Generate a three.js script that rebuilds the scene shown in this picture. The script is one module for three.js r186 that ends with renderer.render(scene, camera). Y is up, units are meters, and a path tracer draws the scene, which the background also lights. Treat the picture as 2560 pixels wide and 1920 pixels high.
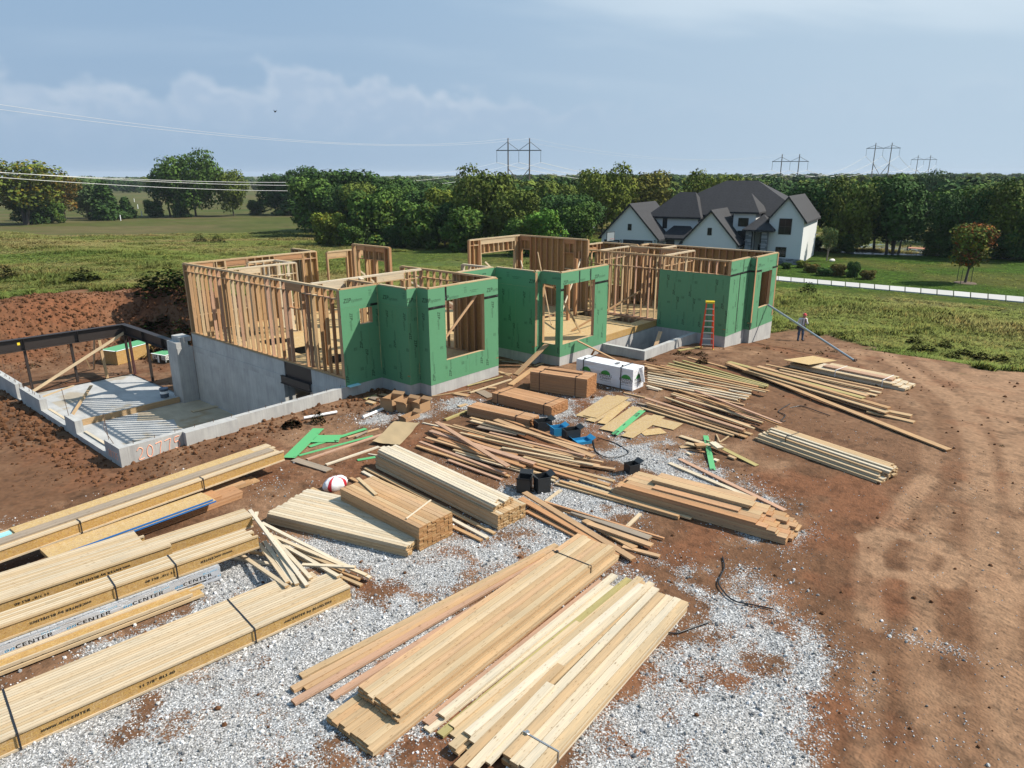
import * as THREE from 'three';
import { mergeGeometries } from 'three/addons/utils/BufferGeometryUtils.js';
import { MarchingCubes } from 'three/addons/objects/MarchingCubes.js';

// plan coordinates: x along the front walls, y along the side walls, z up (metres); V turns them into three's y-up axes
const V = (x, y, z) => new THREE.Vector3(x, z, -y);
const scene = new THREE.Scene();

// ---------------------------------------------------------------- camera
const PITCH = 16.8426 * Math.PI / 180, YAW = 40.8513 * Math.PI / 180;
const camera = new THREE.PerspectiveCamera(57.958, 4 / 3, 0.3, 9000);
camera.position.copy(V(0, 0, 8.0938));
camera.lookAt(V(Math.cos(YAW) * Math.cos(PITCH), Math.sin(YAW) * Math.cos(PITCH), 8.0938 - Math.sin(PITCH)));
camera.rotateZ(-0.141 * Math.PI / 180);

// ---------------------------------------------------------------- renderer and exposure
const renderer = new THREE.WebGLRenderer({ antialias: true });
renderer.toneMapping = THREE.LinearToneMapping;
renderer.toneMappingExposure = 1.4;
renderer.shadowMap.enabled = true;

// ---------------------------------------------------------------- noise
function rng(seed) { let s = seed >>> 0; return () => { s = (s + 0x6d2b79f5) | 0; let t = Math.imul(s ^ (s >>> 15), 1 | s); t = (t + Math.imul(t ^ (t >>> 7), 61 | t)) ^ t; return ((t ^ (t >>> 14)) >>> 0) / 4294967296; }; }
const R0 = rng(7), rnd = (a = 1, b) => b === undefined ? R0() * a : a + R0() * (b - a), pick = (a) => a[Math.floor(R0() * a.length)];
const clamp = (x, a = 0, b = 1) => Math.min(b, Math.max(a, x)), lerp = (a, b, t) => a + (b - a) * t;
const sm = (a, b, x) => { const t = clamp((x - a) / (b - a)); return t * t * (3 - 2 * t); };
const NT = 256, NTAB = (() => { const r = rng(99), a = new Float32Array(NT * NT); for (let i = 0; i < a.length; i++) a[i] = r(); return a; })();
function vnoise(x, y) {
  const ix = Math.floor(x), iy = Math.floor(y); let fx = x - ix, fy = y - iy; fx = fx * fx * (3 - 2 * fx); fy = fy * fy * (3 - 2 * fy);
  const x0 = ix & 255, x1 = (ix + 1) & 255, y0 = (iy & 255) * NT, y1 = ((iy + 1) & 255) * NT;
  const a = NTAB[y0 + x0], b = NTAB[y0 + x1], c = NTAB[y1 + x0], d = NTAB[y1 + x1];
  return a + (b - a) * fx + (c - a) * fy + (a - b - c + d) * fx * fy;
}
const fbm = (x, y, n = 4) => { let s = 0, a = 0.5, t = 0; for (let i = 0; i < n; i++) { s += a * vnoise(x, y); t += a; a *= 0.5; x = x * 2.03 + 17.3; y = y * 2.03 + 9.1; } return s / t; };

// ---------------------------------------------------------------- sky: clear hazy afternoon, thin high cloud, a line of low cumulus
const SUN = V(0.72, -0.69, 1).normalize();
{
  const W = 2048, H = 1024, data = new Float32Array(W * H * 4);
  for (let j = 0; j < H; j++) {
    const el = ((j + 0.5) / H - 0.5) * Math.PI, y = Math.sin(el), deg = el * 180 / Math.PI;
    for (let i = 0; i < W; i++) {
      const az = ((i + 0.5) / W - 0.5) * 2 * Math.PI, x = Math.cos(az) * Math.cos(el), z = Math.sin(az) * Math.cos(el);
      const plan = Math.atan2(-z, x);                                   // angle in plan coordinates
      let da = plan - YAW; da = Math.atan2(Math.sin(da), Math.cos(da)); // to the left of the view is positive
      const cs = x * SUN.x + y * SUN.y + z * SUN.z;
      const t = sm(-4, 40, deg);
      let r = lerp(0.325, 0.215, t), g = lerp(0.440, 0.395, t), b = lerp(0.590, 0.625, t);
      const side = sm(0.5, -0.65, da) , warm = clamp(Math.pow(Math.max(0, cs), 3) * 0.35 + 0.55 * side * (1 - sm(0.9, 2.6, Math.abs(da))));  // air is paler towards the sun
      r = lerp(r, 0.56, warm); g = lerp(g, 0.68, warm); b = lerp(b, 0.78, warm);
      if (deg > 0) {
        // thin cirrus veil on a high plane
        const k = 1 / (y + 0.12), px = x * k, pz = z * k, ang = 0.6, qx = px * Math.cos(ang) + pz * Math.sin(ang), qz = -px * Math.sin(ang) + pz * Math.cos(ang);
        let c = fbm(qx * 0.9 + 3.7, qz * 2.6 + 1.3, 5); c = sm(0.40, 0.85, c + 0.16 * (side - 0.5)) * sm(4, 14, deg) * (0.25 + 0.5 * side);
        r = lerp(r, 0.70, c); g = lerp(g, 0.79, c); b = lerp(b, 0.87, c);
        // low cumulus far off, fading towards the sun side
        const fade = sm(-0.20, 0.10, da) * 0.9 + 0.16, line = vnoise(plan * 4.1 + 11.5, 7.7) * 0.6 + vnoise(plan * 13 + 2, 1.7) * 0.4;
        const topd = 5.6 + 3.4 * sm(0.2, 0.85, line) * sm(-0.2, 0.35, da), puff = (fbm(plan * 26 + 3, deg * 0.75 + 5, 5) - 0.5) * 5.0;
        const cover = sm(-0.3, 1.3, topd + puff - deg) * sm(0.5, 6.0, deg + puff * 0.25) * fade;
        const lit = clamp(sm(1.9, -0.2, topd + puff - deg) * 0.9 + (fbm(plan * 60 + 1.5, deg * 1.7 + 2.3, 4) - 0.5) * 0.9);
        const cr = lerp(0.40, 0.60, lit), cg = lerp(0.505, 0.665, lit), cb = lerp(0.65, 0.755, lit);
        r = lerp(r, cr, cover * 0.8); g = lerp(g, cg, cover * 0.8); b = lerp(b, cb, cover * 0.8);
      }
      const o = (j * W + i) * 4; data[o] = r / 1.32; data[o + 1] = g / 1.30; data[o + 2] = b / 1.30; data[o + 3] = 1;
    }
  }
  const sky = new THREE.DataTexture(data, W, H, THREE.RGBAFormat, THREE.FloatType);
  sky.mapping = THREE.EquirectangularReflectionMapping; sky.magFilter = THREE.LinearFilter; sky.minFilter = THREE.LinearFilter; sky.needsUpdate = true;
  scene.background = sky; scene.environment = sky;
}
// ---------------------------------------------------------------- sun
{
  const sun = new THREE.DirectionalLight(new THREE.Color(1.0, 0.935, 0.83), 5.0);
  sun.name = 'sun'; sun.position.copy(SUN.clone().multiplyScalar(120).add(V(20, 18, 0))); sun.target.position.copy(V(20, 18, 0));
  sun.castShadow = true; sun.shadow.mapSize.set(4096, 4096); sun.shadow.radius = 1;
  Object.assign(sun.shadow.camera, { left: -60, right: 60, top: 60, bottom: -60, near: 1, far: 300 });
  scene.add(sun, sun.target);
}
scene.fog = new THREE.FogExp2(new THREE.Color(0.62, 0.70, 0.80), 0.00012);

// ---------------------------------------------------------------- object helpers
const counts = {};
function numbered(name) { const n = counts[name] = (counts[name] ?? -1) + 1; return n ? name + '_' + String(n).padStart(3, '0') : name; }
function tag(o, label, category, group, kind) { if (label) o.userData.label = label; if (category) o.userData.category = category; if (group) o.userData.group = group; if (kind) o.userData.kind = kind; return o; }
function thing(name, at, label, category, group) { const g = new THREE.Group(); g.name = numbered(name); if (at) g.position.copy(at); scene.add(g); return tag(g, label, category, group); }
function mesh(name, geo, mat, parent = scene) { const m = new THREE.Mesh(geo, mat); m.name = parent === scene ? numbered(name) : name; m.castShadow = m.receiveShadow = true; parent.add(m); return m; }
function sub(name, parent) { const g = new THREE.Group(); g.name = name; parent.add(g); return g; }
const col = (r, g, b) => new THREE.Color().setRGB(r, g, b);
const std = (r, g, b, rough = 0.8, o = {}) => new THREE.MeshStandardMaterial({ color: col(r, g, b), roughness: rough, ...o });
// a box whose uv are in metres on every face; corners given in plan coordinates relative to the parent
function boxGeo(x0, x1, y0, y1, z0, z1, uo = 0, vo = 0) {
  const g = new THREE.BoxGeometry(x1 - x0, z1 - z0, y1 - y0); g.translate((x0 + x1) / 2, (z0 + z1) / 2, -(y0 + y1) / 2);
  const p = g.attributes.position, n = g.attributes.normal, uv = g.attributes.uv;
  for (let i = 0; i < p.count; i++) {
    const ax = Math.abs(n.getX(i)), ay = Math.abs(n.getY(i));
    if (ay > 0.5) uv.setXY(i, p.getX(i) + uo, -p.getZ(i) + vo); else if (ax > 0.5) uv.setXY(i, -p.getZ(i) + uo, p.getY(i) + vo); else uv.setXY(i, p.getX(i) + uo, p.getY(i) + vo);
  }
  return g;
}
const merge = (a) => a.length === 1 ? a[0] : mergeGeometries(a.map((g) => g.index ? g : g), false);
const M4 = (pos, q, s = 1) => new THREE.Matrix4().compose(pos, q, typeof s === 'number' ? new THREE.Vector3(s, s, s) : s);
const QY = (a) => new THREE.Quaternion().setFromAxisAngle(new THREE.Vector3(0, 1, 0), a);
function cyl(a, b, r0, r1 = r0, seg = 10) {
  const d = b.clone().sub(a), g = new THREE.CylinderGeometry(r1, r0, d.length(), seg, 1);
  g.applyQuaternion(new THREE.Quaternion().setFromUnitVectors(new THREE.Vector3(0, 1, 0), d.normalize())); g.translate((a.x + b.x) / 2, (a.y + b.y) / 2, (a.z + b.z) / 2); return g;
}
function tube(points, r, seg = 40, rad = 6, closed = false) { return new THREE.TubeGeometry(new THREE.CatmullRomCurve3(points, closed, 'catmullrom', 0.4), seg, r, rad, closed); }
const terrain = (x, y) => {
  let h = -0.075 * Math.min(Math.max(x - 30.5, 0), 7.5) - 0.24 * Math.min(Math.max(x - 38, 0), 4) - 0.02 * Math.min(Math.max(x - 42, 0), 28);
  h -= 0.2 * sm(16, 19, y) * sm(9, 6, x);
  h -= 2.45 * sm(33, 34.5, y) * sm(52, 47.3, y) * sm(1, 5.5, x) * sm(20, 17.3, x);
  h += 0.75 * Math.exp(-((x - 13.5) ** 2 + (y - 51) ** 2) / 13.5) + 0.8 * Math.exp(-((x - 20.3) ** 2) / 5.1 - (y - 46.5) ** 2 / 32);
  h -= 1.2 * sm(60, 160, Math.hypot(x, y)) * sm(0, 30, y - x * 0.9 + 10);
  return h;
};

// ---------------------------------------------------------------- computed textures
function tex(canvas, rx = 1, ry = 1, srgb = true) {
  const t = new THREE.CanvasTexture(canvas); t.wrapS = t.wrapT = THREE.RepeatWrapping; t.repeat.set(rx, ry); if (srgb) t.colorSpace = THREE.SRGBColorSpace; return t;
}
function canvasOf(w, h, draw) { const c = document.createElement('canvas'); c.width = w; c.height = h; draw(c.getContext('2d'), w, h); return c; }
function pixelTex(w, h, f, rx = 1, ry = 1, srgb = true) {  // f(i, j, out): three values 0..255
  const d = new Uint8Array(w * h * 4), o = [0, 0, 0];
  for (let j = 0, k = 0; j < h; j++) for (let i = 0; i < w; i++, k += 4) { f(i, j, o); d[k] = clamp(o[0], 0, 255); d[k + 1] = clamp(o[1], 0, 255); d[k + 2] = clamp(o[2], 0, 255); d[k + 3] = 255; }
  const t = new THREE.DataTexture(d, w, h, THREE.RGBAFormat); t.magFilter = THREE.LinearFilter; t.minFilter = THREE.LinearFilter; t.wrapS = t.wrapT = THREE.RepeatWrapping; t.repeat.set(rx, ry);
  if (srgb) t.colorSpace = THREE.SRGBColorSpace; t.needsUpdate = true; return t;
}
// sawn timber: grain along u (4 m), 1 m across v
const woodTex = (() => {
  const W = 2048, H = 1024, knots = [], r = rng(31);
  for (let i = 0; i < 210; i++) knots.push([r() * W, r() * H, 3 + r() * 6, r()]);
  const bins = {}; for (const k of knots) { const key = Math.floor(k[0] / 64); for (let d = -1; d <= 1; d++) (bins[(key + d + 32) % 32] ??= []).push(k); }
  return pixelTex(W, H, (i, j, o) => {
    const strip = Math.floor(j / 48), sv = NTAB[(strip * 7919) & 65535], wob = fbm(i / 260 + strip * 3.1, j / 70, 3) * 40;
    const g1 = vnoise(i / 190 + strip * 9, (j + wob) / 2.6), g2 = vnoise(i / 40, (j + wob) / 1.3), big = fbm(i / 330, j / 120 + 40, 3);
    let L = 0.80 + (g1 - 0.5) * 0.20 + (g2 - 0.5) * 0.10 + (big - 0.5) * 0.22 + (sv - 0.5) * 0.10, warm = (g1 - 0.5) * 0.05 + (big - 0.5) * 0.06;
    for (const k of bins[Math.floor(i / 64)] ?? []) { const dx = (i - k[0]) / 1.7, dy = j - k[1], d = Math.sqrt(dx * dx + dy * dy); if (d < k[2] * 3) { const q = Math.exp(-d * d / (k[2] * k[2] * 0.9)); L -= q * (0.20 + 0.28 * k[3]); warm += q * 0.06; } }
    L = clamp(L, 0.2, 1); const s = (x) => 255 * Math.pow(clamp(x), 1 / 2.2);
    o[0] = s(L * (1 + warm)); o[1] = s(L * (1 - warm * 0.5)); o[2] = s(L * (1 - warm * 2.2));
  }, 1 / 4, 1);
})();
const endTex = pixelTex(128, 128, (i, j, o) => { const d = Math.hypot(i - 40, j + 30) + fbm(i / 30, j / 30, 3) * 14, q = 0.74 + 0.18 * Math.sin(d * 0.75) + (vnoise(i / 2, j / 2) - 0.5) * 0.2; const v = 255 * Math.pow(clamp(q), 1 / 2.2); o[0] = v; o[1] = v * 0.98; o[2] = v * 0.93; }, 8, 8);
const WOOD = {};
function wood(r, g, b) { const m = [new THREE.MeshPhysicalMaterial({ color: col(r, g, b), map: woodTex, roughness: 0.85, specularIntensity: 0.35 }), new THREE.MeshStandardMaterial({ color: col(r * 0.86, g * 0.72, b * 0.55), map: endTex, roughness: 0.9 })]; m[0].name = m[1].name = 'sawn_timber'; return m; }
WOOD.white = [wood(0.640, 0.541, 0.396), wood(0.616, 0.502, 0.349), wood(0.664, 0.572, 0.435), wood(0.592, 0.470, 0.318)];
WOOD.pine = [wood(0.555, 0.412, 0.247), wood(0.525, 0.367, 0.210), wood(0.585, 0.448, 0.285), wood(0.495, 0.338, 0.188)];
WOOD.fir = [wood(0.512, 0.320, 0.168), wood(0.480, 0.288, 0.144), wood(0.544, 0.352, 0.200), wood(0.456, 0.288, 0.160)];
WOOD.red = [wood(0.496, 0.274, 0.144), wood(0.464, 0.251, 0.125), wood(0.528, 0.306, 0.167), wood(0.440, 0.243, 0.129)];
WOOD.pink = [wood(0.502, 0.312, 0.213), wood(0.471, 0.289, 0.190)];
WOOD.grey = [wood(0.336, 0.272, 0.208), wood(0.288, 0.224, 0.168)];
WOOD.treated = [wood(0.441, 0.357, 0.152), wood(0.410, 0.342, 0.144), wood(0.471, 0.395, 0.190)];
WOOD.stud = [...WOOD.pine, ...WOOD.fir, ...WOOD.fir, ...WOOD.pink, wood(0.42, 0.28, 0.16)];
WOOD.mixed = [...WOOD.pine, ...WOOD.pine, ...WOOD.fir, ...WOOD.white];
const boardCache = new Map();
function boardGeo(L, w, t, k = 0) {   // length on x, thickness on y, width on z; groups: sides 0, ends 1
  L = Math.round(L * 50) / 50; const key = [L, w, t, k].join(); if (boardCache.has(key)) return boardCache.get(key);
  const g = new THREE.BoxGeometry(L, t, w), p = g.attributes.position, n = g.attributes.normal, uv = g.attributes.uv, uo = NTAB[k * 13 + 5] * 4, vo = NTAB[k * 29 + 11];
  for (let i = 0; i < p.count; i++) {
    if (Math.abs(n.getX(i)) > 0.5) uv.setXY(i, p.getZ(i) + uo, p.getY(i) + vo); else if (Math.abs(n.getY(i)) > 0.5) uv.setXY(i, p.getX(i) + uo, p.getZ(i) + vo); else uv.setXY(i, p.getX(i) + uo, p.getY(i) + vo + 0.2);
  }
  g.clearGroups(); g.addGroup(0, 12, 1); g.addGroup(12, 24, 0);
  boardCache.set(key, g); return g;
}
// a board from a to b (middle of its ends), w wide and t thick; up is the normal of its wide face
function board(parent, a, b, w, t, mats, name = 'board', up = new THREE.Vector3(0, 1, 0)) {
  const d = b.clone().sub(a), L = d.length(); d.normalize();
  const side = new THREE.Vector3().crossVectors(d, up).normalize(), nrm = new THREE.Vector3().crossVectors(side, d);
  const m = mesh(name, boardGeo(L, w, t, Math.floor(rnd(24))), Array.isArray(mats[0]) ? pick(mats) : mats, parent);
  m.quaternion.setFromRotationMatrix(new THREE.Matrix4().makeBasis(d, nrm, side)); m.position.copy(a).add(b).multiplyScalar(0.5); return m;
}

// ---------------------------------------------------------------- materials of the building
const concreteTex = pixelTex(1024, 1024, (i, j, o) => {   // 5 m x 5 m
  const big = fbm(i / 90, j / 90, 5), st = fbm(i / 8, j / 170 + 7, 4), fine = vnoise(i / 1.5, j / 1.5), pit = vnoise(i / 4 + 90, j / 4) > 0.93 ? 0.10 : 0;
  const seam = (i % 124 < 1.5 ? 0.10 : 0) + (Math.abs(j - 512 + 3 * vnoise(i / 50, 3)) < 1.2 ? 0.05 : 0);
  const L = 0.84 + (big - 0.5) * 0.34 + (st - 0.5) * 0.26 + (fine - 0.5) * 0.06 - pit - seam, s = (x) => 255 * Math.pow(clamp(x), 1 / 2.2);
  o[0] = s(L); o[1] = s(L * (0.99 + (big - 0.5) * 0.02)); o[2] = s(L * (0.965 - (st - 0.5) * 0.05));
}, 1 / 5, 1 / 5);
const slabTex = pixelTex(1024, 1024, (i, j, o) => {       // 10 m x 10 m
  const big = fbm(i / 60, j / 60, 5), tr = fbm(i / 14 + 5, j / 40, 4), fine = vnoise(i / 1.5, j / 1.5), stain = sm(0.56, 0.70, fbm(i / 120 + 31, j / 120 + 5, 5));
  const L = 0.86 + (big - 0.5) * 0.30 + (tr - 0.5) * 0.20 + (fine - 0.5) * 0.06, s = (x) => 255 * Math.pow(clamp(x), 1 / 2.2);
  o[0] = s(L * lerp(1, 0.86, stain)); o[1] = s(L * lerp(1, 0.76, stain)); o[2] = s(L * lerp(0.98, 0.60, stain));
}, 1 / 10, 1 / 10);
const MAT = {
  concrete: std(0.45, 0.448, 0.44, 0.92, { map: concreteTex, bumpMap: concreteTex, bumpScale: 0.006 }),
  slab: std(0.43, 0.43, 0.43, 0.88, { map: slabTex }),
  dustySlab: std(0.47, 0.38, 0.27, 0.95, { map: slabTex }),
  steel: std(0.035, 0.027, 0.024, 0.55, { metalness: 0.3 }), primer: std(0.06, 0.02, 0.02, 0.6), galvanised: std(0.42, 0.43, 0.44, 0.38, { metalness: 0.8 }),
  black: std(0.012, 0.012, 0.014, 0.45), tape: null, blackPlastic: std(0.015, 0.015, 0.017, 0.35), white: std(0.78, 0.78, 0.77, 0.6), yellow: std(0.75, 0.55, 0.03, 0.45), orange: std(0.72, 0.07, 0.02, 0.4),
  aluminium: std(0.60, 0.62, 0.64, 0.35, { metalness: 0.7 }), rust: std(0.10, 0.055, 0.035, 0.8), foam: std(0.28, 0.60, 0.68, 0.8), blue: std(0.02, 0.13, 0.36, 0.6), teal: std(0.02, 0.16, 0.14, 0.6),
};
const osbDraw = (base, lo, hi, sat) => canvasOf(1024, 1024, (c, w, h) => {
  const r = rng(5 + lo); c.fillStyle = base; c.fillRect(0, 0, w, h);
  for (let i = 0; i < 9000; i++) {
    const x = r() * w, y = r() * h, a = (r() - 0.5) * 1.5 + (r() < 0.35 ? 1.2 : 0), l = 20 + r() * 75, b = 3 + r() * 13, v = r(), L = lerp(lo, hi, r() * r() * 0.6 + 0.4 * r());
    c.fillStyle = `hsla(${33 + v * 10},${sat + (v - 0.5) * 20}%,${L}%,${0.35 + r() * 0.5})`;
    for (const ox of [0, x < 90 ? w : x > w - 90 ? -w : 0]) for (const oy of [0, y < 90 ? h : y > h - 90 ? -h : 0]) { c.save(); c.translate(x + ox, y + oy); c.rotate(a); c.beginPath(); c.moveTo(-l / 2, -b / 2 * r()); c.lineTo(l / 2, -b / 2); c.lineTo(l / 2 - 6 * r(), b / 2); c.lineTo(-l / 2 + 5 * r(), b / 2 * r()); c.fill(); c.restore(); if (!ox && !oy) continue; }
  }
  for (let i = 0; i < 700; i++) { c.save(); c.translate(r() * w, r() * h); c.rotate((r() - 0.5) * 2); c.fillStyle = `hsla(26,55%,${22 + r() * 14}%,${0.3 + r() * 0.4})`; c.fillRect(0, 0, 6 + r() * 26, 1.5 + r() * 4); c.restore(); }
});
const osbCanvas = osbDraw('#c9b083', 54, 82, 36);
const osbTex = tex(osbCanvas, 1 / 1.22, 1 / 1.22);
MAT.osb = new THREE.MeshStandardMaterial({ color: col(0.70, 0.66, 0.60), map: osbTex, roughness: 0.85 }); MAT.osb.name = 'strand_board';
MAT.osbDark = new THREE.MeshStandardMaterial({ color: col(0.52, 0.42, 0.30), map: osbTex, roughness: 0.85 });
MAT.osbGold = new THREE.MeshStandardMaterial({ color: col(0.72, 0.59, 0.38), map: osbTex, roughness: 0.7 });
MAT.osbPale = new THREE.MeshStandardMaterial({ color: col(0.78, 0.72, 0.61), map: osbTex, roughness: 0.9 });
// factory print on a 1.22 x 3.05 m green sheathing sheet, bottom of the sheet at v = 0
const sheetCanvas = canvasOf(820, 2048, (c, w, h) => {
  const r = rng(12); c.fillStyle = 'rgb(82,136,99)'; c.fillRect(0, 0, w, h);
  for (let i = 0; i < 2600; i++) { c.fillStyle = `rgba(${r() < 0.5 ? '40,90,58' : '120,180,130'},${0.03 + r() * 0.05})`; c.fillRect(r() * w, r() * h, 2 + r() * 60, 1 + r() * 4); }
  for (let i = 0; i < 60; i++) { c.fillStyle = `rgba(60,110,70,${0.04 + r() * 0.05})`; c.beginPath(); c.ellipse(r() * w, r() * h, 10 + r() * 60, 10 + r() * 90, r() * 3, 0, 7); c.fill(); }
  const ink = 'rgba(14,38,24,0.86)';
  const zip = (x, y, a, s) => { c.save(); c.translate(x, y); c.rotate(a); c.fillStyle = ink; c.font = `bold ${s}px sans-serif`; c.save(); c.transform(1, 0, -0.2, 1, 0, 0); c.fillText('ZIP', 0, 0); const m = c.measureText('ZIP').width; c.font = `${s * 0.72}px sans-serif`; c.fillText('system', m * 0.99, 0); c.restore(); c.restore(); };
  const stamp = (x, y, a) => { c.save(); c.translate(x, y); c.rotate(a); c.strokeStyle = ink; c.lineWidth = 5; c.strokeRect(-34, -34, 68, 68); c.fillStyle = ink; c.font = 'bold 26px sans-serif'; c.fillText('APA', -27, -4); c.fillRect(-24, 8, 48, 5); c.fillRect(-24, 19, 30, 5); c.fillRect(-44, 46, 90, 5); c.fillRect(-38, 57, 70, 5); c.restore(); };
  const small = (x, y, a) => { c.save(); c.translate(x, y); c.rotate(a); c.fillStyle = ink; c.font = 'bold 24px sans-serif'; c.fillText('WALL SHEATHING  7/16 CAT', 0, 0); c.font = '20px sans-serif'; c.fillText('SIZED FOR SPACING  THIS SIDE OUT', 16, 32); c.restore(); };
  zip(300, 190, Math.PI / 2, 120); zip(150, 1960, -Math.PI / 2, 120); zip(640, 1150, -Math.PI / 2, 120); zip(720, 1180, Math.PI / 2, 110);
  small(560, 180, Math.PI / 2); small(90, 1180, Math.PI / 2); small(690, 1960, -Math.PI / 2); stamp(420, 1130, Math.PI / 2); stamp(560, 1680, -Math.PI / 2);
  c.fillStyle = 'rgba(16,40,26,0.6)'; for (const x of [272, 545]) for (let y = 20; y < h; y += 52) { c.beginPath(); c.arc(x + (r() - 0.5) * 8, y, 3.2, 0, 7); c.fill(); }
  for (const x of [10, w - 10]) for (let y = 20; y < h; y += 52) { c.beginPath(); c.arc(x, y, 3, 0, 7); c.fill(); }
});
const stripCanvas = canvasOf(1640, 450, (c, w, h) => {   // the same sheet cut across: 2.44 x 0.67 m
  const r = rng(14); c.fillStyle = 'rgb(84,138,102)'; c.fillRect(0, 0, w, h);
  for (let i = 0; i < 1600; i++) { c.fillStyle = `rgba(${r() < 0.5 ? '40,90,58' : '120,180,130'},${0.03 + r() * 0.05})`; c.fillRect(r() * w, r() * h, 2 + r() * 60, 1 + r() * 4); }
  const ink = 'rgba(14,38,24,0.86)'; c.fillStyle = ink;
  c.save(); c.translate(250, 330); c.transform(1, 0, -0.2, 1, 0, 0); c.font = 'bold 150px sans-serif'; c.fillText('ZIP', 0, 0); const m = c.measureText('ZIP').width; c.font = '110px sans-serif'; c.fillText('system', m, 0); c.restore();
  c.strokeStyle = ink; c.lineWidth = 6; c.strokeRect(1050, 150, 76, 76); c.fillRect(1062, 170, 50, 6); c.fillRect(1062, 188, 36, 6); c.fillRect(1030, 90, 110, 6); c.fillRect(1030, 108, 90, 6);
  c.font = 'bold 30px sans-serif'; c.fillText('WALL SHEATHING 7/16', 1250, 210); c.fillText('THIS SIDE OUT', 1290, 255);
  for (let x = 30; x < w; x += 68) for (const y of [16, h - 16]) { c.beginPath(); c.arc(x, y, 4, 0, 7); c.fill(); }
});
const sheetTex = tex(sheetCanvas), stripTex = tex(stripCanvas);
MAT.sheet = new THREE.MeshStandardMaterial({ map: sheetTex, roughness: 0.62 }); MAT.sheet.name = 'green_sheathing'; MAT.strip = new THREE.MeshStandardMaterial({ map: stripTex, roughness: 0.62 });
MAT.sheetEdge = std(0.60, 0.44, 0.23, 0.85);
MAT.tape = new THREE.MeshStandardMaterial({ roughness: 0.4, map: tex(canvasOf(256, 64, (c) => { c.fillStyle = '#0d0e10'; c.fillRect(0, 0, 256, 64); c.fillStyle = '#77797c'; c.font = 'italic bold 26px sans-serif'; c.fillText('ZIP', 40, 42); c.font = '16px sans-serif'; c.fillText('system', 92, 42); }), 1 / 0.5, 1 / 0.1) });

// ---------------------------------------------------------------- the framed house
const FL = 0.75, TOP = 4.12, GB = 0.42, DEPTH = 0.14, ST = 0.038, SHT = 0.012;
const house = thing('framed_house', null, 'unfinished house of bare timber framing and green sheathing on a concrete foundation', 'house under construction');
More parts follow.
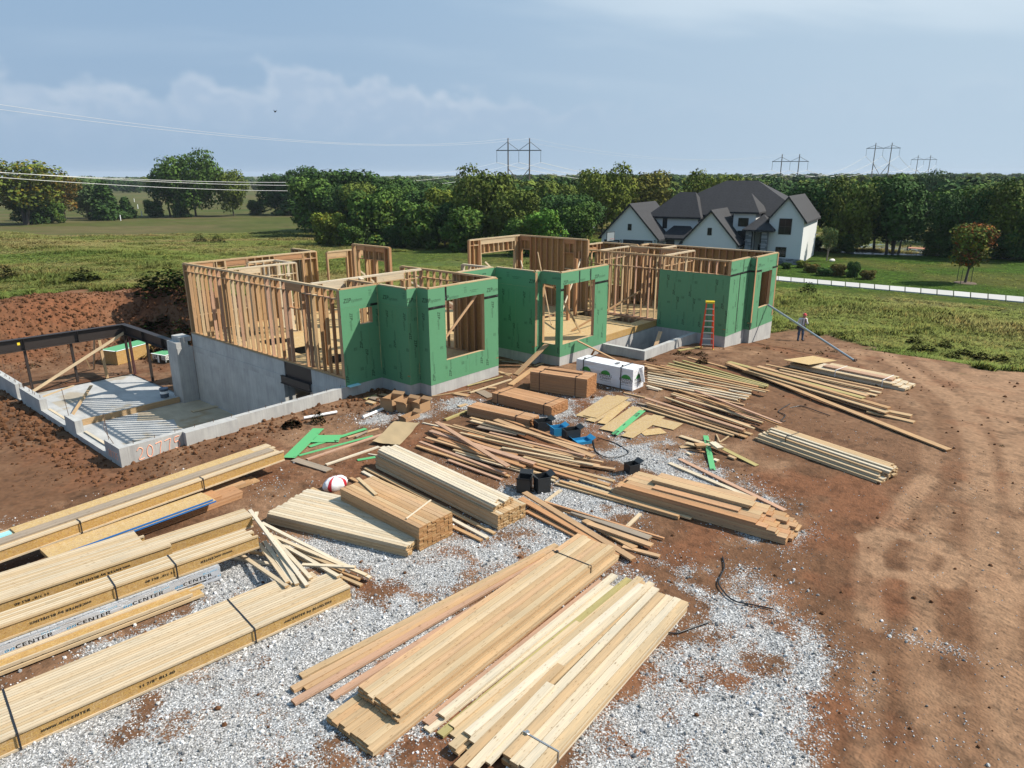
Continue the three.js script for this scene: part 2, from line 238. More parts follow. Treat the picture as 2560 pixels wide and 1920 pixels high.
// walls: from (x0, y0) to (x1, y1); inward normal is to the left of that direction unless side = -1
function wallFrame(w) {
  const dx = w.to[0] - w.from[0], dy = w.to[1] - w.from[1], L = Math.hypot(dx, dy), ux = dx / L, uy = dy / L, sd = w.side ?? 1, nx = -uy * sd, ny = ux * sd;
  return { L, at: (s, d, z) => V(w.from[0] + ux * s + nx * d, w.from[1] + uy * s + ny * d, z), n: V(nx, ny, 0), u: V(ux, uy, 0) };
}
function studWall(w) {
  const f = wallFrame(w), z0 = w.z0 ?? FL, z1 = w.z1 ?? TOP, g = sub(w.name ?? 'stud_wall', house), pal = w.pal ?? WOOD.stud, d0 = (w.face ?? SHT) + DEPTH / 2, op = (w.openings ?? []).map((o) => ({ ...o }));
  const bd = (a, b, wd, t, up, name, m = pal) => board(g, a, b, wd, t, m, name, up);
  const vert = (s, a, b, name = 'stud', m = pal) => bd(f.at(s, d0, a), f.at(s, d0, b), DEPTH, ST, f.u, name, m);
  const UP = new THREE.Vector3(0, 1, 0);
  // plates: a sill cut at doors, two on top with a lap
  let cuts = [0, f.L]; for (const o of op) if (o.z0 <= z0 + 0.05) cuts.push(o.s0, o.s1); cuts.sort((a, b) => a - b);
  for (let i = 0; i < cuts.length; i += 2) if (cuts[i + 1] - cuts[i] > 0.05) bd(f.at(cuts[i], d0, z0 + ST / 2), f.at(cuts[i + 1], d0, z0 + ST / 2), DEPTH, ST, UP, 'bottom_plate');
  const lap = f.L * rnd(0.35, 0.65), tp = w.topPal ?? WOOD.pine;
  bd(f.at(0.0, d0, z1 - ST * 1.5), f.at(f.L, d0, z1 - ST * 1.5), DEPTH, ST - 0.002, UP, 'top_plate', tp);
  if (f.L > 3) { bd(f.at(DEPTH * 0.5, d0, z1 - ST / 2), f.at(lap, d0, z1 - ST / 2), DEPTH, ST, UP, 'top_plate', tp); bd(f.at(lap + 0.004, d0 + 0.004, z1 - ST / 2 + 0.002), f.at(f.L - DEPTH * 0.5, d0, z1 - ST / 2), DEPTH, ST, UP, 'top_plate', tp); }
  else bd(f.at(DEPTH * 0.5, d0, z1 - ST / 2), f.at(f.L - DEPTH * 0.5, d0, z1 - ST / 2), DEPTH, ST, UP, 'top_plate', tp);
  const zt = z1 - ST * 2, zb = z0 + ST, sp = w.spacing ?? 0.4064, studs = [];
  for (let s = (w.first ?? 0.02); s < f.L - 0.1; s += sp) studs.push(s); studs.push(f.L - ST / 2); if (w.cornerPosts ?? true) studs.push(0.02 + ST * 1.1, f.L - ST * 1.6 - 0.01);
  const inside = (s) => op.find((o) => s > o.s0 - 0.05 && s < o.s1 + 0.05);
  for (const s of studs) {
    const o = inside(s); if (!o) { vert(s + rnd(-0.006, 0.006), zb, zt); continue; }
    if (s < o.s0 + 0.03 || s > o.s1 - 0.03) continue;
    const hd = o.header ?? 0.24; if (o.z0 > zb + 0.08) vert(s, zb, o.z0 - ST, 'cripple_stud');
    if (o.headerTop) { if (zt - hd - ST - o.z1 > 0.08) vert(s, o.z1 + ST, zt - hd - 0.002, 'cripple_stud'); } else if (zt - o.z1 - hd - ST > 0.08) vert(s, o.z1 + hd + ST, zt, 'cripple_stud');
  }
  for (const o of op) {
    const hd = o.header ?? 0.24;
    for (const e of [-1, 1]) { const s = e < 0 ? o.s0 : o.s1; vert(s + e * ST * 0.5, zb, o.headerTop ? zt - hd - 0.002 : o.z1, 'jack_stud'); vert(s + e * ST * 1.55, zb, zt, 'king_stud'); }
    if (o.z0 > zb + 0.08) bd(f.at(o.s0, d0, o.z0 - ST / 2), f.at(o.s1, d0, o.z0 - ST / 2), DEPTH, ST, UP, 'window_sill', WOOD.pine);
    bd(f.at(o.s0, d0, o.z1 + ST / 2), f.at(o.s1, d0, o.z1 + ST / 2), DEPTH, ST, UP, 'opening_head');
    const h0 = o.headerTop ? zt - hd : o.z1 + ST; bd(f.at(o.s0 - ST, d0 - 0.01, h0 + hd / 2), f.at(o.s1 + ST, d0 - 0.01, h0 + hd / 2), hd, DEPTH - 0.03, f.n, 'header', w.headPal ?? WOOD.red);
  }
  for (const gz of w.girts ?? []) {
    const ss = [...studs].sort((a, b) => a - b); for (let i = 0; i + 1 < ss.length; i++) { const mid = (ss[i] + ss[i + 1]) / 2; if (ss[i + 1] - ss[i] < 0.12 || inside(mid)) continue; bd(f.at(ss[i] + ST / 2, d0, gz), f.at(ss[i + 1] - ST / 2, d0, gz), DEPTH, ST, UP, 'blocking'); }
  }
  if (w.sheath) sheathing(w, f, g);
  return g;
}
const tapeLen = (g, a, b, n, wd = 0.10) => { const d = b.clone().sub(a), L = d.length(); d.normalize(); const m = mesh('seam_tape', boardGeo(L, wd, 0.003, 0), [MAT.tape, MAT.tape], g); const side = new THREE.Vector3().crossVectors(d, n); m.quaternion.setFromRotationMatrix(new THREE.Matrix4().makeBasis(d, n, side)); m.position.copy(a).add(b).multiplyScalar(0.5); return m; };
function sheathing(w, f, g) {
  const sh = w.sheath, z0 = sh.z0 ?? GB, seamZ = sh.seam ?? 3.40, z1 = sh.z1 ?? (w.z1 ?? TOP) - 0.04, S = [sh.s0 ?? 0, ...(sh.seams ?? []), sh.s1 ?? f.L];
  const rows = seamZ && seamZ < z1 ? [[z0, seamZ], [seamZ, z1]] : [[z0, z1]], dir = f.n.clone().negate();
  rows.forEach(([a, b], row) => {
    const cols = row === 1 && !sh.topSeams ? [S[0], S[S.length - 1]] : row === 1 ? [S[0], ...sh.topSeams, S[S.length - 1]] : S;
    for (let c = 0; c + 1 < cols.length; c++) {
      const c0 = cols[c] + 0.0015, c1 = cols[c + 1] - 0.0015, za = a + 0.0015, zb = b - 0.0015, flip = rnd() < (sh.flip ?? 0.4), uo = row ? rnd(0.0, 0.35) : 0, xs = [c0, c1], zs = [za, zb], parts = [];
      const ops = (w.openings ?? []).filter((o) => !o.covered); for (const o of ops) { for (const s of [o.s0, o.s1]) if (s > c0 && s < c1) xs.push(s); for (const z of [o.z0, o.z1]) if (z > za && z < zb) zs.push(z); }
      xs.sort((p, q) => p - q); zs.sort((p, q) => p - q);
      const pos = [], nor = [], uv = [], idx = [[], []];
      const quad = (P, n, k, U) => { const e1 = P[1].clone().sub(P[0]).cross(P[2].clone().sub(P[0])); if (e1.dot(n) < 0) { P = [...P].reverse(); U = [...U].reverse(); } const b0 = pos.length / 3; P.forEach((p, i) => { pos.push(p.x, p.y, p.z); nor.push(n.x, n.y, n.z); uv.push(...U[i]); }); idx[k].push(b0, b0 + 1, b0 + 2, b0, b0 + 2, b0 + 3); };
      const map = (s, z) => { if (row) { let u = (s - c0) / 2.44 + uo, v = (z - za) / 0.67; if (sh.upsideDown) { u = 1 - u; v = 1 - v; } if ((w.side ?? 1) < 0) u = 1 - u; return [u, v]; } let u = (s - c0) / 1.22 + (sh.off ?? 0), v = (z - za) / 3.05; if (flip) { u = 1 - u; v = 1 - v; } if ((w.side ?? 1) < 0) u = 1 - u; return [u, v]; };
      for (let i = 0; i + 1 < xs.length; i++) for (let j = 0; j + 1 < zs.length; j++) {
        const ms = (xs[i] + xs[i + 1]) / 2, mz = (zs[j] + zs[j + 1]) / 2; if (ops.some((o) => ms > o.s0 && ms < o.s1 && mz > o.z0 && mz < o.z1)) continue;
        const C = [[xs[i], zs[j]], [xs[i + 1], zs[j]], [xs[i + 1], zs[j + 1]], [xs[i], zs[j + 1]]];
        quad(C.map(([s, z]) => f.at(s, 0, z)), dir, 0, C.map(([s, z]) => map(s, z)));
        quad(C.map(([s, z]) => f.at(s, SHT, z)), f.n, 1, C.map(([s, z]) => [s, z]));
        for (let e = 0; e < 4; e++) { const p = C[e], q = C[(e + 1) % 4], mx = (p[0] + q[0]) / 2, my = (p[1] + q[1]) / 2, ox = mx + (mx - ms) * 0.02, oy = my + (my - mz) * 0.02; const solid = ox > c0 && ox < c1 && oy > za && oy < zb && !ops.some((o) => ox > o.s0 && ox < o.s1 && oy > o.z0 && oy < o.z1); if (solid) continue;
          const nn = Math.abs(p[0] - q[0]) < 1e-6 ? f.u.clone().multiplyScalar(Math.sign(mx - ms)) : new THREE.Vector3(0, Math.sign(my - mz), 0); quad([f.at(p[0], 0, p[1]), f.at(q[0], 0, q[1]), f.at(q[0], SHT, q[1]), f.at(p[0], SHT, p[1])], nn, 2 - 1, [[0, 0], [1, 0], [1, 0.01], [0, 0.01]]); }
      }
      if (!pos.length) continue;
      const geo = new THREE.BufferGeometry(); geo.setAttribute('position', new THREE.Float32BufferAttribute(pos, 3)); geo.setAttribute('normal', new THREE.Float32BufferAttribute(nor, 3)); geo.setAttribute('uv', new THREE.Float32BufferAttribute(uv, 2));
      geo.setIndex([...idx[0], ...idx[1]]); geo.addGroup(0, idx[0].length, 0); geo.addGroup(idx[0].length, idx[1].length, 1);
      mesh('sheathing_panel', geo, [row ? MAT.strip : MAT.sheet, MAT.osbDark], g);
    }
  });
  for (const t of sh.tapes ?? []) tapeLen(g, f.at(t[0], -0.002, t[1]), f.at(t[2], -0.002, t[3]), dir, t[4] ?? 0.10);
}
const XW = 14.815;
// left side wall: open studs seen from outside, a doorway framed near its front end
studWall({ from: [XW, 33.46], to: [XW, 21.09], face: 0, girts: [3.73], pal: [...WOOD.fir, ...WOOD.pine, ...WOOD.fir, ...WOOD.red, ...WOOD.pink], openings: [{ s0: 8.86, s1: 9.84, z0: 0.81, z1: 3.03, header: 0.30, headerTop: true }] });
// front walls from left to right, sheathed in green
studWall({ from: [14.815, 21.08], to: [16.537, 21.08], openings: [{ s0: 0.845, s1: 1.43, z0: 2.69, z1: 3.29 }], sheath: { flip: 0, seams: [1.22], off: 0.05, tapes: [[1.36, 3.37, 1.70, 3.37, 0.09]] } });
studWall({ from: [16.537, 21.08], to: [16.537, 19.378], sheath: { flip: 0, seams: [1.0] } });
studWall({ from: [16.537, 19.378], to: [17.01, 19.378], cornerPosts: false, sheath: { flip: 1 } });
studWall({ from: [17.01, 19.378], to: [17.01, 18.756], cornerPosts: false, sheath: { flip: 0, off: 0.15 } });
studWall({ from: [17.01, 18.756], to: [20.836, 18.756], openings: [{ s0: 0.85, s1: 3.0, z0: 1.25, z1: 3.56 }], sheath: { flip: 0.3, seams: [0.87, 2.09, 2.985], topSeams: [0.92], tapes: [[0.9, 3.56, 0.9, 4.07, 0.09], [0, 3.36, 0.85, 3.36], [3.0, 3.37, 3.82, 3.37]] } });
studWall({ from: [20.836, 18.756], to: [20.836, 24.65], girts: [3.73], sheath: { s1: 2.32, seams: [1.22], flip: 0.5 } });
studWall({ from: [20.836, 21.08], to: [23.204, 21.08], sheath: { seams: [1.22], upsideDown: true } });
studWall({ from: [23.204, 21.08], to: [23.204, 18.732], sheath: { seams: [1.22], flip: 0 } });
studWall({ from: [23.204, 18.732], to: [23.58, 18.732], cornerPosts: false, sheath: { flip: 0 } });
studWall({ from: [23.58, 18.732], to: [23.58, 17.631], cornerPosts: false, openings: [{ s0: 0.12, s1: 0.84, z0: 0.94, z1: 3.55 }], sheath: { seams: [0.86], flip: 0, upsideDown: true } });
studWall({ from: [23.58, 17.631], to: [27.228, 17.631], openings: [{ s0: 0.2, s1: 2.57, z0: 0.95, z1: 3.55 }], sheath: { seams: [1.35, 2.56], flip: 0.4, topSeams: [1.35, 2.2], tapes: [[1.35, 3.55, 1.35, 4.06, 0.08], [2.2, 3.55, 2.2, 4.06, 0.08], [2.57, 3.36, 3.64, 3.36], [0, 3.36, 0.2, 3.36]] } });
// west wall of the right wing, sheathed low beside the porch only
studWall({ from: [32.0, 22.75], to: [32.0, 13.824], girts: [3.40], sheath: { s0: 5.12, z1: 3.40, seam: 9, seams: [5.9, 6.8, 7.75], flip: 0.3 } });
studWall({ from: [32.0, 13.824], to: [34.275, 13.824], sheath: { seams: [1.15], topSeams: [1.45], flip: 0.3, tapes: [[0, 3.40, 2.27, 3.40], [1.15, 0.44, 1.15, 3.35, 0.07], [1.45, 3.42, 1.45, 4.06, 0.06]] } });
studWall({ from: [34.275, 13.824], to: [34.275, 13.541], cornerPosts: false, sheath: { flip: 0, tapes: [[0, 3.40, 0.28, 3.40]] } });
studWall({ from: [34.275, 13.541], to: [37.271, 13.541], openings: [{ s0: 0.865, s1: 2.25, z0: 1.43, z1: 3.27 }], sheath: { seams: [0.85, 2.07], flip: 0.3, topSeams: [2.75], tapes: [[0, 3.40, 0.86, 3.37], [2.25, 3.38, 2.99, 3.38], [0.012, 0.44, 0.012, 4.06, 0.16], [0.85, 0.46, 0.85, 1.42, 0.05], [2.75, 3.42, 2.75, 4.06, 0.06]] } });
studWall({ from: [37.271, 13.541], to: [37.271, 21.4], pal: WOOD.red, sheath: { seams: [1.22, 2.44, 3.66, 4.88, 6.1, 7.32] } });
studWall({ from: [37.271, 21.4], to: [36.25, 21.4], pal: WOOD.red, cornerPosts: false, sheath: {} });
studWall({ from: [36.25, 21.4], to: [36.25, 24.0], pal: WOOD.red, openings: [{ s0: 1.0, s1: 2.0, z0: 1.6, z1: 3.3 }], sheath: { seams: [1.22] } });
studWall({ from: [36.25, 24.0], to: [32.05, 24.0], pal: WOOD.red, openings: [{ s0: 0.8, s1: 2.2, z0: 1.6, z1: 3.6 }], sheath: { seams: [1.22, 2.44, 3.66] } });
// partitions of the right wing
studWall({ from: [32.16, 21.4], to: [35.2, 21.4], face: 0, girts: [3.55], pal: WOOD.stud, topPal: WOOD.white });
studWall({ from: [35.2, 21.5], to: [35.2, 17.6], face: 0, openings: [{ s0: 0.25, s1: 1.15, z0: FL, z1: 3.6, header: 0.24, headerTop: true }, { s0: 2.2, s1: 3.1, z0: FL, z1: 3.2, header: 0.2, headerTop: true }] });
studWall({ from: [32.16, 17.45], to: [35.5, 17.45], face: 0, girts: [3.55], topPal: WOOD.white });
studWall({ from: [35.34, 19.4], to: [37.1, 19.4], face: 0, girts: [3.5], topPal: WOOD.white });
// tall walls of the great room
studWall({ from: [31.85, 21.92], to: [31.85, 26.9], z1: 4.69, pal: [...WOOD.red, ...WOOD.fir], openings: [{ s0: 0.95, s1: 1.6, z0: 3.0, z1: 3.86, header: 0.24, headerTop: true, covered: true }, { s0: 4.1, s1: 4.75, z0: FL, z1: 3.86, header: 0.24, headerTop: true }], sheath: { seam: 0, z0: 0.42, seams: [1.22, 2.44, 3.66, 4.1] } });
studWall({ from: [31.85, 26.9], to: [27.42, 26.9], z1: 4.69, girts: [4.36], pal: [...WOOD.fir, ...WOOD.pine, ...WOOD.red], headPal: WOOD.pine, openings: [{ s0: 0.62, s1: 3.48, z0: FL, z1: 3.86, header: 0.25, headerTop: true }], sheath: { seam: 0, seams: [0.62, 3.48] } });
studWall({ from: [22.2, 26.99], to: [22.2, 29.98], z1: 4.69, pal: [...WOOD.fir, ...WOOD.red], openings: [{ s0: 0.42, s1: 1.1, z0: FL, z1: 3.97, header: 0.22, headerTop: true }, { s0: 1.2, s1: 1.88, z0: FL, z1: 3.97, header: 0.22, headerTop: true }, { s0: 1.98, s1: 2.55, z0: FL, z1: 3.97, header: 0.22, headerTop: true }], sheath: { seam: 0, s1: 2.25, seams: [0.42, 1.15, 1.9] } });
// back of the left wing
studWall({ from: [22.06, 33.3], to: [14.96, 33.3], girts: [3.73], openings: [{ s0: 0.95, s1: 2.55, z0: 1.5, z1: 3.73, header: 0.25, headerTop: true }, { s0: 4.2, s1: 5.2, z0: 1.6, z1: 3.73, header: 0.25, headerTop: true }, { s0: 5.9, s1: 6.9, z0: 1.6, z1: 3.73, header: 0.25, headerTop: true }], sheath: { seams: [0.9, 2.6, 3.8, 5.0, 6.1], seam: 0 } });
studWall({ from: [25.3, 32.4], to: [22.1, 32.4], headPal: WOOD.pine, openings: [{ s0: 1.95, s1: 3.15, z0: 0.85, z1: 3.72, header: 0.27, headerTop: true }, { s0: 0.6, s1: 1.4, z0: 0.85, z1: 3.72, header: 0.27, headerTop: true }], sheath: { seams: [1.22, 1.95], seam: 0 } });
studWall({ from: [22.06, 33.46], to: [22.06, 35.5], sheath: { seam: 0, seams: [1.22] } });
// partitions of the left wing
studWall({ from: [14.96, 23.1], to: [20.69, 23.1], face: 0, girts: [3.73], topPal: WOOD.white, headPal: WOOD.white, openings: [{ s0: 0.6, s1: 1.5, z0: FL, z1: 3.75, header: 0.27, headerTop: true }, { s0: 3.24, s1: 4.62, z0: FL, z1: 3.76, header: 0.27, headerTop: true }] });
studWall({ from: [16.70, 21.24], to: [16.70, 23.0], face: 0, cornerPosts: false, topPal: WOOD.pine });
studWall({ from: [14.96, 29.5], to: [18.48, 29.5], face: 0, girts: [3.60], pal: [...WOOD.white, ...WOOD.pine], topPal: WOOD.white, headPal: WOOD.white, openings: [{ s0: 0.65, s1: 1.57, z0: FL, z1: 3.8, header: 0.25, headerTop: true }] });
studWall({ from: [18.4, 29.64], to: [18.4, 31.2], face: 0, girts: [3.4], pal: [...WOOD.white, ...WOOD.pine], topPal: WOOD.white });
studWall({ from: [16.9, 31.2], to: [18.4, 31.2], face: 0, girts: [3.4], pal: [...WOOD.white, ...WOOD.pine], topPal: WOOD.white });
studWall({ from: [17.0, 22.4], to: [17.3, 23.0], face: 0, cornerPosts: false, topPal: WOOD.white });
studWall({ from: [23.12, 21.24], to: [23.12, 23.0], face: 0, cornerPosts: false, pal: WOOD.white, topPal: WOOD.white });

// floor deck of strand board sheets on a rim
{
  const deck = sub('floor_deck', house), rects = [[14.80, 16.56, 21.10, 33.44], [16.56, 17.03, 19.40, 33.44], [17.03, 20.82, 18.78, 33.44], [20.82, 23.23, 21.10, 33.44], [23.23, 23.605, 18.75, 32.5], [23.605, 27.22, 17.65, 32.5], [27.22, 31.60, 17.67, 22.42], [27.22, 31.86, 22.78, 27.0], [32.03, 36.24, 13.84, 24.0], [34.3, 37.25, 13.56, 13.84], [36.24, 37.25, 13.84, 21.38], [31.86, 32.03, 17.7, 24]];
  for (const [x0, x1, y0, y1] of rects) {
    for (let i = Math.floor(x0 / 2.44); i * 2.44 < x1; i++) for (let j = Math.floor(y0 / 1.22); j * 1.22 < y1; j++) {
      const sh = (j % 2) * 1.22, a = Math.max(x0, i * 2.44 - sh), b = Math.min(x1, i * 2.44 + 2.44 - sh), c = Math.max(y0, j * 1.22), d = Math.min(y1, j * 1.22 + 1.22); if (b - a < 0.03 || d - c < 0.03) continue;
      mesh('floor_sheet', boxGeo(a + 0.002, b - 0.002, c + 0.002, d - 0.002, FL - 0.02, FL - 0.001 - rnd(0.002), rnd(1.2), rnd(1.2)), MAT.osbPale, deck);
    }
  }
  mesh('rim_board', boxGeo(27.24, 31.99, 17.635, 17.67, 0.45, 0.765), MAT.osbGold, deck);
  mesh('hanger_beam', boxGeo(31.86, 31.985, 17.68, 22.7, 0.40, 0.752), WOOD.red[3][0], deck);
  mesh('hanger_beam', boxGeo(28.3, 31.86, 22.66, 22.77, 0.40, 0.752), WOOD.red[3][0], deck);
  for (let y = 17.9; y < 22.6; y += 0.4) mesh('joist_hanger', boxGeo(31.62, 31.855, y, y + 0.045, 0.44, 0.70), WOOD.pine[3][0], deck);
}
// foundation under the front walls
{
  const f = sub('foundation_wall', house), pl = [[14.99, 21.08], [16.537, 21.08], [16.537, 19.378], [17.01, 19.378], [17.01, 18.756], [20.836, 18.756], [20.836, 21.08], [23.204, 21.08], [23.204, 18.732], [23.58, 18.732], [23.58, 17.631], [32.0, 17.631], [32.0, 13.824], [34.275, 13.824], [34.275, 13.541], [37.271, 13.541], [37.271, 21.4], [36.25, 21.4], [36.25, 24.0], [31.95, 24.0], [31.95, 27.0], [27.3, 27.0], [27.3, 32.5], [22.16, 32.5], [22.16, 35.6], [22.0, 35.6], [22.0, 33.4], [14.99, 33.4]];
  const T = 0.22, e = 0.006;
  for (let i = 0; i < pl.length - 1; i++) {
    const [ax, ay] = pl[i], [bx, by] = pl[i + 1], dir = (p, q) => [Math.sign(Math.round((q[0] - p[0]) * 100)), Math.sign(Math.round((q[1] - p[1]) * 100))], [dx, dy] = dir(pl[i], pl[i + 1]), n = [-dy, dx];
    const before = i ? dir(pl[i - 1], pl[i]) : null, after = i < pl.length - 2 ? dir(pl[i + 1], pl[i + 2]) : null, c0 = before ? Math.sign(before[0] * dy - before[1] * dx) : 0, c1 = after ? Math.sign(dx * after[1] - dy * after[0]) : 0;
    // at an outer corner the wall along y stops short of the wall along x; at an inner corner it runs up to it
    const cut = (c) => dy ? (c > 0 ? T : c < 0 ? -e + 0.0005 : 0) : (c > 0 ? e : 0), s0 = cut(c0), s1 = cut(c1), L = Math.abs(bx - ax) + Math.abs(by - ay);
    const p = [ax + dx * s0, ay + dy * s0], r = [ax + dx * (L - s1), ay + dy * (L - s1)], X = [p[0], r[0]].sort((u, v) => u - v), Y = [p[1], r[1]].sort((u, v) => u - v);
    const q = n[0] ? (n[0] > 0 ? [ax + e, ax + T, ...Y] : [ax - T, ax - e, ...Y]) : n[1] > 0 ? [...X, ay + e, ay + T] : [...X, ay - T, ay - e];
    mesh('foundation_segment', boxGeo(q[0], q[1], q[2], q[3], -2.7, GB + 0.004, i * 0.7, 0.3), MAT.concrete, f);
  }
  // the tall basement wall below the left side wall, with its steel lintel and door opening
  const bw = (y0, y1, z0, z1, x0 = 14.815) => mesh('basement_wall', boxGeo(x0, 14.985, y0, y1, z0, z1, 0, 0.2), MAT.concrete, f);
  bw(25.44, 33.5, -2.75, 0.07, 14.80); bw(25.32, 33.5, 0.07, 0.715, 14.822); bw(21.09, 23.5, -2.75, 0.07, 14.80); bw(21.09, 23.36, 0.07, 0.715, 14.822);
  mesh('sill_strip', boxGeo(14.775, 14.95, 21.09, 33.5, 0.717, 0.732), WOOD.grey[0][0], f);
  mesh('foam_scrap', boxGeo(14.86, 15.35, 20.88, 21.06, 0.425, 0.47), MAT.foam, f);
  // opening surround seen inside
  mesh('basement_wall', boxGeo(15.0, 15.3, 25.44, 25.6, -2.75, 0.0), MAT.concrete, f);
  mesh('steel_lintel', boxGeo(14.86, 14.98, 23.36, 25.32, 0.09, 0.714), MAT.steel, f);
  mesh('steel_lintel', merge([boxGeo(14.70, 14.95, 23.40, 25.50, 0.055, 0.085), boxGeo(14.72, 14.745, 23.40, 25.50, -0.22, 0.055), boxGeo(14.68, 14.90, 23.40, 25.50, -0.25, -0.22)]), MAT.steel, f);
  mesh('basement_floor', boxGeo(14.985, 37.2, 13.9, 33.4, -2.75, -2.66), MAT.slab, f);
  mesh('basement_post', merge([cyl(V(17.2, 25.0, -2.66), V(17.2, 25.0, 0.3), 0.05), boxGeo(15.2, 20, 24.95, 25.05, -0.2, 0.0), boxGeo(15.4, 18, 24.0, 24.1, -1.35, -1.25)]), MAT.steel, f);
}
// diagonal braces and bits of framing nailed inside
{
  const g = sub('brace_set', house), br = (a, b, w = 0.09, m = WOOD.fir) => board(g, V(...a), V(...b), w, 0.038, m, 'diagonal_brace', V(0, -1, 0));
  br([17.95, 18.93, 2.05], [19.75, 18.93, 3.50]); br([17.9, 19.0, 2.2], [18.7, 20.3, 0.78], 0.09, WOOD.pine);
  br([24.0, 17.9, 3.3], [23.9, 19.2, 3.45]); br([23.75, 18.2, 3.6], [26.97, 18.94, 0.80], 0.10, WOOD.pine); br([26.9, 19.4, 0.8], [31.8, 18.6, 2.2], 0.09, WOOD.fir);
  br([25.5, 19.6, 1.3], [30.2, 24.2, 3.95], 0.09, WOOD.pine); br([26.8, 20.3, 0.8], [31.6, 22.3, 3.6], 0.09, WOOD.white);
  br([22.2, 27.2, 3.5], [25.1, 24.2, 1.2], 0.09, WOOD.white); br([28.6, 26.7, 3.4], [30.1, 24.5, 0.8], 0.09, WOOD.white); br([22.2, 29.6, 3.3], [24.6, 28.2, 0.8], 0.09, WOOD.white); br([31.7, 26.7, 3.2], [30.2, 24.6, 0.8], 0.09, WOOD.white);
  br([18.5, 29.7, 3.5], [19.4, 30.9, 1.6], 0.09, WOOD.white);
  const post = (x, y, z0, z1, w = 0.14, d = 0.14, m = WOOD.red) => board(g, V(x, y, z0), V(x, y, z1), w, d, m, 'post', V(1, 0, 0));
  post(29.0, 21.2, FL, 3.4); post(30.2, 21.6, FL, 3.8); post(31.75, 22.5, FL, 4.0, 0.09, 0.14);
}

